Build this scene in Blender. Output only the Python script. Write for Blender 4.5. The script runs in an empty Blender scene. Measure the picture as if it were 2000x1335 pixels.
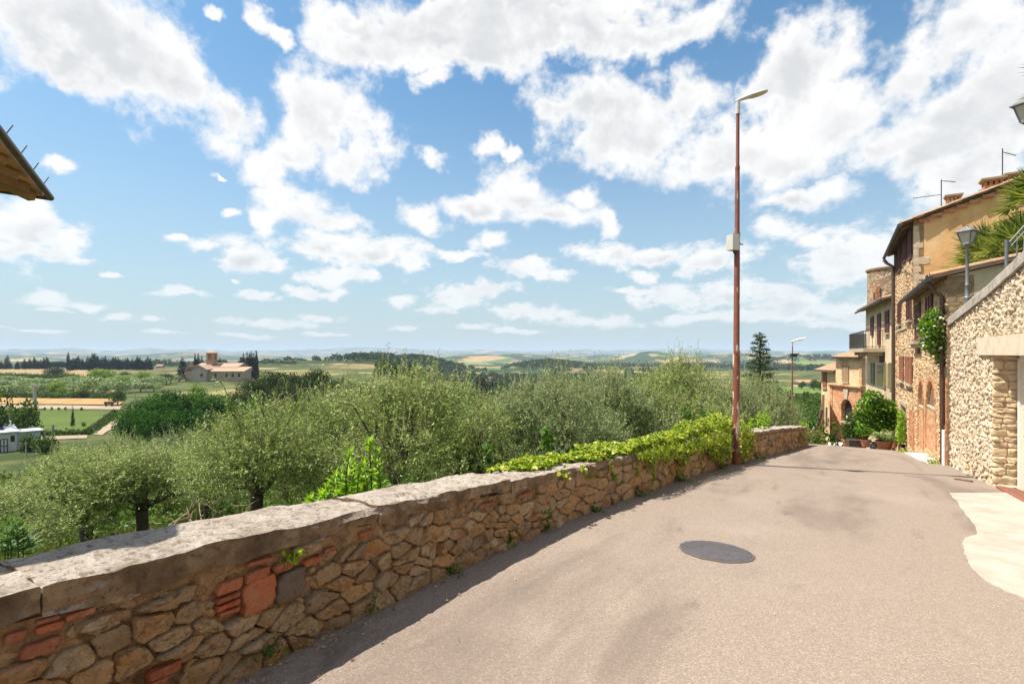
import bpy, math, random
import numpy as np
from mathutils import Vector, Matrix, Quaternion
from mathutils.geometry import tessellate_polygon

# ------------------------------------------------------------------ scene, camera, world, sun, exposure
SC = bpy.context.scene
COL = SC.collection
EYE = 1.45                      # eye height above the road
R = math.radians
camd = bpy.data.cameras.new('camera')
cam = bpy.data.objects.new('camera', camd)
COL.objects.link(cam)
cam.location = (0, 0, EYE)
cam.rotation_euler = (R(90), 0, 0)
camd.sensor_width = 36
camd.lens = 18
camd.shift_y = 0.01125
camd.clip_start = 0.05
camd.clip_end = 40000
SC.camera = cam

SC.view_settings.view_transform = 'Standard'
SC.view_settings.look = 'None'
SC.view_settings.gamma = 1
SC.view_settings.use_curve_mapping = False
SC.view_settings.exposure = 1.03
SC.cycles.use_denoising = True
SC.cycles.max_bounces = 7
SC.cycles.diffuse_bounces = 3
SC.cycles.glossy_bounces = 2
SC.cycles.transmission_bounces = 4
SC.cycles.transparent_max_bounces = 8
SC.cycles.volume_bounces = 0
SC.cycles.sample_clamp_indirect = 6

SUN_EL = R(63)
SUN_H = Vector((-0.995, 0.08, 0)).normalized()
SUN_DIR = Vector((SUN_H.x * math.cos(SUN_EL), SUN_H.y * math.cos(SUN_EL), math.sin(SUN_EL)))
sund = bpy.data.lights.new('sun', 'SUN')
sund.energy = 4.6
sund.angle = R(0.53)
sund.color = (1.0, 0.93, 0.82)
sun = bpy.data.objects.new('sun', sund)
COL.objects.link(sun)
sun.rotation_euler = SUN_DIR.to_track_quat('Z', 'Y').to_euler()
sun.location = (-20, 8, 40)

# --- node helper
class NT:
    def __init__(s, tree):
        s.t = tree; s.n = tree.nodes; s.l = tree.links
    def new(s, ty, **kw):
        n = s.n.new(ty)
        for k, v in kw.items():
            setattr(n, k, v)
        return n
    def put(s, sock, v):
        if isinstance(v, bpy.types.NodeSocket):
            s.l.new(v, sock)
        elif v is not None:
            try:
                sock.default_value = v
            except Exception:
                sock.default_value = (*v, 1.0)
    def math(s, op, a, b=None, c=None, clamp=False):
        n = s.new('ShaderNodeMath', operation=op); n.use_clamp = clamp
        s.put(n.inputs[0], a)
        if b is not None: s.put(n.inputs[1], b)
        if c is not None: s.put(n.inputs[2], c)
        return n.outputs[0]
    def vm(s, op, a, b=None, c=None):
        n = s.new('ShaderNodeVectorMath', operation=op)
        s.put(n.inputs[0], a)
        if b is not None: s.put(n.inputs[1], b)
        if c is not None: s.put(n.inputs[2], c)
        return n.outputs['Value'] if op in ('LENGTH', 'DOT_PRODUCT') else n.outputs[0]
    def scale(s, a, k):
        n = s.new('ShaderNodeVectorMath', operation='SCALE')
        s.put(n.inputs[0], a); s.put(n.inputs['Scale'], k)
        return n.outputs[0]
    def noise(s, vec, scale, detail=4, rough=0.55, dist=0.0, col=False, dim='3D'):
        n = s.new('ShaderNodeTexNoise'); n.noise_dimensions = dim
        s.put(n.inputs['Vector'], vec)
        n.inputs['Scale'].default_value = scale; n.inputs['Detail'].default_value = detail
        n.inputs['Roughness'].default_value = rough; n.inputs['Distortion'].default_value = dist
        return n.outputs['Color'] if col else n.outputs['Fac']
    def vor(s, vec, scale, feature='F1', out='Distance', rand=1.0):
        n = s.new('ShaderNodeTexVoronoi', feature=feature)
        s.put(n.inputs['Vector'], vec)
        n.inputs['Scale'].default_value = scale
        n.inputs['Randomness'].default_value = rand
        return n.outputs[out]
    def ramp(s, fac, stops, interp='LINEAR'):
        n = s.new('ShaderNodeValToRGB'); n.color_ramp.interpolation = interp
        el = n.color_ramp.elements
        while len(el) < len(stops): el.new(0.5)
        for e, (p, c) in zip(el, stops):
            e.position = p
            e.color = (*c, 1) if len(c) == 3 else c
        s.put(n.inputs[0], fac)
        return n.outputs[0]
    def mr(s, v, a, b, c=0.0, d=1.0, smooth=True):
        n = s.new('ShaderNodeMapRange')
        n.interpolation_type = 'SMOOTHSTEP' if smooth else 'LINEAR'
        s.put(n.inputs[0], v)
        for i, x in enumerate((a, b, c, d)): n.inputs[i + 1].default_value = x
        return n.outputs[0]
    def mix(s, f, a, b, blend='MIX'):
        n = s.new('ShaderNodeMix', data_type='RGBA', blend_type=blend)
        s.put(n.inputs[0], f); s.put(n.inputs[6], a); s.put(n.inputs[7], b)
        return n.outputs[2]

# --- sky: Nishita with cumulus clouds given by their direction (azimuth, elevation)
world = bpy.data.worlds.new('World'); SC.world = world; world.use_nodes = True
W = NT(world.node_tree)
for n in list(W.n): W.n.remove(n)
CLOUDS = [  # centre x,y and half sizes, in thousandths of the tangent plane (2000x1335 frame, horizon at 690)
 (40,60,200,125),(190,90,190,105),(300,130,140,90),(395,180,95,75),(120,150,120,50),(60,-60,300,130),
 (1000,0,420,60),(760,60,120,60),(950,90,160,60),(640,215,112,84),(715,245,75,85),(560,275,95,50),(500,300,60,38),(690,300,80,42),(590,230,60,50),
 (500,30,45,36),(550,62,36,26),(400,10,36,24),
 (720,10,110,42),(830,40,120,55),(950,40,170,78),(840,110,60,36),(1010,95,70,30),(1120,60,150,66),(1290,40,170,60),(830,150,42,34),
 (1160,200,110,72),(1260,240,140,75),(1330,180,90,60),(1180,280,90,52),(1110,225,60,60),(1420,290,140,66),(1540,310,120,66),
 (1560,140,120,110),(1490,170,60,50),(1580,385,105,26),(1640,240,95,110),
 (1850,90,170,120),(1880,210,190,120),(1820,300,130,70),(1990,150,180,220),(1900,360,110,56),(1760,160,70,100),(1720,300,80,50),
 (1030,375,88,46),(930,395,75,30),(1080,410,90,34),(1140,375,40,26),
 (815,415,52,32),(840,440,36,22),(530,360,50,26),(580,400,85,42),(650,425,62,26),(520,420,28,36),
 (640,475,75,34),(720,490,110,42),(800,500,62,30),(640,540,62,20),(700,545,40,16),
 (490,500,75,42),(400,490,48,16),(340,475,30,12),(540,520,40,18),
 (30,460,95,66),(110,490,60,34),(10,500,170,26),(110,320,42,18),(440,408,28,12),(405,324,14,7),
 (952,290,34,26),(1000,300,30,14),(838,292,34,22),(955,475,34,24),(900,505,50,16),(1185,428,24,24),
 (1190,485,75,26),(1280,490,110,28),(1390,505,80,32),(1260,530,38,14),(1530,450,62,30),(1590,470,60,22),
 (1660,480,95,44),(1640,515,110,34),(1750,500,80,60),(1850,480,80,60),
 (1040,535,78,24),(1300,570,64,26),(1420,580,130,28),(1560,590,110,26),(1680,590,100,28),(1040,615,80,15),(1160,625,100,13),
 (930,575,80,18),(900,595,60,14),(850,608,36,8),(1480,620,160,14),(1330,625,60,12),(1650,625,120,12),
 (105,595,75,13),(165,602,42,8),(110,612,44,5),(355,580,58,11),(505,580,36,9),(590,570,40,12),(640,575,30,7),
 (530,632,95,9),(622,616,38,10),(770,588,36,11),(925,640,40,8),(240,625,36,7),(300,627,34,8),(470,552,10,4),(215,549,22,6),
 (640,650,60,5),(60,650,80,4),(330,652,40,5),(780,640,30,5),(480,655,70,4),(1010,648,60,5),(1240,560,50,8),
]
def _azel(px, py):
    u = (px - 1000) / 1000.0; v = (690 - py) / 1000.0
    return math.atan(u), math.atan2(v, math.sqrt(1 + u * u))
tc = W.new('ShaderNodeTexCoord')
DIR = W.vm('NORMALIZE', tc.outputs['Generated'])
sep = W.new('ShaderNodeSeparateXYZ'); W.l.new(DIR, sep.inputs[0])
dx, dy, dz = sep.outputs
az = W.math('ARCTAN2', dx, dy)
el = W.math('ARCSINE', dz)
zz = W.math('ADD', W.math('MULTIPLY', W.math('MAXIMUM', dz, 0.0), 0.75), 0.24)
comb = W.new('ShaderNodeCombineXYZ')
W.l.new(W.math('DIVIDE', dx, zz), comb.inputs[0]); W.l.new(W.math('DIVIDE', dy, zz), comb.inputs[1])
W.l.new(W.math('MULTIPLY', dz, 6.0), comb.inputs[2])
PL = comb.outputs[0]
aec = W.new('ShaderNodeCombineXYZ'); W.l.new(az, aec.inputs[0]); W.l.new(el, aec.inputs[1])
DL = W.vm('MULTIPLY', DIR, (1.0, 1.0, 1.7))
hi = W.mr(el, 0.10, 0.36, 0, 1)
def N2(s_hi, s_lo, det, rough):
    a = W.noise(DIR, s_hi, det, rough); b = W.noise(DL, s_lo, det, rough)
    return W.math('SUBTRACT', W.math('ADD', W.math('MULTIPLY', a, hi), W.math('MULTIPLY', b, W.math('SUBTRACT', 1.0, hi))), 0.5)
warp = W.vm('ADD', W.vm('SUBTRACT', W.noise(DIR, 4.5, 3, 0.55, col=True), (0.5, 0.5, 0.5)), W.scale(W.vm('SUBTRACT', W.noise(DIR, 17.0, 4, 0.6, col=True), (0.5, 0.5, 0.5)), 0.45))
wamt = W.mr(el, 0.0, 0.5, 0.03, 0.20, smooth=False)
AE = W.vm('MULTIPLY', W.vm('ADD', aec.outputs[0], W.scale(warp, wamt)), (1, 1, 0))
acc = None; acc2 = None
for (cx, cy, hw, hh) in CLOUDS:
    a0, e0 = _azel(cx, cy)
    a1, _ = _azel(cx - hw, cy); a2, _ = _azel(cx + hw, cy)
    _, e1 = _azel(cx, cy + hh); _, e2 = _azel(cx, cy - hh)
    sa = max(1e-3, (a2 - a1) / 2); se = max(1e-3, (e2 - e1) / 2)
    q = W.vm('MULTIPLY_ADD', AE, (1 / sa, 1 / se, 0), (-a0 / sa, -e0 / se, 0))
    r_ = W.vm('LENGTH', q)
    acc = r_ if acc is None else W.math('SMOOTH_MIN', acc, r_, 0.16)
    if hw > 70 and hh > 24:
        sa2, se2 = sa * 0.9, se * 0.75
        e0b = e0 - se * 0.35
        q2 = W.vm('MULTIPLY_ADD', AE, (1 / sa2, 1 / se2, 0), (-a0 / sa2, -e0b / se2, 0))
        r2 = W.vm('LENGTH', q2)
        acc2 = r2 if acc2 is None else W.math('SMOOTH_MIN', acc2, r2, 0.4)
m_in = W.math('SUBTRACT', 1.0, acc)
# the same cumulus goes on outside the part of the sky that the list describes
win = W.math('MULTIPLY', W.mr(W.math('ABSOLUTE', az), 0.85, 1.05, 1, 0), W.mr(el, 0.62, 0.8, 1, 0))
gen = W.math('MULTIPLY_ADD', W.noise(PL, 1.1, 3, 0.5), 5.0, -2.55)
m_out = W.math('SUBTRACT', gen, W.math('MULTIPLY', win, 6.0))
mm = W.math('MAXIMUM', m_in, m_out)
n1 = N2(7.5, 24.0, 8, 0.60)
n1b = N2(30.0, 80.0, 7, 0.66)
UPD = W.vm('ADD', DIR, (-0.012, 0.0, 0.022))
emb = W.math('SUBTRACT', W.noise(UPD, 11.0, 6, 0.58), W.noise(DIR, 11.0, 6, 0.58))
dens = W.math('ADD', mm, W.math('MULTIPLY_ADD', n1, 2.7, W.math('MULTIPLY_ADD', n1b, 0.75, 0.04)))
alpha = W.mr(dens, -0.22, 0.55, 0, 1)
n2 = N2(5.0, 14.0, 6, 0.55)
grey_in = W.math('SUBTRACT', 1.0, acc2)
grey = W.mr(W.math('MULTIPLY_ADD', n2, 2.6, W.math('MAXIMUM', grey_in, W.math('MULTIPLY', m_out, 0.6))), -0.15, 0.95, 0, 1)
edge = W.mr(dens, 0.2, 1.0, 0, 1)
grey = W.math('MULTIPLY', grey, edge)
CW = (5.15, 5.1, 5.05, 1); CG = (3.75, 3.8, 3.88, 1)
grey = W.math('ADD', W.math('MULTIPLY', grey, 0.85), W.math('MULTIPLY', W.math('MULTIPLY', emb, 2.2), W.mr(dens, 0.05, 0.5, 0, 1)), clamp=True)
ccol = W.mix(grey, CW, CG)
sky = W.new('ShaderNodeTexSky', sky_type='NISHITA')
sky.sun_disc = False
sky.sun_elevation = SUN_EL
sky.sun_rotation = math.atan2(SUN_H.x, SUN_H.y) % (2 * math.pi)
sky.altitude = 200; sky.air_density = 1.15; sky.dust_density = 0.9; sky.ozone_density = 1.6
skc = W.mix(1.0, sky.outputs[0], (0.53, 0.74, 0.79, 1), 'MULTIPLY')
hz = W.mr(el, 0.0, 0.52, 0.93, 0.0, smooth=False)
hz = W.math('POWER', hz, 1.5)
skc = W.mix(hz, skc, (2.85, 3.25, 3.5, 1))
lowfade = W.mr(el, 0.0, 0.22, 0.62, 0.98)
fin = W.mix(W.math('MULTIPLY', alpha, lowfade), skc, ccol)
bg = W.new('ShaderNodeBackground'); W.l.new(fin, bg.inputs[0]); bg.inputs[1].default_value = 0.10
wo = W.new('ShaderNodeOutputWorld'); W.l.new(bg.outputs[0], wo.inputs[0])
world.cycles.sampling_method = 'MANUAL'
world.cycles.sample_map_resolution = 512

# ------------------------------------------------------------------ object helpers
MW = {}
def mat4(loc=(0, 0, 0), rz=0.0, sc=(1, 1, 1), rx=0.0, ry=0.0):
    return Matrix.LocRotScale(Vector(loc), Matrix.Rotation(rz, 3, 'Z').to_quaternion() @ Quaternion((1, 0, 0), rx) @ Quaternion((0, 1, 0), ry), Vector(sc))
def props(o, label=None, cat=None, group=None, kind=None):
    if label: o['label'] = label
    if cat: o['category'] = cat
    if group: o['group'] = group
    if kind: o['kind'] = kind
    return o
def put(name, data, parent=None, M=None, **kw):
    """link one object; M is its world matrix"""
    o = bpy.data.objects.new(name, data); COL.objects.link(o)
    M = Matrix.Identity(4) if M is None else M
    MW[o.name] = M
    if parent is not None:
        o.parent = parent
        o.matrix_basis = MW[parent.name].inverted() @ M
    else:
        o.matrix_basis = M
    return props(o, **kw)
def empty(name, loc, rz=0.0, sc=(1, 1, 1), **kw):
    o = put(name, None, M=mat4(loc, rz, sc), **kw)
    o.empty_display_size = 0.2
    return o
def npmesh(name, V, F, mat=None, smooth=False, mats=None, mi=None):
    """V (n,3) array, F (m,k) array of equal-sized faces or list of faces"""
    me = bpy.data.meshes.new(name)
    V = np.asarray(V, dtype=np.float32)
    if isinstance(F, np.ndarray):
        k = F.shape[1]; m = F.shape[0]
        me.vertices.add(len(V)); me.vertices.foreach_set('co', V.ravel())
        me.loops.add(m * k); me.loops.foreach_set('vertex_index', F.astype(np.int32).ravel())
        me.polygons.add(m)
        me.polygons.foreach_set('loop_start', np.arange(0, m * k, k, dtype=np.int32))
        me.polygons.foreach_set('loop_total', np.full(m, k, dtype=np.int32))
        me.update(calc_edges=True)
    else:
        me.from_pydata(V.tolist(), [], F); me.update()
    if mat: me.materials.append(mat)
    if smooth:
        me.polygons.foreach_set('use_smooth', np.ones(len(me.polygons), dtype=bool))
    me.validate()
    return me
class MB:
    """collects simple shapes into one mesh"""
    def __init__(s): s.v = []; s.f = []
    def add(s, vs, fs):
        o = len(s.v); s.v += [tuple(p) for p in vs]; s.f += [tuple(i + o for i in f) for f in fs]; return s
    def obox(s, c, ax, ay, az):
        c, ax, ay, az = Vector(c), Vector(ax), Vector(ay), Vector(az)
        vs = [c + ax * i + ay * j + az * k for k in (-1, 1) for j in (-1, 1) for i in (-1, 1)]
        return s.add(vs, [(0, 2, 3, 1), (4, 5, 7, 6), (0, 1, 5, 4), (2, 6, 7, 3), (0, 4, 6, 2), (1, 3, 7, 5)])
    def box(s, x0, x1, y0, y1, z0, z1):
        return s.obox(((x0 + x1) / 2, (y0 + y1) / 2, (z0 + z1) / 2), ((x1 - x0) / 2, 0, 0), (0, (y1 - y0) / 2, 0), (0, 0, (z1 - z0) / 2))
    def bar(s, a, b, w, h=None, up=(0, 0, 1)):
        a, b = Vector(a), Vector(b); d = (b - a); h = w if h is None else h
        x = d.normalized(); u = Vector(up)
        if abs(x.dot(u)) > 0.98: u = Vector((1, 0, 0))
        y = u.cross(x).normalized(); z = x.cross(y)
        return s.obox((a + b) / 2, d / 2, y * w / 2, z * h / 2)
    def tube(s, pts, radii, n=8, cap=True):
        pts = [Vector(p) for p in pts]
        if not hasattr(radii, '__len__'): radii = [radii] * len(pts)
        o = len(s.v); prev = None
        for i, p in enumerate(pts):
            d = (pts[min(i + 1, len(pts) - 1)] - pts[max(i - 1, 0)]).normalized()
            if prev is None:
                a = Vector((0, 0, 1)) if abs(d.z) < 0.9 else Vector((1, 0, 0))
                x = d.cross(a).normalized()
            else:
                x = (prev - d * prev.dot(d)).normalized()
            prev = x; y = d.cross(x)
            for k in range(n):
                t = 2 * math.pi * k / n
                s.v.append(tuple(p + (x * math.cos(t) + y * math.sin(t)) * radii[i]))
        for i in range(len(pts) - 1):
            for k in range(n):
                k2 = (k + 1) % n
                s.f.append((o + i * n + k, o + i * n + k2, o + (i + 1) * n + k2, o + (i + 1) * n + k))
        if cap:
            s.f.append(tuple(o + k for k in reversed(range(n))))
            s.f.append(tuple(o + (len(pts) - 1) * n + k for k in range(n)))
        return s
    def lathe(s, prof, c=(0, 0, 0), n=16, capb=True, capt=True):
        o = len(s.v)
        for r, z in prof:
            for k in range(n):
                t = 2 * math.pi * k / n
                s.v.append((c[0] + r * math.cos(t), c[1] + r * math.sin(t), c[2] + z))
        for i in range(len(prof) - 1):
            for k in range(n):
                k2 = (k + 1) % n
                s.f.append((o + i * n + k, o + i * n + k2, o + (i + 1) * n + k2, o + (i + 1) * n + k))
        if capb: s.f.append(tuple(o + k for k in reversed(range(n))))
        if capt: s.f.append(tuple(o + (len(prof) - 1) * n + k for k in range(n)))
        return s
    def prism(s, poly, ext):
        """poly: list of 3-D points in one plane; extruded by ext"""
        poly = [Vector(p) for p in poly]; e = Vector(ext); n = len(poly)
        tri = tessellate_polygon([poly])
        vs = poly + [p + e for p in poly]
        fs = [tuple(t) for t in tri] + [tuple(i + n for i in reversed(t)) for t in tri]
        fs += [(i, (i + 1) % n, (i + 1) % n + n, i + n) for i in range(n)]
        return s.add(vs, fs)
    def mesh(s, name, mat=None, smooth=False, autos=None):
        me = bpy.data.meshes.new(name); me.from_pydata(s.v, [], s.f); me.update()
        if mat: me.materials.append(mat)
        import bmesh
        bm = bmesh.new(); bm.from_mesh(me); bmesh.ops.recalc_face_normals(bm, faces=bm.faces[:]); bm.to_mesh(me); bm.free()
        if smooth:
            me.polygons.foreach_set('use_smooth', np.ones(len(me.polygons), dtype=bool))
            me.set_sharp_from_angle(angle=R(autos or 40))
        return me
    def put(s, name, mat, parent=None, smooth=False, autos=None, M=None, **kw):
        return put(name, s.mesh(name, mat, smooth, autos), parent, M, **kw)

# ------------------------------------------------------------------ materials
def base_mat(name):
    m = bpy.data.materials.new(name); m.use_nodes = True
    T = NT(m.node_tree)
    for n in list(T.n): T.n.remove(n)
    out = T.new('ShaderNodeOutputMaterial'); p = T.new('ShaderNodeBsdfPrincipled')
    T.l.new(p.outputs[0], out.inputs[0])
    geo = T.new('ShaderNodeNewGeometry')
    oi = T.new('ShaderNodeObjectInfo')
    return m, T, p, out, geo, oi
def rnd(T, geo, oi):
    return T.math('FRACT', T.math('ADD', geo.outputs['Random Per Island'], oi.outputs['Random']))
def plain(name, col, rough=0.6, metal=0.0, var=0.0, scale=8.0, bump=0.0, bscale=60.0, col2=None, local=False, spec=0.5):
    """colour broken by noise (position based), optional second colour and bump"""
    m, T, p, out, geo, oi = base_mat(name)
    pos = geo.outputs['Position']
    if local:
        t = T.new('ShaderNodeTexCoord'); pos = t.outputs['Object']
    c2 = col2 or tuple(x * 0.6 for x in col)
    n = T.noise(pos, scale, 6, 0.62)
    c = T.ramp(n, [(0.32, c2), (0.62, col)])
    if var:
        r = rnd(T, geo, oi)
        hsv = T.new('ShaderNodeHueSaturation'); T.l.new(c, hsv.inputs['Color'])
        T.l.new(T.mr(r, 0, 1, 1 - var, 1 + var, smooth=False), hsv.inputs['Value'])
        r2 = T.math('FRACT', T.math('MULTIPLY', r, 7.31))
        T.l.new(T.mr(r2, 0, 1, 1 - var * 0.4, 1 + var * 0.4, smooth=False), hsv.inputs['Saturation'])
        c = hsv.outputs[0]
    T.l.new(c, p.inputs['Base Color'])
    p.inputs['Roughness'].default_value = rough; p.inputs['Metallic'].default_value = metal
    p.inputs['Specular IOR Level'].default_value = spec
    if bump:
        b = T.new('ShaderNodeBump'); b.inputs['Strength'].default_value = 1.0; b.inputs['Distance'].default_value = bump
        T.l.new(T.noise(pos, bscale, 5, 0.65), b.inputs['Height'])
        T.l.new(b.outputs[0], p.inputs['Normal'])
    return m
def stone_mat(name, cols, spot=(0.42, 0.38, 0.30), dark=(0.07, 0.06, 0.05), bump=0.012, scale=9.0, stain=0.5):
    m, T, p, out, geo, oi = base_mat(name)
    pos = geo.outputs['Position']
    r = rnd(T, geo, oi)
    k = len(cols)
    tone = T.ramp(r, [((i + 0.0) / k, c) for i, c in enumerate(cols)], 'LINEAR')
    n = T.noise(pos, scale, 8, 0.65)
    n2 = T.noise(pos, scale * 4.3, 6, 0.7)
    c = T.mix(T.mr(n, 0.35, 0.7, 0, 0.55), tone, spot)
    c = T.mix(T.mr(n2, 0.50, 0.72, 0, stain), c, dark)
    c = T.mix(0.35, c, T.ramp(T.noise(pos, scale * 14, 3, 0.6), [(0.3, (0.3, 0.3, 0.3)), (0.7, (1, 1, 1))]), 'MULTIPLY')
    T.l.new(c, p.inputs['Base Color'])
    p.inputs['Roughness'].default_value = 0.9
    p.inputs['Specular IOR Level'].default_value = 0.25
    b = T.new('ShaderNodeBump'); b.inputs['Distance'].default_value = bump
    h = T.math('ADD', T.noise(pos, scale * 2.2, 8, 0.7), T.math('MULTIPLY', T.noise(pos, scale * 12, 4, 0.7), 0.35))
    T.l.new(h, b.inputs['Height']); T.l.new(b.outputs[0], p.inputs['Normal'])
    return m
def leaf_mat(name, cols, under=None, trans=0.35, rough=0.5, glow=None, spec=0.3):
    """cols: ramp over the leaf's random value; under: colour of the underside"""
    m, T, p, out, geo, oi = base_mat(name)
    r = rnd(T, geo, oi)
    k = max(1, len(cols) - 1)
    c = T.ramp(r, [(i / k, x) for i, x in enumerate(cols)])
    if under:
        c = T.mix(geo.outputs['Backfacing'], c, (*under, 1))
    T.l.new(c, p.inputs['Base Color'])
    p.inputs['Roughness'].default_value = rough
    p.inputs['Specular IOR Level'].default_value = spec
    tr = T.new('ShaderNodeBsdfTranslucent')
    cc = T.mix(1.0, c, glow or (1.15, 1.25, 0.6, 1), 'MULTIPLY')
    T.l.new(cc, tr.inputs[0])
    mx = T.new('ShaderNodeMixShader'); mx.inputs[0].default_value = trans
    T.l.new(p.outputs[0], mx.inputs[1]); T.l.new(tr.outputs[0], mx.inputs[2])
    T.l.new(mx.outputs[0], out.inputs[0])
    return m
# ------------------------------------------------------------------ the lie of the land
TH = R(33); SN, CS = math.sin(TH), math.cos(TH)
def sc_(X, Y): return X * SN + Y * CS, X * CS - Y * SN
def xy(s, c): return s * SN + c * CS, s * CS - c * SN
def zr(s):
    """road height along its course"""
    s = np.asarray(s, dtype=float)
    t = np.clip(s - 18.0, 0, None)
    extra = 0.085 * np.where(t < 5, t * t / 10, t - 2.5)
    return -0.08 * s - extra
_s = np.linspace(-14, 60, 741)
_c = np.interp(_s, [-14, -4, -0.2, 1.3, 3.0, 5.0, 8.9, 12.1, 15.5, 19.5, 24, 60], [-2.0, -2.25, -2.38, -2.44, -2.56, -2.60, -2.39, -2.05, -1.52, -1.0, -1.6, -3])
_k = np.exp(-np.linspace(-2, 2, 21) ** 2); _k /= _k.sum()
_c = np.convolve(np.pad(_c, 10, mode='edge'), _k, mode='valid')
def cw(s): return np.interp(s, _s, _c)
def wall_h(s): return np.interp(s, [-3, 1.3, 2.4, 3.2, 5, 9, 12, 13, 16, 19.6], [0.60, 0.665, 0.63, 0.60, 0.575, 0.57, 0.58, 0.64, 0.64, 0.60])
WALL_T = 0.42
# value noise
def _hash(ix, iy, seed):
    h = (ix.astype(np.int64) * 374761393 + iy.astype(np.int64) * 668265263 + seed * 1274126177) & 0x7fffffff
    h = ((h ^ (h >> 13)) * 1274126177) & 0x7fffffff
    return ((h ^ (h >> 16)) & 0xffff) / 65535.0
def vn(x, y, seed=0):
    x = np.asarray(x, float); y = np.asarray(y, float)
    ix = np.floor(x); iy = np.floor(y); fx = x - ix; fy = y - iy
    fx = fx * fx * (3 - 2 * fx); fy = fy * fy * (3 - 2 * fy)
    a = _hash(ix, iy, seed); b = _hash(ix + 1, iy, seed); c = _hash(ix, iy + 1, seed); d = _hash(ix + 1, iy + 1, seed)
    return a + (b - a) * fx + (c - a) * fy + (a - b - c + d) * fx * fy
def fbm(x, y, seed=0, o=4):
    t = 0; a = 0.5; n = 0
    for i in range(o):
        t = t + a * vn(x, y, seed + i); n += a; a *= 0.5; x = x * 2.03 + 17.1; y = y * 2.03 + 5.3
    return t / n
BUMPS = []
def base_plain(X, Y):
    Rr = np.sqrt(X * X + Y * Y); az_ = np.arctan2(X, Y)
    d0 = np.interp(az_, [-0.30, -0.15, 0.16, 0.36], [560, 115, 115, 330]); dw = np.interp(az_, [-0.30, -0.15, 0.16, 0.36], [900, 240, 240, 800])
    tt = np.clip((Rr - d0) / dw, 0, 1); tt = tt * tt * (3 - 2 * tt)
    return -12.5 - 19.0 * tt - 14 * np.clip((Rr - 1100) / 900, 0, 1)
def bump(px, Y, ytop, wpx, dY, zb):
    X = (px - 1000) / 1000 * Y
    BUMPS.append((X, Y, EYE - (ytop - 690) / 1000 * Y - float(base_plain(X, Y)), wpx / 1000 * Y, dY))
bump(805, 780, 704, 90, 130, -36)       # wooded hill
bump(1075, 1050, 710, 70, 120, -42)      # second wooded hill
bump(940, 2300, 694, 110, 260, -45)
bump(1275, 2300, 686, 62, 260, -45)      # ploughed hill
bump(1440, 2700, 685, 100, 300, -45)
bump(1150, 3600, 692, 160, 400, -45)
bump(1580, 1500, 697, 110, 200, -42)
bump(1680, 2300, 688, 140, 250, -45)
bump(565, 640, 703, 75, 90, -25)         # yellow field
bump(690, 900, 702, 60, 90, -38)
bump(20, 3800, 690, 160, 400, -45)
bump(300, 3300, 695, 260, 300, -45)
def G(X, Y):
    X = np.asarray(X, float); Y = np.asarray(Y, float)
    s, c = sc_(X, Y)
    Rr = np.sqrt(X * X + Y * Y); az_ = np.arctan2(X, Y)
    p = cw(np.clip(s, -14, 60)) - WALL_T - c
    sr = np.clip(s, -40, 62)
    z1 = zr(sr) - 0.55 - np.where(p < 30, 0.19 * p, 5.7 + 0.095 * (p - 30))
    z1 = np.where(p > 0, z1, zr(sr) - 0.38)
    z1 = z1 + np.where(p > 0.6, (fbm(X * 0.35, Y * 0.35, 3) - 0.5) * 0.5 * np.clip((p - 0.6) / 3, 0, 1), 0)
    # plain, valley, rolling hills
    zp = base_plain(X, Y)
    zp = zp + (fbm(X / 40, Y / 40, 9) - 0.5) * np.clip((Rr - 160) / 200, 0, 1) * 2.0
    for bx, by, ba, bw, bd in BUMPS:
        g = np.exp(-(((X - bx) / bw) ** 2 + ((Y - by) / bd) ** 2))
        zp = zp + ba * g
    a1 = np.clip((Rr - 1500) / 1500, 0, 1)
    zp = zp + a1 * (fbm(X / 620, Y / 620, 21, 5) - 0.40) * 105
    a2 = np.clip((Rr - 5000) / 2500, 0, 1)
    zp = zp + a2 * (14 + (fbm(X / 2600, Y / 2600, 33, 5) - 0.42) * 210)
    a3 = np.exp(-((Rr - 10500) / 900.0) ** 2)
    zp = zp + a3 * (np.interp(az_, [-1.2, -0.85, -0.72, -0.6, -0.45, -0.3, 0.0, 0.6, 1.2], [40, 50, 85, 110, 60, 75, 45, 30, 20]) - 10)
    far = np.clip((Rr - 110) / 120, 0, 1)
    k = 1.2
    sm = np.maximum(z1, zp) + k * np.log1p(np.exp(-np.abs(z1 - zp) / k)) * 0.6
    right = np.clip((p < 0) * 1.0, 0, 1)
    return sm * (1 - far) + np.where(far > 0, zp, 0) * far
def gpos(px, py):
    """where the view through (px, py) of the photo meets the ground"""
    u = (px - 1000) / 1000; v = (py - 690) / 1000
    Ys = np.exp(np.linspace(math.log(3), math.log(9000), 3000))
    hit = np.nonzero(EYE - v * Ys < G(u * Ys, Ys))[0]
    i = hit[0] if len(hit) else -1
    Y = Ys[i]
    return np.array([u * Y, Y, float(G(u * Y, Y))])
def at(px, Y):
    X = (px - 1000) / 1000 * Y
    return np.array([X, Y, float(G(X, Y))])
def P3(px, py, Y): return Vector(((px - 1000) / 1000 * Y, Y, EYE - (py - 690) / 1000 * Y))
def z_at(py, Y): return EYE - (py - 690) / 1000 * Y

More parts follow.
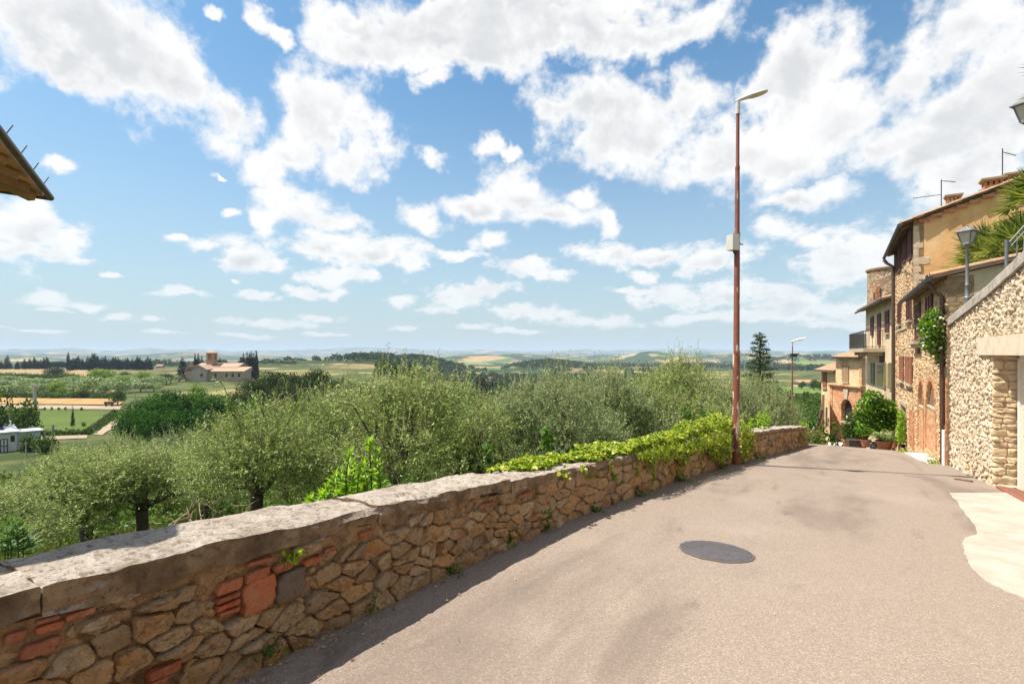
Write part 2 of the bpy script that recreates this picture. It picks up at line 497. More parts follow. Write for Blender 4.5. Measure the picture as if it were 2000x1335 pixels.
# terrain: one polar sheet from under the road to the horizon
m, T, p_, out, geo, oi = base_mat('terrain_ground')
pos = geo.outputs['Position']
dist = T.vm('LENGTH', pos)
flatp = T.vm('MULTIPLY', pos, (1, 1, 0))
cell = T.vor(T.vm('ADD', flatp, T.scale(T.noise(flatp, 0.006, 3, col=True), 60.0)), 0.0052, out='Color')
cs = T.new('ShaderNodeSeparateColor'); T.l.new(cell, cs.inputs[0])
fields = T.ramp(cs.outputs[0], [(0.0, (0.34, 0.235, 0.115)), (0.22, (0.22, 0.14, 0.08)), (0.34, (0.38, 0.28, 0.13)), (0.46, (0.16, 0.20, 0.06)), (0.60, (0.09, 0.14, 0.035)), (0.78, (0.30, 0.215, 0.10)), (0.9, (0.20, 0.15, 0.10))], 'CONSTANT')
fields = T.mix(0.35, fields, T.ramp(T.noise(flatp, 0.05, 6, 0.6), [(0.3, (0.55, 0.55, 0.5)), (0.7, (1, 1, 1))]), 'MULTIPLY')
forest = T.ramp(T.noise(flatp, 0.06, 5, 0.7), [(0.3, (0.012, 0.026, 0.010)), (0.7, (0.045, 0.075, 0.022))])
fm = T.mr(T.noise(flatp, 0.0040, 7, 0.66), 0.46, 0.50, 0, 1)
farc = T.mix(fm, fields, forest)
vine = T.mr(T.noise(flatp, 0.10, 4, 0.6), 0.42, 0.6)
plainc = T.mix(vine, (0.10, 0.11, 0.04, 1), (0.04, 0.06, 0.02, 1))
plainc = T.mix(T.mr(T.noise(flatp, 0.018, 4, 0.6), 0.52, 0.62), plainc, (0.30, 0.24, 0.10, 1))
nearc = T.ramp(T.noise(pos, 1.3, 7, 0.7), [(0.30, (0.035, 0.05, 0.016)), (0.5, (0.075, 0.10, 0.03)), (0.7, (0.17, 0.14, 0.065))])
c = T.mix(T.mr(dist, 45, 100), nearc, plainc)
c = T.mix(T.mr(dist, 420, 700), c, farc)
T.l.new(c, p_.inputs['Base Color']); p_.inputs['Roughness'].default_value = 1.0; p_.inputs['Specular IOR Level'].default_value = 0.1
bb = T.new('ShaderNodeBump'); bb.inputs['Distance'].default_value = 0.08
T.l.new(T.noise(pos, 9, 6, 0.7), bb.inputs['Height']); T.l.new(bb.outputs[0], p_.inputs['Normal'])
M_TERRAIN = m
_az = np.concatenate([np.radians(np.arange(-180, -64, 4.0)), np.radians(np.arange(-64, 64, 0.36)), np.radians(np.arange(64, 180, 4.0))])
_rr = np.concatenate([[0.6], np.exp(np.linspace(math.log(1.2), math.log(12300), 210))])
AA, RR = np.meshgrid(_az, _rr)
TX, TY = RR * np.sin(AA), RR * np.cos(AA)
TZ = G(TX, TY)
na, nr = len(_az), len(_rr)
idx = np.arange(na * nr).reshape(nr, na)
nxt = np.roll(idx, -1, axis=1)
F_ = np.stack([idx[:-1], nxt[:-1], nxt[1:], idx[1:]], axis=-1).reshape(-1, 4)[:, ::-1]
put('terrain', npmesh('terrain', np.stack([TX, TY, TZ], -1).reshape(-1, 3), F_, M_TERRAIN, smooth=True), kind='structure',
    label='hillside falling to a green plain and rolling Tuscan hills')
TERR_MIN = float(TZ.min()); TERR_MAX = float(TZ.max())

# road
m, T, p_, out, geo, oi = base_mat('asphalt')
pos = geo.outputs['Position']
rot = T.new('ShaderNodeVectorRotate'); rot.rotation_type = 'Z_AXIS'; T.l.new(pos, rot.inputs['Vector']); rot.inputs['Angle'].default_value = TH
sl = T.vm('MULTIPLY', rot.outputs[0], (1.0, 0.28, 1.0))
agg = T.vor(pos, 140, out='Color'); sa_ = T.new('ShaderNodeSeparateColor'); T.l.new(agg, sa_.inputs[0])
c = T.ramp(sa_.outputs[0], [(0.0, (0.20, 0.157, 0.126)), (0.45, (0.248, 0.197, 0.158)), (0.8, (0.28, 0.224, 0.181)), (1.0, (0.36, 0.295, 0.243))])
big = T.noise(sl, 0.85, 6, 0.6, 0.4)
c = T.mix(T.mr(big, 0.47, 0.66, 0, 0.55), c, (0.115, 0.088, 0.072, 1))
c = T.mix(T.mr(T.noise(T.vm('MULTIPLY', rot.outputs[0], (1.6, 0.7, 1.0)), 1.3, 8, 0.66, 0.6), 0.58, 0.72, 0, 0.5), c, (0.09, 0.07, 0.06, 1))
c = T.mix(T.mr(T.noise(pos, 0.55, 4, 0.55), 0.52, 0.72, 0, 0.35), c, (0.34, 0.28, 0.235, 1))
c = T.mix(T.mr(T.noise(T.vm('MULTIPLY', rot.outputs[0], (3.2, 0.16, 1)), 1.0, 5, 0.6), 0.60, 0.74, 0, 0.30), c, (0.12, 0.10, 0.09, 1))
T.l.new(c, p_.inputs['Base Color']); p_.inputs['Roughness'].default_value = 0.88; p_.inputs['Specular IOR Level'].default_value = 0.3
bb = T.new('ShaderNodeBump'); bb.inputs['Distance'].default_value = 0.004
T.l.new(T.math('ADD', sa_.outputs[1], T.math('MULTIPLY', T.noise(pos, 6, 4), 2.0)), bb.inputs['Height']); T.l.new(bb.outputs[0], p_.inputs['Normal'])
M_ROAD = m
ss = np.concatenate([np.arange(-9, 24, 0.4), np.arange(24, 50, 1.0)])
cc = np.linspace(0, 1, 15)
rv = []
for s in ss:
    c0 = float(cw(s)) - 0.12; c1 = 4.2 if s < 17 else 3.8
    for t in cc:
        c = c0 + (c1 - c0) * t; X, Y = xy(s, c)
        rv.append((X, Y, float(zr(s)) + 0.006 * (vn(s * 0.9, c * 0.9, 5) - 0.5)))
n_ = len(cc)
rf = [(i * n_ + j, i * n_ + j + 1, (i + 1) * n_ + j + 1, (i + 1) * n_ + j) for i in range(len(ss) - 1) for j in range(n_ - 1)]
put('road', npmesh('road', np.array(rv), np.array(rf), M_ROAD, smooth=True), kind='structure', label='sloping pinkish grey asphalt lane going down to the village')
def road_pt(px, py, lift=0.0):
    """point of the road surface seen at a photo pixel"""
    u = (px - 1000) / 1000; v = (py - 690) / 1000
    Ys = np.linspace(1, 45, 8800); s, c = sc_(u * Ys, Ys)
    hit = np.nonzero(EYE - v * Ys < zr(s))[0]; Y = Ys[hit[0]] if len(hit) else 40
    return Vector((u * Y, Y, float(zr(sc_(u * Y, Y)[0])) + lift))

# pale concrete apron before the garage, and the small one by the arches
M_CONC = plain('pale_concrete', (0.42, 0.35, 0.295), 0.85, scale=2.6, col2=(0.30, 0.245, 0.20), bump=0.004, bscale=40)
def sheet(name, poly, lift, mat, thick=0.05, **kw):
    pts = [road_pt(x, y, lift) for x, y in poly]
    mb = MB().prism(pts, (0, 0, -thick))
    return mb.put(name, mat, kind='structure', **kw)
_apr = [(1855, 965), (1872, 985), (1885, 1005), (1905, 1030), (1907, 1046), (1884, 1053), (1880, 1062), (1884, 1080), (1888, 1092), (1897, 1112), (1925, 1138), (1960, 1155), (2000, 1172), (2100, 1215), (2250, 1240), (2300, 1000), (2060, 962)]
ap_pts = []
rng0 = random.Random(4)
for i, (x, y) in enumerate(_apr):
    x2, y2 = _apr[(i + 1) % len(_apr)]
    for k in range(5 if i < 12 else 1):
        t = k / (5 if i < 12 else 1)
        ap_pts.append((x + (x2 - x) * t + (rng0.uniform(-2, 2) if i < 12 else 0), y + (y2 - y) * t + (rng0.uniform(-1, 1) if i < 12 else 0)))
sheet('concrete_apron', ap_pts, 0.018, M_CONC, label='pale concrete apron in front of the garage opening')
# ------------------------------------------------------------------ masonry
def clip_half(poly, nx, ny, d):
    """keep the part of a convex polygon with nx*x+ny*y <= d"""
    out_ = []
    n = len(poly)
    for i in range(n):
        a = poly[i]; b = poly[(i + 1) % n]
        da = nx * a[0] + ny * a[1] - d; db = nx * b[0] + ny * b[1] - d
        if da <= 0: out_.append(a)
        if (da < 0 < db) or (db < 0 < da):
            t = da / (da - db); out_.append((a[0] + (b[0] - a[0]) * t, a[1] + (b[1] - a[1]) * t))
    return out_
def shrink(poly, d):
    res = poly
    n = len(poly)
    for i in range(n):
        a = poly[i]; b = poly[(i + 1) % n]
        ex, ey = b[0] - a[0], b[1] - a[1]; L = math.hypot(ex, ey)
        if L < 1e-6: continue
        nx, ny = ey / L, -ex / L
        res = clip_half(res, nx, ny, nx * a[0] + ny * a[1] - d)
        if len(res) < 3: return []
    return res
def area(poly): return 0.5 * sum(poly[i][0] * poly[(i + 1) % len(poly)][1] - poly[(i + 1) % len(poly)][0] * poly[i][1] for i in range(len(poly)))
def cells(sites, x0, x1, y0f, y1f, aniso=1.5, reach=1.2):
    """Voronoi cells (wide rather than tall) of sites between two height curves"""
    S = np.array(sites, float); W_ = S.copy(); W_[:, 0] /= aniso
    res = []
    for i in range(len(S)):
        px, py = W_[i]
        d = (W_[:, 0] - px) ** 2 + (W_[:, 1] - py) ** 2
        nb = np.argsort(d)[1:26]
        xa, xb = S[i, 0] - reach, S[i, 0] + reach
        lo, hi = y0f(S[i, 0]), y1f(S[i, 0])
        poly = [(max(xa, x0) / aniso, lo), (min(xb, x1) / aniso, lo), (min(xb, x1) / aniso, hi), (max(xa, x0) / aniso, hi)]
        for j in nb:
            qx, qy = W_[j]
            nx, ny = qx - px, qy - py
            poly = clip_half(poly, nx, ny, (qx * qx + qy * qy - px * px - py * py) / 2)
            if len(poly) < 3: break
        res.append([(x * aniso, y) for x, y in poly] if len(poly) >= 3 else None)
    return res
def chaikin(poly, it=1, k=0.25):
    for _ in range(it):
        q = []
        n = len(poly)
        for i in range(n):
            a = poly[i]; b = poly[(i + 1) % n]
            q.append((a[0] + (b[0] - a[0]) * k, a[1] + (b[1] - a[1]) * k)); q.append((a[0] + (b[0] - a[0]) * (1 - k), a[1] + (b[1] - a[1]) * (1 - k)))
        poly = q
    return poly
def resample(poly, n):
    P = np.array(poly + [poly[0]]); L = np.concatenate([[0], np.cumsum(np.hypot(*np.diff(P, axis=0).T))])
    t = np.linspace(0, L[-1], n, endpoint=False)
    return list(zip(np.interp(t, L, P[:, 0]), np.interp(t, L, P[:, 1])))
def stone_shape(poly, depth, rng, it=1, n=None, back=0.05, rough=0.06, facet=0.25, k0=0.16):
    """verts (x along, y up, z outwards) round the centroid and faces of one stone"""
    p = chaikin(poly, it, k0)
    if n: p = resample(p, n)
    cx = sum(q[0] for q in p) / len(p); cy = sum(q[1] for q in p) / len(p)
    sz = math.sqrt(abs(area(p)))
    m_ = len(p)
    p = [(x - cx + rng.gauss(0, rough * sz * 0.5), y - cy + rng.gauss(0, rough * sz * 0.5)) for x, y in p]
    tx, ty = rng.uniform(-facet, facet), rng.uniform(-facet, facet)
    vs = []; fs = []
    rings = [(1.0, -back), (1.01, depth * 0.45), (0.945, depth * 0.86), (0.74, depth * 0.98), (0.36, depth * 1.0)]
    for k, z in rings:
        for (x, y) in p:
            zz = z + (0 if z < 0 else (tx * x + ty * y) * (z / depth) + rng.gauss(0, depth * 0.13 if k < 0.97 else depth * 0.04))
            vs.append((x * k, y * k, zz))
    for r_ in range(len(rings) - 1):
        for i in range(m_):
            j = (i + 1) % m_
            fs.append((r_ * m_ + i, r_ * m_ + j, (r_ + 1) * m_ + j, (r_ + 1) * m_ + i))
    o = (len(rings) - 1) * m_
    vs.append((0, 0, depth * (1.0 + rng.uniform(-0.1, 0.1))))
    for i in range(m_): fs.append((o + i, o + (i + 1) % m_, len(vs) - 1))
    return vs, fs, cx, cy
def frame_m(p, t, n):
    t = Vector(t).normalized(); n = Vector(n).normalized(); u = n.cross(t).normalized()
    if u.z < 0: u = -u
    M = Matrix((( t.x, u.x, n.x, p[0]), (t.y, u.y, n.y, p[1]), (t.z, u.z, n.z, p[2]), (0, 0, 0, 1)))
    return M

M_STONE = stone_mat('rubble_stone', [(0.58, 0.325, 0.135), (0.40, 0.25, 0.13), (0.66, 0.41, 0.19), (0.46, 0.34, 0.215), (0.56, 0.29, 0.11), (0.34, 0.235, 0.145), (0.62, 0.44, 0.26)], spot=(0.56, 0.46, 0.31), dark=(0.09, 0.065, 0.04), stain=0.85, bump=0.05, scale=7)
M_MORTAR = plain('old_mortar', (0.36, 0.245, 0.145), 0.95, scale=11, col2=(0.12, 0.08, 0.045), bump=0.04, bscale=22, spec=0.15)
M_BRICK = stone_mat('red_brick', [(0.44, 0.115, 0.05), (0.36, 0.10, 0.05), (0.48, 0.15, 0.065), (0.33, 0.105, 0.06)], spot=(0.42, 0.26, 0.16), dark=(0.16, 0.09, 0.06), bump=0.012, scale=11, stain=0.75)
M_DARKBLOCK = stone_mat('grey_block', [(0.12, 0.09, 0.075), (0.15, 0.115, 0.09)], spot=(0.2, 0.16, 0.12), bump=0.006)
# coping: pale lichened cement and stone
m, T, p_, out, geo, oi = base_mat('coping_stone')
pos = geo.outputs['Position']
n = T.noise(pos, 5, 9, 0.66); n2 = T.noise(pos, 26, 6, 0.7)
c = T.ramp(n, [(0.28, (0.25, 0.20, 0.15)), (0.45, (0.38, 0.32, 0.265)), (0.62, (0.50, 0.44, 0.375)), (0.8, (0.33, 0.275, 0.22))])
c = T.mix(T.mr(n2, 0.50, 0.62, 0, 0.75), c, (0.13, 0.105, 0.08, 1))
c = T.mix(T.mr(T.noise(pos, 90, 4, 0.7), 0.5, 0.66, 0, 0.5), c, (0.16, 0.13, 0.10, 1))
c = T.mix(T.mr(T.vor(T.vm('ADD', pos, T.scale(T.noise(pos, 9, 3, col=True), 0.08)), 11), 0.16, 0.10, 0, 0.55), c, (0.56, 0.50, 0.42, 1))
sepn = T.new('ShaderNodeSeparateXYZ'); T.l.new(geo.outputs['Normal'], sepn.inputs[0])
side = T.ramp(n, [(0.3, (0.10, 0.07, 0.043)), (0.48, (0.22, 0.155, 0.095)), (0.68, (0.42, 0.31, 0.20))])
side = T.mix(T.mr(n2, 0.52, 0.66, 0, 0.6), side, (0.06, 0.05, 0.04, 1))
c = T.mix(T.mr(T.math('ADD', sepn.outputs[2], T.math('MULTIPLY', T.math('SUBTRACT', n2, 0.5), 0.8)), 0.35, 0.75), side, c)  # pale top; side faces get painted shade over a mortar-brown tone
T.l.new(c, p_.inputs['Base Color']); p_.inputs['Roughness'].default_value = 0.92; p_.inputs['Specular IOR Level'].default_value = 0.2
bb = T.new('ShaderNodeBump'); bb.inputs['Distance'].default_value = 0.035
T.l.new(T.math('ADD', T.noise(pos, 14, 9, 0.72), T.math('MULTIPLY', T.noise(pos, 60, 4, 0.7), 0.3)), bb.inputs['Height']); T.l.new(bb.outputs[0], p_.inputs['Normal'])
M_COPING = m

# ---- parapet wall
def wp(s, off=0.0, h=0.0):
    """point of the parapet: s along, off outwards from its road face, h above the road"""
    ds = 0.05
    x0, y0 = xy(s - ds, float(cw(s - ds))); x1, y1 = xy(s + ds, float(cw(s + ds)))
    t = Vector((x1 - x0, y1 - y0, float(zr(s + ds) - zr(s - ds)))).normalized()
    n = Vector((t.y, -t.x, 0)).normalized()
    x, y = xy(s, float(cw(s)))
    return Vector((x, y, float(zr(s)) + h)) + n * off, t, n
_ws = np.linspace(-3.0, 19.6, 1200)
_wu = []
for s in _ws:
    q, _, _ = wp(s); _wu.append(1000 + 1000 * q.x / max(q.y, 0.05))
_wu = np.array(_wu)
def wall_px(px, py):
    """(s, h) of the point of the parapet's road face seen at a photo pixel"""
    ok = _ws > -0.5
    s = float(np.interp(px, _wu[ok], _ws[ok])); q, _, _ = wp(s)
    return s, EYE - (py - 690) / 1000 * q.y - float(zr(s))
W0 = wp(-2.8)[0]
par = empty('parapet_wall', W0, label='low rubble stone parapet with weathered coping along the downhill edge of the lane', cat='wall')
# mortar core, recessed
S0, S1 = -2.8, 19.55
def strip_wall(name, s0, s1, prof, mat, parent, ds=0.12, jit=0.0, seed=0, smooth=True, **kw):
    """sweeps a closed profile [(off, h_fraction, h_add)] along the parapet"""
    ss_ = np.linspace(s0, s1, max(2, int(round((s1 - s0) / ds)) + 1)); k = len(prof); V = []; F = []
    for i, s in enumerate(ss_):
        H = float(wall_h(s))
        for j, (off, hf, ha) in enumerate(prof):
            q, t, nn = wp(s, off, H * hf + ha)
            if jit:
                if name == 'coping_slab': q = q + (nn + Vector((0, 0, 1))) * 0.020 * (fbm(s * 13.0, j * 0.9 + seed, seed + 9, 4) - 0.5)
                kj = 2.2 if (name == 'coping_slab' and j == 0) else 1.0
                q = q + Vector((0, 0, (kj - 1.0) * jit * (fbm(s * 6.0, 7.7, seed + 3, 4) - 0.42))) + nn * jit * (fbm(s * 4.1, j * 1.7, seed, 4) - 0.5) + Vector((0, 0, jit * (fbm(s * 3.3 + 50, j * 1.3, seed + 7, 4) - 0.5)))
            V.append(q)
    m_ = len(ss_)
    for i in range(m_ - 1):
        for j in range(k):
            j2 = (j + 1) % k
            F.append((i * k + j, i * k + j2, (i + 1) * k + j2, (i + 1) * k + j))
    F.append(tuple(range(k))); F.append(tuple((m_ - 1) * k + j for j in reversed(range(k))))
    me = bpy.data.meshes.new(name); me.from_pydata(V, [], F); me.update(); me.materials.append(mat)
    import bmesh
    bm = bmesh.new(); bm.from_mesh(me); bmesh.ops.recalc_face_normals(bm, faces=bm.faces[:]); bm.to_mesh(me); bm.free()
    if smooth:
        me.polygons.foreach_set('use_smooth', np.ones(len(me.polygons), dtype=bool)); me.set_sharp_from_angle(angle=R(50))
    return put(name, me, parent, **kw)
CT = 0.105      # coping thickness
strip_wall('mortar_core', S0, S1, [(-0.036, 0, -0.4), (-0.036, 0.25, 0), (-0.032, 0.5, 0), (-0.024, 0.75, -0.02), (-0.012, 1.0, -CT + 0.02), (-0.40, 1.0, -CT + 0.02), (-0.40, 0.5, -0.3), (-0.40, 0, -1.0)], M_MORTAR, par, jit=0.05, seed=2)
# coping slabs, each a part; joints where the photograph shows them
def slab(s0, s1, seed, dh=0.0, dz=0.0):
    prof = []
    n_f, n_t = 5, 9
    th = CT + dz
    for i in range(n_f): prof.append((0.002 + 0.010 * math.sin(i / (n_f - 1) * math.pi), 1.0, -th + th * 0.94 * i / (n_f - 1) + dh))
    for i in range(n_t):
        t = i / (n_t - 1); prof.append((0.0 - (WALL_T + 0.02) * t, 1.0, dh + 0.012 * math.sin(t * math.pi)))
    prof.append((-WALL_T - 0.02, 1.0, -th * 0.5 + dh)); prof.append((-WALL_T, 1.0, -th + dh)); prof.append((-0.2, 1.0, -th + dh))
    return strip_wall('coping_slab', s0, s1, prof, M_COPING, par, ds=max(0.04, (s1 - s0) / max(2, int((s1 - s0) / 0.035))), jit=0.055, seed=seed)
J = [-2.8, -0.75, 0.62, 2.28, 3.95, 5.6, 7.2, 8.9, 10.4, 11.7, 13.0, 14.4, 15.8, 17.1, 18.4, 19.55]
for i in range(len(J) - 1):
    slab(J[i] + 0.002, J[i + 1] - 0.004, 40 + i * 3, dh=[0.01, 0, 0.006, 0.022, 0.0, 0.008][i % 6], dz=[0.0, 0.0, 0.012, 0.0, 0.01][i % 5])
for j in J[1:5]:   # sandy mortar fillets in the joints
    strip_wall('joint_mortar', j - 0.05, j + 0.05, [(-0.022, 1, -0.08), (-0.016, 1, -0.02), (-0.1, 1, 0.004), (-0.3, 1, 0.006), (-0.42, 1, -0.01), (-0.4, 1, -0.12)], plain('sandy_mortar', (0.47, 0.36, 0.24), 0.95, scale=14, col2=(0.33, 0.25, 0.16), bump=0.008), par, ds=0.02, jit=0.02, seed=77)
# bricks and the dark block (photo: x0, x1, y of the middle, height)
BR = [(474, 539, 1161, 66, 0), (541, 597, 1143, 60, 1), (422, 476, 1144, 25, 0), (478, 528, 1122, 24, 0), (534, 574, 1105, 20, 0), (592, 632, 1094, 15, 0), (632, 655, 1073, 11, 0),
      (481, 535, 1096, 11, 0), (420, 472, 1166, 12, 0), (420, 472, 1181, 13, 0), (424, 470, 1194, 11, 0), (66, 128, 1224, 18, 0), (126, 190, 1197, 16, 0), (66, 120, 1209, 12, 0), (2, 56, 1242, 22, 0), (38, 122, 1264, 30, 0), (288, 357, 1309, 22, 0), (290, 330, 1330, 14, 0), (935, 965, 985, 8, 0), (1010, 1040, 965, 7, 0), (700, 730, 1040, 10, 0)]
ghost = []
rng = random.Random(11)
for (x0, x1, ym, hp, dk) in BR:
    s, h = wall_px((x0 + x1) / 2, ym); sa, _ = wall_px(x0, ym); sb, _ = wall_px(x1, ym)
    q, t, nn = wp(s, 0.0, h)
    hl = (sb - sa) / 2 - 0.006; hh = hp / 1000 * q.y / 2 - 0.004
    k = max(1, int(hl / 0.05))
    for a in range(-k, k + 1): 
        for b in ((-1, 1) if hh > 0.06 else (0,)):
            ghost.append((s + hl * a / k * 0.9, h + hh * 0.5 * b))
    poly = [(-hl, -hh), (hl, -hh), (hl, hh), (-hl, hh)]
    vs, fs, _, _ = stone_shape(resample(poly, 10), 0.013, rng, it=1, rough=0.045, facet=0.06, k0=0.12)
    me = bpy.data.meshes.new('brick'); me.from_pydata(vs, [], fs); me.update()
    me.materials.append(M_DARKBLOCK if dk else M_BRICK)
    tw = rng.uniform(-0.02, 0.05)
    me.polygons.foreach_set('use_smooth', np.ones(len(me.polygons), dtype=bool))
    o = put('brick' if not dk else 'block', me, par, frame_m(q, t, nn) @ Matrix.Rotation(tw, 4, 'Z'))
    if dk: o['label'] = 'dark grey block beside the red tile'
# rubble stones
sites = []; real = []
s = -2.6
y = 0
while s < 19.4:
    w_ = rng.uniform(0.13, 0.19) if s < 5 else rng.uniform(0.22, 0.32)
    H = float(wall_h(s)) - CT * 0.8
    rows = rng.choice([4, 4, 5, 5, 6]) if s < 4 else rng.choice([3, 4, 4, 5]) if s < 8 else rng.choice([3, 3, 4])
    yy = 0.0
    hs = [rng.uniform(0.6, 1.5) for _ in range(rows)]; tot = sum(hs)
    for h_ in hs:
        hh = h_ / tot * H
        sites.append((s + rng.uniform(-0.11, 0.11), yy + hh * rng.uniform(0.3, 0.7))); yy += hh
    s += w_
sites = [q for q in sites if all(abs(q[0] - g[0]) > 0.04 or abs(q[1] - g[1]) > 0.035 for g in ghost)]
nreal = len(sites)
cl = cells(sites + ghost, -2.75, 19.5, lambda s: -0.03, lambda s: float(wall_h(s)) - CT * 0.9, aniso=2.0)
stones = []
for i in range(nreal):
    c_ = cl[i]
    if not c_: continue
    q = shrink(c_, 0.003 + rng.random() * 0.004)
    if len(q) < 3 or abs(area(q)) < 0.0016: continue
    xs_ = [v[0] for v in q]; ys_ = [v[1] for v in q]
    if (max(xs_) - min(xs_)) > 4.2 * (max(ys_) - min(ys_)) or max(xs_) - min(xs_) > 0.55: continue
    stones.append((q, sites[i]))
def view_size(q, st):
    p, _, _ = wp(st[0]); return abs(area(q)) / max(p.y, 0.3) ** 2 if p.y > 0.3 else 0
stones.sort(key=lambda x: -view_size(*x))
rest = MB()
for k, (q, st) in enumerate(stones):
    near = st[0] < 6
    dep = rng.uniform(0.012, 0.042)
    # high up, mortar covers more of the stone
    vs, fs, cx, cy = stone_shape(q, dep, rng, it=1, n=20 if near else 11, rough=0.055)
    p, t, nn = wp(cx, -0.012, cy)
    Mx = frame_m(p, t, nn)
    if k < 290:
        me = bpy.data.meshes.new('stone'); me.from_pydata(vs, [], fs); me.update(); me.materials.append(M_STONE)
        me.polygons.foreach_set('use_smooth', np.ones(len(me.polygons), dtype=bool)); me.set_sharp_from_angle(angle=R(38))
        put('stone', me, par, Mx)
    else:
        rest.add([Mx @ Vector(v) for v in vs], fs)
for i in range(1500):      # chips and pebbles packed into the joints
    s = rng.uniform(-1.2, 9.0); H = float(wall_h(s)) - CT * 0.7; h_ = rng.uniform(0.0, H)
    if any(abs(s - g[0]) < 0.035 and abs(h_ - g[1]) < 0.03 for g in ghost): continue
    r_ = rng.uniform(0.014, 0.045); m_ = rng.randint(5, 8)
    poly = [(1.5 * r_ * math.cos(2 * math.pi * k / m_) * rng.uniform(0.75, 1.2), r_ * math.sin(2 * math.pi * k / m_) * rng.uniform(0.75, 1.2)) for k in range(m_)]
    vs, fs, cx, cy = stone_shape(poly, rng.uniform(0.012, 0.03), rng, it=1, n=8, rough=0.06, back=0.03)
    p, t, nn = wp(s, -0.04, h_); Mx = frame_m(p, t, nn)
    rest.add([Mx @ Vector(v) for v in vs], fs)
rest.put('small_stones', M_STONE, par, smooth=True, kind='stuff')

# ---- retaining wall with the garage opening
RW_T = Vector((*(np.array(xy(1, 0)) - 0), 0)).normalized()
RA, RB = (17.1, 2.29), (13.0, 2.33)      # far corner, edge of the opening
RC = (5.0, 2.42)
def rwp(s, off=0.0, z=None, h=0.0):
    c = np.interp(s, [5.0, 13.0, 16.55], [2.42, 2.33, 2.19]) - off
    x, y = xy(s, c)
    return Vector((x, y, (float(zr(s)) + h) if z is None else z))
def rw_top(s): return float(np.interp(s, [5, 8.5, 11.3, 16.55], [3.55, 3.2, 2.80, 2.13]))
rt = (rwp(13) - rwp(16.55)); rt.z = 0; rt.normalize()      # towards the camera
rn = Vector((rt.y, -rt.x, 0)); 
if rn.dot(Vector((-1, 0, 0))) < 0: rn = -rn
M_RSTONE = stone_mat('tan_rubble', [(0.60, 0.45, 0.305), (0.52, 0.385, 0.25), (0.64, 0.50, 0.35), (0.56, 0.44, 0.325), (0.48, 0.345, 0.225), (0.67, 0.555, 0.42)], spot=(0.69, 0.57, 0.42), dark=(0.30, 0.205, 0.13), scale=12, stain=0.4)
M_RMORT = plain('tan_mortar', (0.60, 0.46, 0.30), 0.95, scale=9, col2=(0.44, 0.32, 0.19), bump=0.02, bscale=30, spec=0.15)
M_LINTEL = plain('lintel_concrete', (0.66, 0.54, 0.41), 0.85, scale=4, col2=(0.52, 0.41, 0.29), bump=0.003, bscale=50)
M_COPE2 = plain('grey_coping', (0.44, 0.39, 0.33), 0.9, scale=6, col2=(0.27, 0.23, 0.19), bump=0.008, bscale=30)
ret = empty('retaining_wall', rwp(15), label='high tan rubble retaining wall with coping and a garage opening, right of the lane', cat='wall')
LZ0, LZ1 = 1.42, 1.765
# body: far part (solid), part above the lintel, with recess sides
TK = 0.5
mb = MB()
def rquad(s0, s1, z0, z1, off0, off1):
    a = [rwp(s0, off0, z0(s0)), rwp(s1, off0, z0(s1)), rwp(s1, off0, z1(s1)), rwp(s0, off0, z1(s0))]
    b = [rwp(s0, off1, z0(s0)), rwp(s1, off1, z0(s1)), rwp(s1, off1, z1(s1)), rwp(s0, off1, z1(s0))]
    mb.add(a + b, [(0, 1, 2, 3), (7, 6, 5, 4), (0, 4, 5, 1), (1, 5, 6, 2), (2, 6, 7, 3), (3, 7, 4, 0)])
zlow = lambda s: float(zr(s)) - 0.6
rquad(16.55, 13.0, zlow, rw_top, -0.02, -TK)
rquad(13.0, 7.2, lambda s: LZ1 - 0.01, rw_top, -0.03, -TK)
rquad(7.2, -9.0, zlow, rw_top, -0.02, -TK)
mb.put('wall_body', M_RMORT, ret)
# coping in lengths
cop = [16.6, 15.6, 14.2, 12.7, 11.2, 9.7, 8.2, 6.6, 5.0, 3.4, 1.8, 0.2, -1.6, -3.4, -5.2, -7.0, -9.0]
for i in range(len(cop) - 1):
    a, b = cop[i] - 0.006, cop[i + 1] + 0.006
    V = []; F = []
    k = 9
    for j in range(k):
        s = a + (b - a) * j / (k - 1); z = rw_top(s)
        for (o, dz) in ((0.05, 0.0), (0.055, 0.16), (0.03, 0.20), (-0.2, 0.215), (-0.52, 0.2), (-0.52, 0.0)):
            V.append(rwp(s, o + 0.012 * (vn(s * 5, dz * 9, i) - 0.5), z + dz + 0.012 * (vn(s * 4, o * 9, i + 5) - 0.5)))
    for j in range(k - 1):
        for q in range(6): F.append((j * 6 + q, j * 6 + (q + 1) % 6, (j + 1) * 6 + (q + 1) % 6, (j + 1) * 6 + q))
    F += [tuple(range(6)), tuple((k - 1) * 6 + q for q in reversed(range(6)))]
    MB().add(V, F).put('coping_slab', M_COPE2, ret)
# lintel
lb = MB()
pts = [(13.92, LZ0), (6.6, LZ0), (6.6, LZ1), (13.92, LZ1)]
lb.prism([rwp(s, 0.03, z) for s, z in pts], -rn * -0.0 + (rwp(13, -0.36, 0) - rwp(13, 0.03, 0)))
lb.put('lintel', M_LINTEL, ret)
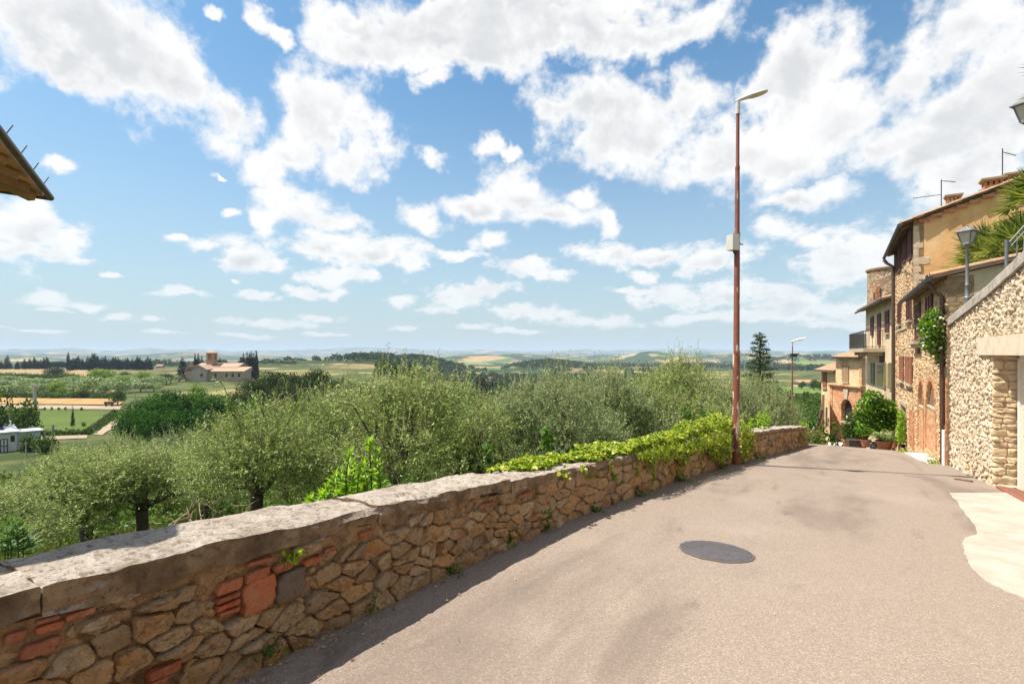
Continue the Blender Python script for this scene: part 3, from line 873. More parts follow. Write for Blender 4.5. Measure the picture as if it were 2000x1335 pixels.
# jamb of dressed courses, facing the camera
jamb0 = rwp(13.0, -0.0, 0); 
back = -rn
je = MB(); 
rngj = random.Random(5)
M_JAMB = stone_mat('dressed_stone', [(0.60, 0.43, 0.24), (0.66, 0.50, 0.31), (0.70, 0.56, 0.38), (0.56, 0.41, 0.25)], spot=(0.72, 0.58, 0.40), dark=(0.2, 0.13, 0.08), scale=7, stain=0.35, bump=0.012)
z = float(zr(13)) - 0.1
while z < LZ0 - 0.02:
    hh = min(rngj.uniform(0.07, 0.20), LZ0 - z)
    cuts = [0.0, rngj.uniform(0.12, 0.24), 0.36] if rngj.random() < 0.7 else [0.0, 0.36]
    for w0, w1 in zip(cuts[:-1], cuts[1:]):
        poly = [(w0 + 0.004, z + 0.005), (w1 - 0.004, z + 0.005), (w1 - 0.004, z + hh - 0.005), (w0 + 0.004, z + hh - 0.005)]
        vs, fs, cx, cy = stone_shape(poly, rngj.uniform(0.02, 0.05), rngj, it=1, n=18, rough=0.06, facet=0.15, k0=0.07)
        p = jamb0 + back * cx; p.z = cy
        me = bpy.data.meshes.new('jamb_stone'); me.from_pydata(vs, [], fs); me.update(); me.materials.append(M_JAMB)
        me.polygons.foreach_set('use_smooth', np.ones(len(me.polygons), dtype=bool))
        put('jamb_stone', me, ret, frame_m(p, back, rt))
    z += hh
# garage door set back, in a pale frame
M_DOORG = plain('cream_door', (0.74, 0.62, 0.50), 0.6, scale=2, col2=(0.66, 0.54, 0.42))
M_FRAMEG = plain('pale_frame', (0.80, 0.74, 0.66), 0.5, scale=3, col2=(0.74, 0.67, 0.58))
gd = MB()
def dpt(s, off, z): return rwp(s, off, z)
def dbox(s0, s1, o0, o1, z0, z1):
    c_ = [dpt(s, o, z) for z in (z0, z1) for o in (o0, o1) for s in (s0, s1)]
    return MB().add(c_, [(0, 2, 3, 1), (4, 5, 7, 6), (0, 1, 5, 4), (2, 6, 7, 3), (0, 4, 6, 2), (1, 3, 7, 5)])
zb = float(zr(13)) - 0.05
fr = dbox(12.93, 12.80, -0.33, -0.43, zb, 1.36); fr.put('door_frame', M_FRAMEG, ret)
f2 = dbox(12.80, 7.21, -0.33, -0.43, 1.30, 1.41); f2.put('door_frame', M_FRAMEG, ret)
gdoor = dbox(12.80, 7.21, -0.37, -0.42, zb - 0.3, 1.30).put('garage_door', M_DOORG, ret)
for k in range(5):
    z0 = zb + 0.1 + k * 0.48
    dbox(12.76, 7.3, -0.352, -0.37, z0, z0 + 0.44).put('door_panel', M_DOORG, gdoor)
# rubble stones of the retaining wall face: small, rough, deep jointed
rs = []
rng = random.Random(21)
def add_sites(s0, s1, zlo, zhi, dx, dy):
    s = s0
    while s > s1:
        z = zlo(s) + rng.uniform(0, dy)
        while z < zhi(s):
            rs.append((-(s + rng.uniform(-dx, dx) * 0.45), z + rng.uniform(-dy, dy) * 0.35)); z += dy * rng.uniform(0.7, 1.3)
        s -= dx
add_sites(16.5, 13.0, lambda s: float(zr(s)), lambda s: rw_top(s), 0.135, 0.105)
add_sites(12.95, 7.2, lambda s: LZ1 + 0.02, lambda s: rw_top(s), 0.15, 0.11)
add_sites(7.1, -4.0, lambda s: float(zr(s)), lambda s: rw_top(s), 0.20, 0.15)
cl = cells(rs, -16.55, 4.0, lambda x: (float(zr(-x)) - 0.05) if (x < -13.0 or x > -7.2) else LZ1, lambda x: rw_top(-x) - 0.01, aniso=1.15, reach=0.5)
lst = []
for q, st in zip(cl, rs):
    if not q: continue
    if st[0] < -13.0: q = clip_half(q, 1, 0, -13.0)
    if st[0] < -13.92 + 0.0: pass
    elif -13.92 <= st[0] < -6.6 and LZ0 - 0.06 < st[1] < LZ1 + 0.02: continue     # behind the lintel's end
    q = shrink(q, 0.006)
    if len(q) < 3 or abs(area(q)) < 0.0008: continue
    p = rwp(-st[0]); lst.append((abs(area(q)) / p.y ** 2, q, st))
lst.sort(key=lambda x: -x[0])
rest = MB()
for k, (_, q, st) in enumerate(lst):
    vs, fs, cx, cy = stone_shape(q, rng.uniform(0.012, 0.038), rng, it=1, n=9, rough=0.10, facet=0.28)
    p = rwp(-cx, -0.02, cy)
    Mx = frame_m(p, rt, rn)
    if k < 290:
        me = bpy.data.meshes.new('stone'); me.from_pydata(vs, [], fs); me.update(); me.materials.append(M_RSTONE)
        put('stone', me, ret, Mx)
    else:
        rest.add([Mx @ Vector(v) for v in vs], fs)
rest.put('small_stones', M_RSTONE, ret, kind='stuff')
# bank of garden earth behind the retaining wall
V = []; F = []
gs = np.linspace(-9, 18.2, 24)
for s in gs:
    for c in np.linspace(2.75, 9, 8):
        X, Y = xy(s, c); V.append((X, Y, rw_top(s) + 0.02 + 0.1 * (c - 2.7) * 0.5 + 0.1 * vn(X * 2, Y * 2, 4)))
for i in range(23):
    for j in range(7): F.append((i * 8 + j, i * 8 + j + 1, (i + 1) * 8 + j + 1, (i + 1) * 8 + j))
put('garden_bank', npmesh('garden_bank', np.array(V), np.array(F), M_TERRAIN, smooth=True), kind='structure', label='raised garden ground behind the retaining wall')
# drain channel before the garage
M_RUST = plain('rusty_steel', (0.23, 0.10, 0.055), 0.75, 0.3, scale=18, col2=(0.12, 0.06, 0.04), bump=0.003)
M_RUSTP = plain('red_brown_paint', (0.36, 0.115, 0.07), 0.6, scale=5, col2=(0.22, 0.075, 0.05), bump=0.002)
dr = empty('drain_channel', road_pt(1975, 990), label='rusty steel drain channel cover set in the pale concrete apron', cat='drain')
def seg(s0, c0, s1, c1, w, lift, h):
    a = Vector((*xy(s0, c0), float(zr(s0)) + lift)); b = Vector((*xy(s1, c1), float(zr(s1)) + lift))
    return MB().bar(a, b, w, h)
seg(12.75, 2.46, 7.4, 2.50, 0.22, 0.022, 0.03).put('grate_cover', M_RUST, dr)
for c0 in (2.345, 2.585): seg(12.75, c0, 7.4, c0 + 0.02, 0.02, 0.026, 0.045).put('rim', M_RUSTP, dr)
for x0, y0, x1, y1, lb_ in ((1866, 936, 1898, 941, 'short rusty drain slot in the asphalt near the rubble wall'),):
    a = road_pt(x0, y0, 0.012); b = road_pt(x1, y1, 0.012)
    g = empty('drain_slot', a, label=lb_, cat='drain')
    MB().bar(a, b, 0.10, 0.02).put('grate', M_RUST, g)
    MB().bar(a + Vector((0, 0, 0.004)), b + Vector((0, 0, 0.004)), 0.03, 0.02).put('slot', plain('dark_slot', (0.03, 0.025, 0.02), 0.9), g)
# ------------------------------------------------------------------ houses
class Fac:
    """a facade plane: O its near foot, t away along it, n outwards"""
    def __init__(s, O, t, nsign=1):
        s.O = Vector((O[0], O[1], 0)); s.t = Vector((t[0], t[1], 0)).normalized()
        s.n = Vector((-s.t.y, s.t.x, 0)) * nsign
    def px(s, x, y):
        d = Vector(((x - 1000) / 1000, 1, 0)); k = s.O.dot(s.n) / d.dot(s.n); q = d * k
        return (q - s.O).dot(s.t), EYE - (y - 690) / 1000 * k
    def P(s, a, z, d=0.0): return Vector((s.O.x + s.t.x * a + s.n.x * d, s.O.y + s.t.y * a + s.n.y * d, z))
    def rect(s, x0, x1, y0, y1):
        """a0,a1,z0,z1 from pixel left,right,top,bottom"""
        xm = (x0 + x1) / 2; a0 = s.px(x0, y0)[0]; a1 = s.px(x1, y0)[0]
        return min(a0, a1), max(a0, a1), s.px(xm, y1)[1], s.px(xm, y0)[1]
    def wall(s, outer, holes, depth, mb):
        loops = [[Vector((a, z, 0)) for a, z in outer]] + [[Vector((a, z, 0)) for a, z in h] for h in holes]
        flat = [q for l in loops for q in l]
        tri = tessellate_polygon(loops)
        vs = [s.P(q.x, q.y, 0) for q in flat]; mb.add(vs, [tuple(t) for t in tri])
        for l in loops:
            k = len(l)
            vs = [s.P(q.x, q.y, 0) for q in l] + [s.P(q.x, q.y, -depth) for q in l]
            mb.add(vs, [(i, (i + 1) % k, (i + 1) % k + k, i + k) for i in range(k)])
    def box(s, a0, a1, z0, z1, d0, d1, mb=None):
        mb = mb or MB(); c = s.P((a0 + a1) / 2, (z0 + z1) / 2, (d0 + d1) / 2)
        return mb.obox(c, s.t * (a1 - a0) / 2, s.n * (d1 - d0) / 2, Vector((0, 0, (z1 - z0) / 2)))
    def poly(s, pts, d0, d1, mb=None):
        mb = mb or MB(); return mb.prism([s.P(a, z, d0) for a, z in pts], s.n * (d1 - d0))
def arch(a0, a1, z0, z1, n=10, flat=1.0):
    r = (a1 - a0) / 2; zc = z1 - r * flat; m_ = (a0 + a1) / 2
    return [(a0, z0), (a1, z0)] + [(m_ + r * math.cos(t), zc + r * flat * math.sin(t)) for t in np.linspace(0, math.pi, n)]
def rectp(a0, a1, z0, z1): return [(a0, z0), (a1, z0), (a1, z1), (a0, z1)]

def masonry(name, tones, mort, sc=4.2, bumpd=0.03, plaster=None, pl_lo=0.5, pl_hi=0.62, stretch=(1, 1, 1.5), brick=None):
    """coursed rubble seen from afar, partly under plaster"""
    m, T, p, out, geo, oi = base_mat(name)
    pos = geo.outputs['Position']
    st = T.vm('MULTIPLY', T.vm('ADD', pos, T.scale(T.noise(pos, 3, 3, col=True), 0.06)), stretch)
    col = T.vor(st, sc, out='Color'); de = T.vor(st, sc, feature='DISTANCE_TO_EDGE')
    s_ = T.new('ShaderNodeSeparateColor'); T.l.new(col, s_.inputs[0])
    c = T.ramp(s_.outputs[0], [(i / len(tones), x) for i, x in enumerate(tones)], 'CONSTANT')
    c = T.mix(0.5, c, T.ramp(T.noise(pos, 30, 5, 0.7), [(0.3, (0.55, 0.5, 0.44)), (0.7, (1, 1, 1))]), 'MULTIPLY')
    joint = T.mr(de, 0.02, 0.07, 1, 0)
    c = T.mix(T.math('MULTIPLY', joint, 0.8), c, (*mort, 1))
    h = T.mr(de, 0.0, 0.14)
    if plaster:
        mk = T.mr(T.noise(pos, 0.7, 7, 0.62), pl_lo, pl_hi)
        pc = T.ramp(T.noise(pos, 2.4, 7, 0.65), [(0.3, tuple(x * 0.72 for x in plaster)), (0.65, plaster)])
        c = T.mix(mk, c, pc); h = T.mix(mk, h, (0.9, 0.9, 0.9, 1))
    c = T.mix(T.mr(T.noise(T.vm('MULTIPLY', pos, (2.5, 2.5, 0.25)), 1.0, 5, 0.6), 0.56, 0.75, 0, 0.35), c, (0.14, 0.11, 0.08, 1))
    T.l.new(c, p.inputs['Base Color']); p.inputs['Roughness'].default_value = 0.92; p.inputs['Specular IOR Level'].default_value = 0.15
    b = T.new('ShaderNodeBump'); b.inputs['Distance'].default_value = bumpd
    T.l.new(h, b.inputs['Height']); T.l.new(b.outputs[0], p.inputs['Normal'])
    return m
def brickwork(name, tones, mort=(0.40, 0.29, 0.19), patch=None, courses=15.0):
    """thin red courses; horizontal bands by height, staggered joints by noise"""
    m, T, p, out, geo, oi = base_mat(name)
    pos = geo.outputs['Position']
    st = T.vm('MULTIPLY', pos, (0.22, 0.22, 1.0))
    col = T.vor(st, courses, out='Color', rand=0.42); de = T.vor(st, courses, feature='DISTANCE_TO_EDGE', rand=0.42)
    s_ = T.new('ShaderNodeSeparateColor'); T.l.new(col, s_.inputs[0])
    c = T.ramp(s_.outputs[0], [(i / len(tones), x) for i, x in enumerate(tones)], 'CONSTANT')
    c = T.mix(T.mr(de, 0.02, 0.10, 0.75, 0), c, (*mort, 1))
    if patch:
        c = T.mix(T.mr(T.noise(pos, 0.9, 6, 0.65), 0.5, 0.62), c, (*patch, 1))
    c = T.mix(0.5, c, T.ramp(T.noise(pos, 6, 6, 0.7), [(0.3, (0.6, 0.55, 0.5)), (0.7, (1, 1, 1))]), 'MULTIPLY')
    T.l.new(c, p.inputs['Base Color']); p.inputs['Roughness'].default_value = 0.92; p.inputs['Specular IOR Level'].default_value = 0.15
    b = T.new('ShaderNodeBump'); b.inputs['Distance'].default_value = 0.012
    T.l.new(T.mr(de, 0.0, 0.1), b.inputs['Height']); T.l.new(b.outputs[0], p.inputs['Normal'])
    return m
M_RUBBLE = masonry('house_rubble', [(0.62, 0.425, 0.24), (0.53, 0.36, 0.20), (0.67, 0.485, 0.295), (0.57, 0.41, 0.25), (0.48, 0.31, 0.17), (0.62, 0.40, 0.215)], (0.60, 0.43, 0.255), plaster=(0.62, 0.43, 0.25), pl_lo=0.55, pl_hi=0.66)
M_RUBBLE2 = masonry('house_rubble_plastered', [(0.58, 0.44, 0.28), (0.50, 0.38, 0.25), (0.62, 0.49, 0.33)], (0.58, 0.45, 0.31), plaster=(0.66, 0.53, 0.36), pl_lo=0.40, pl_hi=0.52, sc=3.5)
M_TOWER = masonry('tower_rubble', [(0.46, 0.32, 0.21), (0.36, 0.25, 0.17), (0.55, 0.41, 0.28), (0.29, 0.20, 0.14)], (0.40, 0.28, 0.18), sc=3.2, bumpd=0.05)
M_BRICKW = brickwork('brick_courses', [(0.58, 0.20, 0.09), (0.62, 0.26, 0.12), (0.46, 0.15, 0.075), (0.62, 0.34, 0.18), (0.54, 0.21, 0.10)])
M_BRICKE = brickwork('old_brick', [(0.62, 0.27, 0.13), (0.66, 0.34, 0.175), (0.55, 0.22, 0.11), (0.62, 0.42, 0.25)], patch=(0.64, 0.47, 0.30), courses=9.0)
M_INFILL = brickwork('pale_brick',  [(0.64, 0.33, 0.165), (0.68, 0.39, 0.21), (0.56, 0.255, 0.125), (0.68, 0.44, 0.26)], courses=15.0)
M_OCHRE = plain('ochre_plaster', (0.70, 0.435, 0.20), 0.92, scale=0.9, col2=(0.56, 0.325, 0.135), bump=0.004, bscale=25, spec=0.15)
m, T, p_, out, geo, oi = base_mat('ochre_plaster')
pos = geo.outputs['Position']
c = T.ramp(T.noise(pos, 1.0, 8, 0.66), [(0.28, (0.50, 0.29, 0.125)), (0.48, (0.66, 0.405, 0.18)), (0.68, (0.74, 0.50, 0.27))])
c = T.mix(T.mr(T.noise(T.vm('MULTIPLY', pos, (2.2, 2.2, 0.35)), 1.3, 6, 0.65), 0.52, 0.72, 0, 0.45), c, (0.44, 0.29, 0.15, 1))
c = T.mix(T.mr(T.noise(pos, 2.7, 8, 0.7), 0.60, 0.66, 0, 0.7), c, (0.60, 0.47, 0.32, 1))
T.l.new(c, p_.inputs['Base Color']); p_.inputs['Roughness'].default_value = 0.93; p_.inputs['Specular IOR Level'].default_value = 0.15
b_ = T.new('ShaderNodeBump'); b_.inputs['Distance'].default_value = 0.012; T.l.new(T.noise(pos, 9, 8, 0.7), b_.inputs['Height']); T.l.new(b_.outputs[0], p_.inputs['Normal'])
M_OCHRE = m
M_SIDEPL = plain('dull_plaster', (0.52, 0.44, 0.30), 0.92, scale=1.6, col2=(0.42, 0.35, 0.235), bump=0.004, bscale=25, spec=0.15)
M_LUN = plain('lunette_shaded', (0.22, 0.14, 0.075), 0.92, scale=3, col2=(0.15, 0.095, 0.05))  # plaster darkened: the shade inside the arch heads is put into its colour
M_QUOIN = stone_mat('quoin_stone', [(0.58, 0.44, 0.29), (0.64, 0.50, 0.35)], spot=(0.68, 0.57, 0.42), dark=(0.2, 0.14, 0.09), scale=5, stain=0.3)
M_TILE = stone_mat('roof_tile', [(0.40, 0.215, 0.115), (0.46, 0.26, 0.145), (0.34, 0.18, 0.10), (0.47, 0.31, 0.19), (0.36, 0.24, 0.15)], spot=(0.46, 0.36, 0.24), dark=(0.12, 0.09, 0.06), scale=6, stain=0.4, bump=0.006)
M_EAVE = plain('eave_wood', (0.15, 0.095, 0.06), 0.85, scale=6, col2=(0.09, 0.06, 0.04))
M_PURPLE = plain('oxblood_paint', (0.145, 0.045, 0.04), 0.55, scale=6, col2=(0.10, 0.03, 0.028))
M_BROWNSH = plain('brown_paint', (0.33, 0.125, 0.055), 0.55, scale=6, col2=(0.25, 0.09, 0.04))
M_GREENSH = plain('green_paint', (0.20, 0.195, 0.075), 0.55, scale=6, col2=(0.14, 0.14, 0.055))
M_TANSH = plain('tan_paint', (0.40, 0.27, 0.14), 0.6, scale=6, col2=(0.31, 0.20, 0.10))
M_DARKGLASS = plain('dark_glass', (0.03, 0.032, 0.035), 0.12, scale=3, col2=(0.02, 0.02, 0.022))
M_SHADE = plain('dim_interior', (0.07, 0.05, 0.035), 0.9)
M_PIPE = plain('brown_pipe', (0.10, 0.06, 0.045), 0.45, 0.2, scale=5, col2=(0.075, 0.045, 0.035))
M_IRON = plain('iron', (0.07, 0.072, 0.075), 0.5, 0.6, scale=20, col2=(0.045, 0.045, 0.05))
M_SILL = plain('sill_stone', (0.46, 0.38, 0.27), 0.9, scale=6, col2=(0.36, 0.29, 0.2))
M_WPIPE = plain('white_pipe', (0.78, 0.76, 0.72), 0.5, scale=4, col2=(0.7, 0.67, 0.62))

def shutter(F, a0, a1, z0, z1, mat, parent, d=0.0, slats=True, label=None, ang=0.0):
    """one louvred leaf: frame with slats"""
    fw = min(0.05, (a1 - a0) * 0.2)
    mb = MB()
    F.box(a0, a0 + fw, z0, z1, d, d + 0.045, mb); F.box(a1 - fw, a1, z0, z1, d, d + 0.045, mb)
    F.box(a0 + fw, a1 - fw, z0, z0 + fw, d, d + 0.045, mb); F.box(a0 + fw, a1 - fw, z1 - fw, z1, d, d + 0.045, mb)
    F.box(a0 + fw, a1 - fw, z0 + fw, z1 - fw, d, d + 0.012, mb)
    o = mb.put('shutter', mat, parent)
    sl = MB(); n = max(4, int((z1 - z0) / 0.07))
    for i in range(n):
        z = z0 + fw + (z1 - z0 - 2 * fw) * (i + 0.5) / n
        c = F.P((a0 + a1) / 2, z, d + 0.026)
        sl.obox(c, F.t * (a1 - a0 - 2 * fw) / 2, F.n * 0.014 + Vector((0, 0, -0.014)), (F.n + Vector((0, 0, 1))) * 0.004)
    sl.put('slats', mat, o, kind='stuff')
    if label: o['label'] = label
    return o
def window(F, rect, mat, parent, n=2, sill=True, d=0.004, label=None):
    a0, a1, z0, z1 = rect
    w = MB(); F.box(a0, a1, z0, z1, d, d + 0.02, w)
    win = w.put('window', M_DARKGLASS, parent)
    for i in range(n):
        b0 = a0 + (a1 - a0) * i / n + 0.004; b1 = a0 + (a1 - a0) * (i + 1) / n - 0.004
        shutter(F, b0, b1, z0, z1, mat, win, d + 0.02, label=label)
    if sill: F.box(a0 - 0.06, a1 + 0.06, z0 - 0.075, z0 - 0.004, d, d + 0.11).put('sill', M_SILL, win)
    return win
def half_tile(r0, r1, L, n=6, th=0.014):
    """coppo tile: half round, tapering, lying along +y, crown up"""
    V = []; F = []
    for (y, r) in ((0, r0), (L, r1)):
        for k in range(n + 1):
            t = math.pi * k / n; V.append((r * math.cos(t), y, r * 0.8 * math.sin(t)))
        for k in range(n + 1):
            t = math.pi * k / n; V.append(((r - th) * math.cos(t), y, (r - th) * 0.8 * math.sin(t)))
    m_ = n + 1
    for k in range(n):
        F.append((k, k + 1, 2 * m_ + k + 1, 2 * m_ + k)); F.append((m_ + k + 1, m_ + k, 3 * m_ + k, 3 * m_ + k + 1))
        F.append((k + 1, k, m_ + k, m_ + k + 1)); F.append((2 * m_ + k, 2 * m_ + k + 1, 3 * m_ + k + 1, 3 * m_ + k))
    return V, F
_tv, _tf = half_tile(0.095, 0.075, 0.46)
TILE_ME = bpy.data.meshes.new('roof_tile'); TILE_ME.from_pydata(_tv, [], _tf); TILE_ME.update(); TILE_ME.materials.append(M_TILE)
TILE_ME.polygons.foreach_set('use_smooth', np.ones(len(TILE_ME.polygons), dtype=bool)); TILE_ME.set_sharp_from_angle(angle=R(45))
def tiles(P0, along, up, n_al, n_up, parent, seed=0, pitch_w=0.2, course=0.36, single=True, limit=280):
    """rows of coppi from the eave corner P0; along the eave, up the slope"""
    rg = random.Random(seed)
    al = Vector(along).normalized(); upv = Vector(up).normalized(); nn = al.cross(upv).normalized()
    if nn.z < 0: nn = -nn
    k = 0; rest = MB()
    for j in range(n_up):
        for i in range(n_al):
            p = Vector(P0) + al * (i * pitch_w + rg.uniform(-0.012, 0.012)) + upv * (j * course + rg.uniform(-0.02, 0.02)) + nn * (0.01 + rg.uniform(0, 0.012))
            u2 = (upv + al * rg.uniform(-0.03, 0.03)).normalized(); a2 = u2.cross(nn).normalized()
            M = Matrix(((a2.x, u2.x, nn.x, p.x), (a2.y, u2.y, nn.y, p.y), (a2.z, u2.z, nn.z, p.z), (0, 0, 0, 1)))
            if single and k < limit: put('tile', TILE_ME, parent, M)
            else: rest.add([M @ Vector(v) for v in _tv], _tf)
            k += 1
    if rest.v: rest.put('far_tiles', M_TILE, parent, smooth=True, kind='stuff')
def pipe(pts, r, mat, parent, name='downpipe', **kw): return MB().tube(pts, r, 8).put(name, mat, parent, smooth=True, **kw)

# ---- A+B share one street line: the low arched house and the tall ochre house
O_B = Vector((11.02, 13.06, 0)); tB = Vector((math.sin(R(32.6)), math.cos(R(32.6)), 0))
FB = Fac(O_B, tB)
A_C = FB.px(1784, 500)[0]            # the ochre house's near corner along this line
A_E = FB.px(1749, 600)[0]
GB = -3.9                            # walls go down into the ground
# low house
low = empty('arched_house', FB.P(3, -2.2), label='low rubble house with two tall arches and red louvred shutters', cat='house')
zeB = FB.px(1838, 548)[1]
zeB_far = zeB
holes = []
A1 = FB.rect(1793.5, 1804, 744, 878); A2 = FB.rect(1808.5, 1828, 743, 884)
D1 = FB.rect(1759.5, 1770.5, 792, 872); D2 = FB.rect(1776, 1786, 800, 873)
hB = [arch(*A1, flat=1.3), arch(*A2, flat=1.3), rectp(*D2)]
mb = MB()
aB1 = A_C + 0.0
A0 = -0.48
FB.wall([(A0, GB), (aB1 - 0.01, GB), (aB1 - 0.01, zeB), (A0, zeB)], hB[:2], 0.5, mb)
# near end (plastered) and top are separate parts
mb.put('wall', M_RUBBLE, low)
# D2 sits right at the corner of the two houses: keep it in the low house
for (r_, f_) in ((A1, 1.3), (A2, 1.3)):
    a0, a1, z0, z1 = r_
    zs = z0 + (z1 - z0) * 0.62
    FB.poly(rectp(a0, a1, z0, zs), -0.49, -0.02).put('arch_infill', M_INFILL, low)
    FB.poly(arch(a0, a1, zs, z1, flat=f_), -0.49, -0.07).put('lunette', M_LUN, low)
    FB.box(a0 + 0.02, a1 - 0.02, zs - 0.03, zs + 0.03, -0.07, 0.0).put('impost', M_SILL, low)
    # brick ring
    rb = MB(); N = 11
    w = 0.13; ro = (a1 - a0) / 2; zc = z1 - ro * f_; mm_ = (a0 + a1) / 2
    for i in range(N):
        t0, t1 = math.pi * i / N + 0.02, math.pi * (i + 1) / N - 0.02
        q = [(mm_ + (ro + e) * math.cos(t), zc + (ro * f_ + e) * math.sin(t)) for e, t in ((0, t0), (w, t0), (w, t1), (0, t1))]
        FB.poly(q, 0.0, 0.018, rb)
    rb.put('arch_ring', M_BRICKW, low)
    for e0, e1 in ((a0 - 0.12, a0 - 0.004), (a1 + 0.004, a1 + 0.12)):
        FB.box(e0, e1, z0, zc, 0.0, 0.016).put('arch_jamb', M_BRICKW, low)
FB.poly(rectp(*D2), -0.02, 0.016).put('blocked_door', M_BRICKW, low)
FB.box(A0 + 0.002, 0.42, GB, FB.px(1840, 735)[1], 0.0, 0.022).put('brick_pier', M_BRICKW, low)
window(FB, FB.rect(1790.5, 1799, 592, 666), M_PURPLE, low, 2, False)
window(FB, FB.rect(1812, 1823, 576, 640), M_PURPLE, low, 2, False)
a0, a1, z0, z1 = FB.rect(1787.5, 1801, 667, 672)
cb = MB(); FB.box(a0, a1, z0, z1, 0.0, 0.22, cb); FB.box(a0 + 0.15, a1 - 0.15, z0 - 0.12, z0, 0.0, 0.14, cb); cb.put('corbel', M_SILL, low)
a0, a1, z0, z1 = FB.rect(1793, 1798, 676, 690); FB.box(a0, a1, z0, z1, 0.0, 0.03).put('niche', M_SHADE, low)
# rubble of the street front, in relief: too small here to single out
M_FSTONE = stone_mat('facade_stone', [(0.62, 0.42, 0.235), (0.48, 0.325, 0.18), (0.70, 0.505, 0.31), (0.57, 0.405, 0.25), (0.43, 0.27, 0.145), (0.64, 0.405, 0.215)], spot=(0.68, 0.50, 0.32), dark=(0.2, 0.13, 0.07), scale=6, stain=0.5, bump=0.01)
def relief(F, a0, a1, z0f, z1f, openings, dx, dz, seed, parent, mat=M_FSTONE, mg=0.14):
    rg = random.Random(seed); st = []; a = a0
    while a < a1:
        z = z0f(a)
        while z < z1f(a): st.append((a + rg.uniform(-.4, .4) * dx, z + rg.uniform(-.3, .3) * dz)); z += dz * rg.uniform(.75, 1.3)
        a += dx
    mb = MB()
    for q in cells(st, a0, a1, lambda x: z0f(x), lambda x: z1f(x), aniso=1.4, reach=0.6):
        if not q: continue
        xs_ = [v[0] for v in q]; ys_ = [v[1] for v in q]
        if any(min(xs_) < o[1] + mg and max(xs_) > o[0] - mg and min(ys_) < o[3] + mg and max(ys_) > o[2] - 0.03 for o in openings): continue
        q = shrink(q, 0.010)
        if len(q) < 3 or abs(area(q)) < 0.002: continue
        if rg.random() < 0.25: continue
        vs, fs, cx, cy = stone_shape(q, rg.uniform(0.006, 0.024), rg, it=1, n=8, rough=0.06, back=0.01)
        M = frame_m(F.P(cx, cy, 0.0), F.t, F.n); mb.add([M @ Vector(v) for v in vs], fs)
    mb.put('rubble', mat, parent, smooth=True, autos=50, kind='stuff')
OPB = [A1, A2, D2, FB.rect(1790.5, 1799, 592, 690), FB.rect(1812, 1823, 576, 640), (A0 - 0.1, 0.42, -9, FB.px(1840, 735)[1])]
relief(FB, A0, A_C - 0.02, lambda a: -3.0, lambda a: zeB - 0.05, OPB, 0.17, 0.105, 61, low)
# near end wall and roof of the low house
tin = -FB.n                      # into the house
slopeB = 0.20
ge = MB(); wB = 3.4
e0 = FB.P(A0, 0)
pts = [Vector((e0.x, e0.y, GB)), Vector((e0.x, e0.y, zeB)), Vector((e0.x, e0.y, 0)) + tin * wB + Vector((0, 0, zeB + slopeB * wB)), Vector((e0.x, e0.y, GB)) + tin * wB]
ge.prism(pts, FB.t * 0.25); ge.put('end_wall', M_SIDEPL, low)
def roof_slab(F, a0, a1, ze, slope, w, over, th, mat, parent, name='roof', lip=0.12):
    """single pitch from the eave (overhanging by over) up into the house"""
    mb = MB()
    for k, (za, zb_) in enumerate(((0, th),)):
        A = F.P(a0 - lip, ze - slope * over + za, over); B = F.P(a1 + 0, ze - slope * over + za, over)
        C = F.P(a1 + 0, ze + slope * w + za, -w); D = F.P(a0 - lip, ze + slope * w + za, -w)
        mb.prism([A, B, C, D], (0, 0, th))
    return mb.put(name, mat, parent)
rB = roof_slab(FB, A0, aB1 - 0.02, zeB + 0.02, slopeB, wB, 0.30, 0.07, M_EAVE, low)
upB = (tin + Vector((0, 0, slopeB)))
tiles(FB.P(A0 - 0.02, zeB + 0.095 - slopeB * 0.34, 0.34), FB.t, upB, int((aB1 - A0 + 0.1) / 0.2), 10, rB, 3)
pipe([FB.P(A0 - 0.2, zeB - slopeB * 0.38 + 0.02, 0.38), FB.P(aB1, zeB - slopeB * 0.38 + 0.02, 0.38)], 0.065, M_IRON, low, 'gutter')
pipe([FB.P(-0.30, zeB - 0.1, 0.36), FB.P(-0.30, zeB - 0.3, 0.25), FB.P(-0.31, zeB - 0.5, 0.08), FB.P(-0.31, -0.35, 0.08)], 0.05, M_PIPE, low)
pipe([FB.P(-0.30, -0.36, 0.08), FB.P(-0.30, -2.4, 0.08)], 0.04, M_PIPE, low)
pipe([FB.P(-0.42, -0.45, 0.06), FB.P(-0.42, -2.2, 0.06)], 0.04, M_WPIPE, low, label='white lower length of rain pipe')

# tall ochre house
och = empty('ochre_house', FB.P(A_C + 2.5, -2.8), label='tall three storey house with ochre plastered gable and stone front', cat='house')
zA = FB.px(1784, 433)[1]
mb = MB()
UP = [(1749.5, 1754, 488, 530), (1755.5, 1761.5, 478, 530), (1765, 1772, 462, 512), (1776, 1782, 450, 507)]
FB.wall([(A_C, GB - 1), (A_E, GB - 1), (A_E, zA), (A_C, zA)], [rectp(*D1)], 0.3, mb)
mb.put('front_wall', M_RUBBLE, och)
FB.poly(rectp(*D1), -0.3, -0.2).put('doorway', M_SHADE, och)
a0, a1, z0, z1 = D1
FB.box(a0 - 0.1, a1 + 0.1, z1 + 0.004, z1 + 0.16, 0.0, 0.03).put('door_lintel', M_SILL, och)
FB.box(a0 - 0.1, a0 - 0.004, z0, z1, 0.0, 0.025).put('door_jamb', M_SILL, och)
for q in UP: window(FB, FB.rect(*q), M_PURPLE, och, 2, False)
window(FB, FB.rect(1756, 1761, 590, 634), M_PURPLE, och, 2, True)
w_ = FB.rect(1773.5, 1781, 578, 626)
o = window(FB, w_, M_PURPLE, och, 2, True)
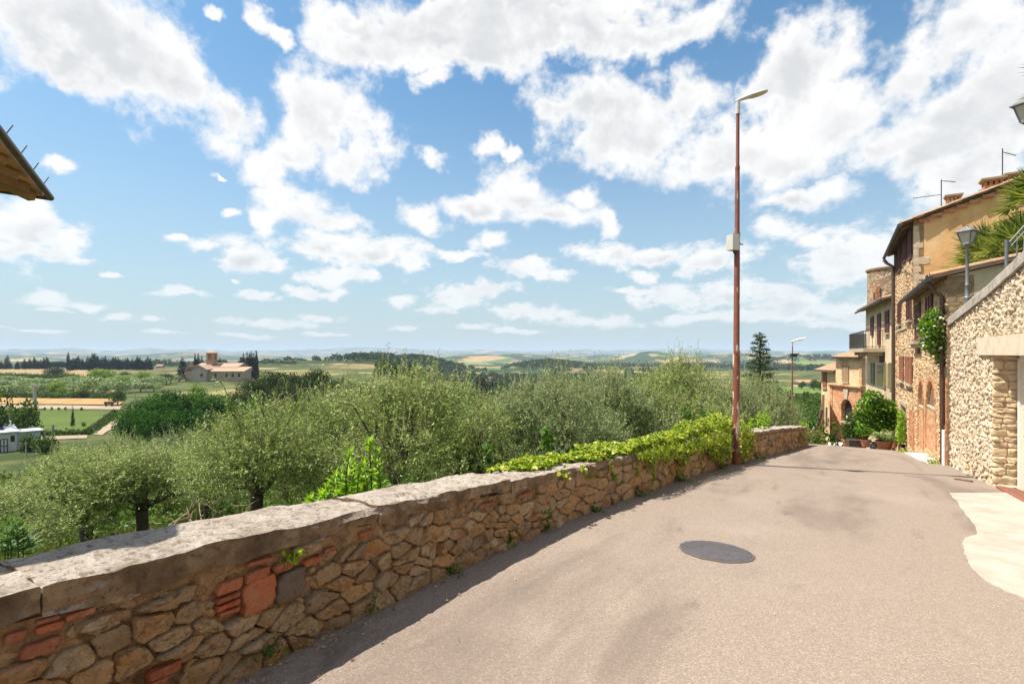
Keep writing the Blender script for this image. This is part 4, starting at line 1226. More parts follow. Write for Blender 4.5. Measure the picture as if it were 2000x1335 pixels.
window(FB, FB.rect(1759.5, 1766, 695, 743), M_BROWNSH, och, 2, True)
window(FB, FB.rect(1771.5, 1783, 696, 749), M_BROWNSH, och, 2, True)
OPA = [D1, D2] + [FB.rect(*q) for q in UP] + [FB.rect(1756, 1761, 590, 634), FB.rect(1773.5, 1781, 578, 626), FB.rect(1759.5, 1766, 695, 743), FB.rect(1771.5, 1783, 696, 749)]
relief(FB, A_C + 0.17, A_E, lambda a: -4.0, lambda a: zA - 0.1, OPA, 0.20, 0.13, 62, och, mg=0.06)
a0, a1, z0, z1 = FB.rect(1750, 1783, 640, 644)
FB.box(a0 + 2.0, a1 - 0.6, z0, z1, 0.0, 0.06).put('string_course', M_SILL, och)
# gable towards the camera
FG = Fac(FB.P(A_C, 0), tin, 1)
if FG.n.dot(Vector((0, -1, 0))) < 0: FG.n = -FG.n
zr_ = FG.px(2000, 352)[1]; ar = FG.px(2000, 352)[0]
slA = (zr_ - zA) / ar
wA = 5.6
gb = MB(); gb.prism([FG.P(0, GB - 1, 0.0), FG.P(0, zA, 0.0), FG.P(wA, zA + slA * wA, 0.0), FG.P(2 * wA, zA, 0.0), FG.P(2 * wA, GB - 1, 0.0)], -FG.n * 0.3)
gb.put('gable_wall', M_OCHRE, och)
# exposed quoins at the corner, with missing plaster
for k, (x1, y0, y1) in enumerate(((1791, 443, 455), (1797, 452, 478), (1804, 474, 486), (1793, 486, 500), (1817, 501, 518), (1800, 520, 533), (1815, 535, 547), (1792, 549, 560))):
    b0, z0 = FG.px(1785, y1); b1, z1 = FG.px(x1, y0)
    poly = [(0.0, z0 + 0.01), (b1, z0 + 0.01), (b1 - 0.02, z1), (0.0, z1)]
    vs, fs, cx, cy = stone_shape(poly, 0.012, random.Random(k), it=1, n=16, rough=0.03, back=0.02, facet=0.0, k0=0.06)
    me = bpy.data.meshes.new('quoin'); me.from_pydata(vs, [], fs); me.update(); me.materials.append(M_QUOIN)
    put('quoin', me, och, frame_m(FG.P(cx, cy, 0.0), FG.t, FG.n))
b0, zq0 = FG.px(1785, 600)
FG.box(-0.0, 0.16, GB, zA - 0.15, 0.0, 0.008).put('corner_strip', M_SILL, och)
# roof
ovA = 0.34
def slabA(sgn, name):
    mb = MB()
    if sgn > 0:
        a, b = -ovA, wA; za, zb_ = zA - slA * ovA, zA + slA * wA
    else:
        a, b = wA, 2 * wA + ovA; za, zb_ = zA + slA * wA, zA - slA * ovA
    L = A_E - A_C
    mb.prism([FG.P(a, za + 0.02, 0.12), FG.P(b, zb_ + 0.02, 0.12), FG.P(b, zb_ + 0.02, -L - 0.1), FG.P(a, za + 0.02, -L - 0.1)], (0, 0, 0.06))
    return mb.put(name, M_EAVE, och)
rA = slabA(1, 'roof'); rA2 = slabA(-1, 'roof')
upA = FG.t + Vector((0, 0, slA))
tiles(FG.P(-ovA - 0.03, zA - slA * (ovA + 0.03) + 0.085, 0.10), -FG.n, upA, int((A_E - A_C + 0.2) / 0.2), 17, rA, 8)
# stepped shadow-casting brick corbels under the verge
for i in range(9):
    a = 0.15 + i * 0.34
    FG.box(a, a + 0.30, zA + slA * a - 0.10, zA + slA * a + 0.012, 0.0, 0.085).put('verge_brick', M_BRICKW, och)
pipe([FB.P(A_C - 0.2, zA - slA * 0.42 + 0.03, 0.42), FB.P(A_E + 0.4, zA - slA * 0.42 + 0.03, 0.42)], 0.07, M_IRON, och, 'gutter')
rf = MB()
for i in range(12):
    a = A_C + 0.2 + i * 0.55
    if a < A_E: rf.bar(FB.P(a, zA - 0.07, 0.0), FB.P(a, zA - slA * 0.34 - 0.07, 0.34), 0.08, 0.1)
rf.put('rafters', M_EAVE, och, kind='stuff')
aP = FB.px(1751.5, 600)[0]
pipe([FB.P(A_E + 0.3, zA - 0.22, 0.42), FB.P(A_E + 0.2, zA - 0.4, 0.32), FB.P(aP, zA - 0.7, 0.13), FB.P(aP, -3.6, 0.13)], 0.075, M_PIPE, och)
# chimneys on the roof
def chimney(px, ptop, pbot, wpx, back):
    a, z1 = FG.px(px, ptop); _, z0 = FG.px(px, pbot)
    w = wpx / 1000 * 17.6
    c = FG.P(a, 0, -back)
    zb_ = zA + slA * a - 0.1
    k = (c.y) / FG.P(a, 0, 0).y     # a bit further back, a bit bigger
    z1 = EYE + (z1 - EYE) * k; z0 = max(zb_, EYE + (z0 - EYE) * k) ; w *= k
    mb = MB(); t_, n_ = FG.t, FG.n
    H = z1 - zb_
    mb.obox((c.x, c.y, zb_ + (H - 0.26) / 2), t_ * w * 0.42, n_ * w * 0.3, (0, 0, (H - 0.26) / 2))
    ch = mb.put('chimney', M_BRICKW, rA)
    s2 = MB()
    for i in range(4):
        for sgn in (-1, 1):
            q = c + t_ * w * 0.42 * (-0.85 + i * 1.7 / 3) + n_ * sgn * w * 0.24; s2.obox((q.x, q.y, z1 - 0.185), t_ * w * 0.07, n_ * w * 0.06, (0, 0, 0.075))
    s2.put('chimney_vent', M_BRICKW, rA)
    MB().obox((c.x, c.y, z1 - 0.085), t_ * w * 0.5, n_ * w * 0.38, (0, 0, 0.025)).obox((c.x, c.y, z1 - 0.03), t_ * w * 0.56, n_ * w * 0.44, (0, 0, 0.03)).put('chimney_cap', M_TILE, rA)
chimney(1867, 381, 394, 25, 0.5); chimney(1946, 349, 364, 33, 0.5); chimney(1993, 339, 352, 34, 0.5)
def antenna(px, ptop, pbot, arms, back=0.7):
    a, z1 = FG.px(px, ptop); z0 = zA + slA * a - 0.1
    c = FG.P(a, 0, -back); k = c.y / FG.P(a, 0, 0).y; z1 = EYE + (z1 - EYE) * k
    mb = MB(); mb.tube([(c.x, c.y, z0), (c.x, c.y, z1)], 0.016, 6)
    for (dx, py, dz, dy) in arms:
        _, zz_ = FG.px(px, py); zz_ = EYE + (zz_ - EYE) * k
        e = c + FG.t * dx - FG.n * dy
        mb.tube([(c.x, c.y, zz_), (e.x, e.y, zz_ + dz)], 0.012, 6)
        for i in range(6):
            q = Vector((c.x, c.y, zz_)).lerp(Vector((e.x, e.y, zz_ + dz)), 0.3 + 0.14 * i)
            mb.tube([q - FG.n * 0.12, q + FG.n * 0.12], 0.005, 4)
    mb.put('antenna', M_IRON, rA)
antenna(1845, 351, 400, [(0.42, 353, -0.06, 0.2), (-0.80, 380, 0.0, 0.0)])
antenna(1969, 290, 350, [(0.36, 297, -0.16, 0.1), (-0.62, 366, 0.0, 0.0)])
# cables across the front
def cable(F, pts, parent, r=0.010): MB().tube([F.P(*F.px(x, y), 0.05) for x, y in pts], r, 5).put('cable', M_IRON, parent)
cable(FB, [(1752, 532), (1768, 527), (1784, 536)], och); cable(FB, [(1752, 640), (1772, 630), (1784, 622)], och)
cable(FB, [(1752, 746), (1765, 757), (1784, 762)], och); cable(FB, [(1774, 530), (1775, 570)], och)

# ---- C: the balcony house further down
O_C = Vector((18.3, 24.45, 0)); tC = Vector((0.46, 0.888, 0)).normalized(); FC = Fac(O_C, tC)
balc = empty('balcony_house', FC.P(4, -4.2), label='plastered house with iron balcony, purple shutters above and green shutters below', cat='house')
aC1 = FC.px(1691, 620)[0]; zC = FC.px(1745, 581)[1]
mb = MB(); FC.wall([(0.25, -6.5), (aC1, -6.5), (aC1, zC), (0.25, zC)], [], 4.0, mb); mb.put('wall', M_RUBBLE2, balc)
rC = roof_slab(FC, 0.3, aC1 + 0.25, zC + 0.02, 0.24, 5.0, 0.45, 0.08, M_EAVE, balc, lip=0.0)
tiles(FC.P(0.4, zC + 0.1 - 0.24 * 0.48, 0.48), FC.t, -FC.n + Vector((0, 0, 0.24)), int((aC1 - 0.2) / 0.2), 5, rC, 5)
pipe([FC.P(0.3, zC - 0.1, 0.52), FC.P(aC1 + 0.2, zC - 0.1, 0.52)], 0.06, M_IRON, balc, 'gutter')
window(FC, FC.rect(1702, 1707, 618, 655), M_PURPLE, balc, 2, False)
window(FC, FC.rect(1715.5, 1721, 612, 674), M_PURPLE, balc, 2, False)
window(FC, FC.rect(1730.5, 1737.5, 606, 650), M_PURPLE, balc, 2, True)
for q in ((1703, 1708.5, 708, 750), (1726.5, 1730.5, 708, 758), (1738, 1743.5, 708, 760)):
    window(FC, FC.rect(*q), M_GREENSH, balc, 1, False)
a0, a1, z0, z1 = FC.rect(1713, 1726, 708, 752); FC.box(a0, a1, z0, z1, 0.004, 0.03).put('window', M_DARKGLASS, balc)
a0, a1, z0, z1 = FC.rect(1731, 1738, 710, 755); FC.box(a0, a1, z0, z1, 0.004, 0.03).put('shutter', M_TANSH, balc)
# balcony
a0 = FC.px(1729, 680)[0]; a1 = FC.px(1692, 680)[0] - 0.3; zb0 = FC.px(1722, 687)[1]
bal = FC.box(a0, a1, zb0, zb0 + 0.2, 0.0, 0.95).put('balcony', M_SILL, balc)
zt = zb0 + 0.2; rail = MB()
for d0, d1, b0, b1 in ((0.92, 0.92, a0, a1), (0, 0.92, a0 + 0.02, a0 + 0.02), (0, 0.92, a1 - 0.02, a1 - 0.02)):
    for h in (0.08, 0.92): rail.bar(FC.P(b0, zt + h, d0), FC.P(b1, zt + h, d1), 0.035)
n = 26
for i in range(n + 1): q = a0 + (a1 - a0) * i / n; rail.bar(FC.P(q, zt, 0.92), FC.P(q, zt + 0.92, 0.92), 0.016)
for i in range(6):
    for q in (a0 + 0.02, a1 - 0.02): rail.bar(FC.P(q, zt, 0.15 * i + 0.1), FC.P(q, zt + 0.92, 0.15 * i + 0.1), 0.016)
rail.put('railing', M_IRON, bal)
FC.box(a1 - 0.06, a1 - 0.045, zt + 0.05, zt + 0.9, 0.04, 0.95).put('privacy_panel', plain('grey_mesh', (0.20, 0.21, 0.22), 0.6), bal)
for q in (a0 + 0.4, (a0 + a1) / 2, a1 - 0.4): FC.box(q - 0.06, q + 0.06, zb0 - 0.2, zb0 - 0.002, 0.0, 0.7).put('bracket', M_SILL, bal)
FC.box(a0 + 0.05, a0 + 1.7, zb0 - 0.75, zb0 - 0.01, 0.0, 0.012).put('recess', M_SHADE, balc)  # flat dark panel; the shade under the balcony is put into its colour

# ---- D: the round tower behind
cx, cy = 0.742 * 44, 44.0
rT = 1.75
zt0 = -5; zt1 = z_at(520, 44 - 1.0)
tow = empty('round_tower', (cx, cy, zt0), label='old round stone tower stub rising behind the balcony house', cat='tower')
prof = [(rT * 1.04, zt0), (rT, zt1 - 0.35), (rT * 1.0, zt1 - 0.2)]
MB().lathe(prof, (cx, cy, 0), 40).put('wall', M_TOWER, tow, smooth=True)
MB().lathe([(rT * 1.06, zt1 - 0.2), (rT * 1.08, zt1 - 0.05), (rT * 1.0, zt1), (rT * 0.3, zt1 + 0.03)], (cx, cy, 0), 40).put('brick_rim', M_TILE, tow, smooth=True)
MB().obox((cx - rT * 0.98, cy - 0.55, z_at(588, 44)), (0.14, -0.05, 0), (0.1, 0.28, 0), (0, 0, 1.2)).put('brick_patch', M_BRICKW, tow)
MB().obox((cx - rT * 1.0, cy - 0.55, z_at(584, 44)), (0.15, -0.05, 0), (0.06, 0.17, 0), (0, 0, 0.5)).put('window', M_SHADE, tow)

# ---- E: the brick house at the bend, face towards the lane
O_E = Vector((0.683 * 36, 36.0, 0)); tE = Vector((0.04, 1, 0)).normalized(); FE = Fac(O_E, tE)
bri = empty('brick_house', FE.P(2, -5.1), label='small brick house with arched doorway and tiled roof at the bend', cat='house')
aE1 = FE.px(1631, 720)[0]; zE = FE.px(1683, 698)[1]; zmid = FE.px(1683, 757)[1]
GE = -8
aE2 = FE.px(1621, 800)[0]
AR = FE.rect(1643, 1665, 779, 872)
mb = MB(); FE.wall([(0, GE), (aE2, GE), (aE2, zmid), (0, zmid)], [arch(*AR)], 0.35, mb); mb.put('lower_wall', M_BRICKE, bri)
M_EUP = masonry('patched_plaster', [(0.62, 0.41, 0.24), (0.58, 0.36, 0.2)], (0.60, 0.43, 0.27), plaster=(0.70, 0.50, 0.30), pl_lo=0.42, pl_hi=0.5)
FE.box(0, aE1, zmid, zE, -0.4, -0.05).put('upper_wall', M_EUP, bri)
# end towards the camera
FEe = Fac(FE.P(0, 0), -FE.n); FEe.n = Vector((FE.t.x, FE.t.y, 0)) * -1
FEe.box(0.003, 4.2, GE, zE - 0.01, -0.3, -0.002).put('end_wall', M_BRICKE, bri)
a0, a1, z0, z1 = AR
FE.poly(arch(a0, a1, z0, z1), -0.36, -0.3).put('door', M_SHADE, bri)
FE.poly(arch(a0 + 0.2, a1 - 0.05, z1 - 1.7, z1 - 0.08), -0.3, -0.26).put('fanlight', M_DARKGLASS, bri)
FE.box(a0 - 0.1, a1 + 0.05, z1 - 1.80, z1 - 1.70, -0.3, 0.05).put('transom', M_SILL, bri)
for i in range(11):
    t0, t1 = math.pi * i / 11 + 0.01, math.pi * (i + 1) / 11 - 0.01; ro = (a1 - a0) / 2; mm_ = (a0 + a1) / 2; zc = z1 - ro
    q = [(mm_ + (ro + e) * math.cos(t), zc + (ro + e) * math.sin(t)) for e, t in ((0, t0), (0.28, t0), (0.28, t1), (0, t1))]
    FE.poly(q, 0.0, 0.03).put('arch_brick', M_BRICKE if i != 5 else M_SILL, bri)
mm_ = (a0 + a1) / 2
FE.poly([(mm_ - 0.18, z1 + 0.0), (mm_ + 0.18, z1 + 0.0), (mm_ + 0.28, z1 + 0.75), (mm_ - 0.28, z1 + 0.75)], 0.03, 0.09).put('keystone', M_SILL, bri)
for k, (h0, dd) in enumerate(((0.0, 0.10), (0.12, 0.2))):
    FE.box(-0.15, aE2 + 0.05, zmid + h0 - 0.12, zmid + h0 - 0.002, -0.3, dd).put('cornice', M_BRICKE, bri)
o = window(FE, FE.rect(1645, 1657, 714, 746), M_TANSH, bri, 2, True, d=-0.046)
FE.box(aE2 - 0.35, aE2 - 0.06, GE, zmid - 0.13, 0.0, 0.05).put('pilaster', M_BRICKE, bri)
FE.box(0.02, 0.3, GE, zmid - 0.13, 0.0, 0.05).put('pilaster', M_BRICKE, bri)
slE = 0.28
rE = roof_slab(FE, 0, aE1, zE + 0.02, slE, 3.4, 0.35, 0.08, M_EAVE, bri)
tiles(FE.P(-0.1, zE + 0.1 - slE * 0.4, 0.4), FE.t, -FE.n + Vector((0, 0, slE)), int((aE1 + 0.2) / 0.2), 9, rE, 9)
# verge of tiles seen from the lane side over the end wall
tiles(FE.P(-0.22, zE + 0.12 - slE * 0.2, 0.3), -FE.n + Vector((0, 0, slE)), FE.t, 15, 1, rE, 19)
cmb = MB(); FE.box(1.2, 2.4, zE + 0.1, zE + 0.85, -1.6, -0.9, cmb); cmb.put('chimney', M_BRICKE, rE)
FE.box(1.1, 2.5, zE + 0.852, zE + 0.95, -1.75, -0.8).put('chimney_cap', M_TILE, rE)
# annex beyond, lower, with the curved buttress wall sweeping down to the parapet
O_F = Vector((0.634 * 41.0, 41.0, 0)); FF = Fac(O_F, Vector((0.02, 1, 0)).normalized())
anx = empty('annex_house', FF.P(1.5, -6), label='lower tan annex with sagging tile roof left of the brick house', cat='house')
aF1 = FF.px(1604, 760)[0]; zF = FF.px(1620, 722)[1]
mb = MB(); FF.wall([(-2.2, GE - 1), (aF1, GE - 1), (aF1, zF), (-2.2, zF)], [], 3.0, mb); mb.put('wall', M_RUBBLE2 if False else M_EUP, anx)
window(FF, FF.rect(1608, 1615, 725, 757), M_BROWNSH, anx, 2, True)
a0, a1, z0, z1 = FF.rect(1613, 1616, 795, 832); FF.box(a0, a1, z0, z1, 0.003, 0.03).put('slot_window', M_SHADE, anx)
rF = roof_slab(FF, -0.2, aF1 + 0.4, zF + 0.02, 0.35, 3.0, 0.5, 0.09, M_EAVE, anx)
tiles(FF.P(-0.2, zF + 0.11 - 0.35 * 0.5, 0.5), FF.t, -FF.n + Vector((0, 0, 0.35)), int((aF1 + 0.5) / 0.2), 8, rF, 29)
# buttress: curved profile
bw = empty('buttress_wall', P3(1603, 860, 38), label='curved tan buttress wall sweeping down from the annex to the parapet end', cat='wall')
prof = []
for (x, y) in ((1606, 770), (1604, 795), (1600, 815), (1594, 832), (1586, 843), (1582, 850), (1582, 900), (1610, 905), (1610, 770)):
    prof.append(P3(x, y, 38.5))
MB().prism(prof, (1.36, 2.2, 0)).put('wall', M_EUP, bw)
pipe([P3(1605, 800, 38.3), P3(1601, 818, 38.3), P3(1594, 834, 38.3), P3(1584, 846, 38.3)], 0.12, M_PIPE, bw, 'handrail')

# ---- house off to the left: only its eave corner is in view
TIP = P3(84, 384, 4.6)
e1 = Vector((0.555, -0.832, 0)); e2 = Vector((-0.75, -0.66, 0)).normalized()
eav = empty('left_house', (TIP.x - 1.5, TIP.y - 1.6, -1.2), label='projecting tiled eave corner of a house with brown rafters against the sky', cat='house')
rise = 0.32
inn = (e1 + e2).normalized()
LEN = 2.6
def ev(a, b, up=0.0):
    """a along e1, b along e2 from the tip; the roof rises inwards"""
    return TIP + e1 * a + e2 * b + Vector((0, 0, rise * min(a, b) + up))
M_SOFFIT = plain('terracotta_board', (0.62, 0.34, 0.17), 0.85, scale=5, col2=(0.46, 0.235, 0.11), var=0.25, bump=0.003)
M_RAFTER = plain('brown_rafter', (0.36, 0.235, 0.12), 0.85, scale=7, col2=(0.24, 0.15, 0.075), var=0.2, bump=0.004)
# hip: two planes of soffit, each of separate boards
def sweep_boards(first):
    n_ = 9; w = LEN / n_
    for i in range(n_):
        a = i * w
        if first: q = [ev(a, 0), ev(a + w - 0.012, 0), ev(a + w - 0.012, a + w - 0.012), ev(a, a)]
        else: q = [ev(0, a), ev(0, a + w - 0.012), ev(a + w - 0.012, a + w - 0.012), ev(a, a)]
        q = [Vector(v) for v in q]
        if i == 0: q = q[:3] if first else [q[0], q[1], q[2]]
        MB().prism(q, (0, 0, 0.03)).put('soffit_board', M_SOFFIT, eav)
sweep_boards(True); sweep_boards(False)
for i in range(1, 8):
    a = i * 0.36
    MB().bar(ev(a, 0.03, -0.04), ev(a, a, -0.04), 0.06, 0.055).put('rafter', M_RAFTER, eav)
    MB().bar(ev(0.03, a, -0.04), ev(a, a, -0.04), 0.06, 0.055).put('rafter', M_RAFTER, eav)
MB().bar(ev(0.06, 0.06, -0.05), ev(LEN, LEN, -0.055), 0.07, 0.07).put('hip_rafter', M_RAFTER, eav)
M_GUT = plain('brown_gutter', (0.085, 0.045, 0.035), 0.45, 0.3, scale=8, col2=(0.06, 0.032, 0.026))
for e, o in ((e1, e2), (e2, e1)):
    p0 = TIP - o * 0.045 + Vector((0, 0, 0.01)) - e * 0.05
    MB().tube([p0, p0 + e * LEN], 0.026, 10).put('gutter', M_GUT, eav, smooth=True)
br_ = MB()
for i in range(6):
    p = TIP + e1 * (0.32 + i * 0.40) - e2 * 0.05 + Vector((0, 0, 0.03))
    MB().tube([p, p + Vector((-0.015, 0.01, 0.0)) + Vector((0.035, 0.02, 0.075))], 0.004, 5).put('spike', M_IRON, eav)
roofp = MB()
for first in (True, False):
    q = [ev(0, 0, 0.035), ev(LEN, 0, 0.035), ev(LEN, LEN, 0.035)] if first else [ev(0, 0, 0.035), ev(LEN, LEN, 0.035), ev(0, LEN, 0.035)]
    roofp.prism(q, (0, 0, 0.05))
roofp.put('roof', M_TILE, eav)
wl = TIP + (e1 + e2) * 0.95
MB().prism([Vector((wl.x, wl.y, -3)), Vector((wl.x + e1.x * 1.7, wl.y + e1.y * 1.7, -3)), Vector((wl.x + (e1.x + e2.x) * 1.7, wl.y + (e1.y + e2.y) * 1.7, -3)), Vector((wl.x + e2.x * 1.7, wl.y + e2.y * 1.7, -3))], (0, 0, TIP.z + 3.1)).put('wall', M_SIDEPL, eav)
# small pale pad before the arches, doorstep at the brick house
sheet('concrete_pad', [(1757, 876), (1776, 874), (1796, 878), (1812, 886), (1832, 902), (1812, 905), (1790, 896), (1766, 884)], 0.02, plain('white_concrete', (0.68, 0.62, 0.53), 0.85, scale=3, col2=(0.6, 0.53, 0.44)), label='pale sloping concrete pad before the arched house')
st = empty('doorstep', P3(1642, 868, 33), label='white stone doorstep by the brick house', cat='step')
MB().obox(P3(1642, 870, 33), (0.5, 0.1, 0), (-0.06, 0.5, 0), (0, 0, 0.12)).put('slab', M_WPIPE, st)
# ------------------------------------------------------------------ street furniture
# rusty red paint with worn pale patches
m, T, p_, out, geo, oi = base_mat('rusty_red_paint')
pos = geo.outputs['Position']
st = T.vm('MULTIPLY', pos, (6, 6, 1.6))
c = T.ramp(T.noise(pos, 5, 6, 0.6), [(0.3, (0.125, 0.036, 0.022)), (0.55, (0.205, 0.062, 0.033)), (0.75, (0.15, 0.048, 0.028))])
sz = T.new('ShaderNodeSeparateXYZ'); T.l.new(pos, sz.inputs[0])
worn = T.math('ADD', T.noise(st, 1.4, 7, 0.6), T.mr(sz.outputs[2], -0.6, 3.0, 0.13, 0.0))
c = T.mix(T.mr(worn, 0.60, 0.65), c, (0.56, 0.43, 0.31, 1))
c = T.mix(T.mr(T.noise(st, 4.5, 5, 0.65), 0.62, 0.68), c, (0.14, 0.05, 0.03, 1))
T.l.new(c, p_.inputs['Base Color']); p_.inputs['Roughness'].default_value = 0.6
b_ = T.new('ShaderNodeBump'); b_.inputs['Distance'].default_value = 0.002; T.l.new(T.noise(pos, 40, 4), b_.inputs['Height']); T.l.new(b_.outputs[0], p_.inputs['Normal'])
M_POLE = m
M_POLE2 = plain('red_brown_pole', (0.20, 0.075, 0.045), 0.6, scale=3, col2=(0.13, 0.05, 0.03))
M_LAMPG = plain('light_grey_paint', (0.56, 0.55, 0.52), 0.45, scale=5, col2=(0.48, 0.47, 0.44))
M_LAMPGLASS = plain('lamp_lens', (0.40, 0.37, 0.30), 0.2, scale=4, col2=(0.34, 0.31, 0.25))
M_BOXG = plain('box_plastic', (0.54, 0.52, 0.47), 0.5, scale=3, col2=(0.48, 0.46, 0.41))
M_CAB = plain('black_cable', (0.02, 0.02, 0.02), 0.5)
PB = road_pt(1437, 906)
PY = PB.y
def street_lamp(base, H, label, rz_head, box=True, r0=0.075, head=0.62, pm=None):
    pm = pm or M_POLE
    L = empty('street_lamp', base, label=label, cat='street lamp', group='rusty street lamps along the lane')
    b = Vector(base)
    sec = [(0.0, r0), (0.30 * H, r0), (0.305 * H, r0 * 0.86), (0.62 * H, r0 * 0.78), (0.625 * H, r0 * 0.70), (0.80 * H, r0 * 0.62), (0.805 * H, r0 * 0.52), (0.955 * H, r0 * 0.48)]
    tilt = Vector((0.006, 0, 1)).normalized()
    MB().tube([b + tilt * (z - (0.4 if i == 0 else 0)) for i, (z, r) in enumerate(sec)], [r for z, r in sec], 14).put('pole', pm, L, smooth=True)
    for z in (0.302, 0.622, 0.802): MB().tube([b + tilt * (z * H - 0.04), b + tilt * (z * H + 0.04)], [r0 * (1.03 if z < .4 else .85 if z < .7 else .67)] * 2, 14).put('weld_ring', pm, L, smooth=True)
    top = b + tilt * (0.955 * H)
    br = MB(); br.tube([top - tilt * 0.05, top + tilt * 0.22], r0 * 0.62, 12); br.put('bracket', M_LAMPG, L, smooth=True)
    d = Vector((math.cos(rz_head), math.sin(rz_head), 0.27)).normalized(); sd = Vector((-d.y, d.x, 0)).normalized(); up = d.cross(sd)
    c0 = top + tilt * 0.24
    # lamp head: flat tapering shell
    prof = [(-0.06, 0.025, 0.03), (0.0, 0.04, 0.05), (0.12, 0.06, 0.06), (0.30, 0.10, 0.075), (0.48, 0.13, 0.07), (0.60, 0.115, 0.05), (0.66, 0.06, 0.03), (0.675, 0.01, 0.01)]
    V = []; F = []; n = 14; k_ = head / 0.66
    for x, wy, hz in prof:
        for i in range(n):
            t = 2 * math.pi * i / n; zz_ = math.sin(t); zz_ = zz_ * hz * k_ if zz_ > 0 else zz_ * 0.018 * k_
            V.append(c0 + d * x * k_ + sd * math.cos(t) * wy * k_ + up * zz_)
    for j in range(len(prof) - 1):
        for i in range(n): F.append((j * n + i, j * n + (i + 1) % n, (j + 1) * n + (i + 1) % n, (j + 1) * n + i))
    F += [tuple(range(n)), tuple((len(prof) - 1) * n + i for i in reversed(range(n)))]
    hd = MB().add(V, F).put('lamp_head', M_LAMPG, L, smooth=True, autos=60)
    lb = MB(); pts = []
    for t in np.linspace(0, 2 * math.pi, 16, endpoint=False):
        pts.append(c0 + d * (0.44 + 0.19 * math.cos(t)) * k_ + sd * 0.085 * math.sin(t) * k_ - up * 0.014 * k_)
    lb.prism(pts, -up * 0.012); lb.put('lens', M_LAMPGLASS, hd)
    if box:
        zb = z_at(475, PY) - b.z
        c = b + tilt * zb + Vector((-0.125, -0.06, 0))
        ax = Vector((0.94, 0.34, 0)); ay = Vector((-0.34, 0.94, 0))
        bx = MB(); bx.obox(c, ax * 0.085, ay * 0.09, (0, 0, 0.165)); jb = bx.put('junction_box', M_BOXG, L)
        MB().obox(c - ay * 0.095 , ax * 0.092, ay * 0.012, (0, 0, 0.172)).put('box_lid', M_BOXG, jb)
        MB().tube([c + Vector((0.02, 0, -0.165)), c + Vector((0.03, 0, -0.22)), c + Vector((0.08, 0.03, -0.25)), b + tilt * (zb - 0.25)], 0.016, 7).put('conduit', M_CAB, jb, smooth=True)
        MB().tube([b + tilt * (zb - 0.03), b + tilt * (zb + 0.0)], 0.075, 12).bar(b + tilt * (zb - 0.02), b + tilt * (zb - 0.02) + Vector((0.14, 0.02, 0.0)), 0.02).put('clamp_band', M_IRON, L)
    return L
street_lamp(PB, z_at(186, PY) - PB.z, 'tall rusty red street lamp with grey junction box rising from the parapet', R(-8), True)
# far lamp beyond the parapet's end
fy = 34.0; fb = at(1546.5, fy)
fz = z_at(664, fy)
L2 = street_lamp(Vector((fb[0], fb[1], fb[2])), fz - fb[2], 'far thin rusty street lamp beyond the end of the parapet', R(0), False, r0=0.07, head=0.95, pm=M_POLE2)
c = P3(1550, 693, fy - 0.1); MB().obox(c, (0.18, 0, 0), (0, 0.12, 0), (0, 0, 0.10)).bar(c, c + Vector((0.36, 0, 0.1)), 0.05).put('loudspeaker', M_IRON, L2)

# manhole cover, lying in a thin frame in the asphalt
m, T, p_, out, geo, oi = base_mat('cast_iron_cover')
pos = geo.outputs['Position']
c = T.ramp(T.noise(pos, 7, 6, 0.6), [(0.3, (0.07, 0.06, 0.063)), (0.7, (0.105, 0.09, 0.093))])
c = T.mix(T.mr(T.noise(pos, 30, 5, 0.7), 0.58, 0.66, 0, 0.6), c, (0.27, 0.2, 0.16, 1))
T.l.new(c, p_.inputs['Base Color']); p_.inputs['Roughness'].default_value = 0.42; p_.inputs['Metallic'].default_value = 0.25
b_ = T.new('ShaderNodeBump'); b_.inputs['Distance'].default_value = 0.002; T.l.new(T.noise(pos, 160, 3), b_.inputs['Height']); T.l.new(b_.outputs[0], p_.inputs['Normal'])
M_COVER = m
mc = road_pt(1398, 1076)
rn_ = Vector((0.08 * SN, 0.08 * CS, 1)).normalized()
tx = Vector((1, 0, 0)); tx = (tx - rn_ * tx.dot(rn_)).normalized(); ty = rn_.cross(tx)
MM = Matrix(((tx.x, ty.x, rn_.x, mc.x), (tx.y, ty.y, rn_.y, mc.y), (tx.z, ty.z, rn_.z, mc.z), (0, 0, 0, 1)))
mh = put('manhole_cover', None, M=MM, label='round dark iron manhole cover set in the middle of the asphalt', cat='manhole cover')
MB().lathe([(0.308, -0.03), (0.308, 0.0075), (0.303, 0.0095)], n=56).put('cover', M_COVER, mh, smooth=True, M=MM)
fr_ = MB(); n = 56
for r0_, r1_, z_ in ((0.311, 0.328, 0.0085),):
    rgm = random.Random(3)
    V = []
    for k in range(n):
        t = 2 * math.pi * k / n; ro = r1_ + rgm.uniform(-0.008, 0.01)
        V += [(r0_ * math.cos(t), r0_ * math.sin(t), z_), (ro * math.cos(t), ro * math.sin(t), z_ - 0.004)]
    fr_.add(V, [(2 * k, 2 * k + 1, (2 * k + 3) % (2 * n), (2 * k + 2) % (2 * n)) for k in range(n)])
fr_.put('frame', plain('dark_tar', (0.11, 0.085, 0.07), 0.8, scale=30, col2=(0.06, 0.05, 0.045)), mh, M=MM)
kh = MB()
for (x, y) in ((-0.09, 0.11), (0.07, -0.10)): kh.box(x - 0.012, x + 0.012, y - 0.006, y + 0.006, 0.0092, 0.0105)
kh.put('key_slot', M_CAB, mh, M=MM)

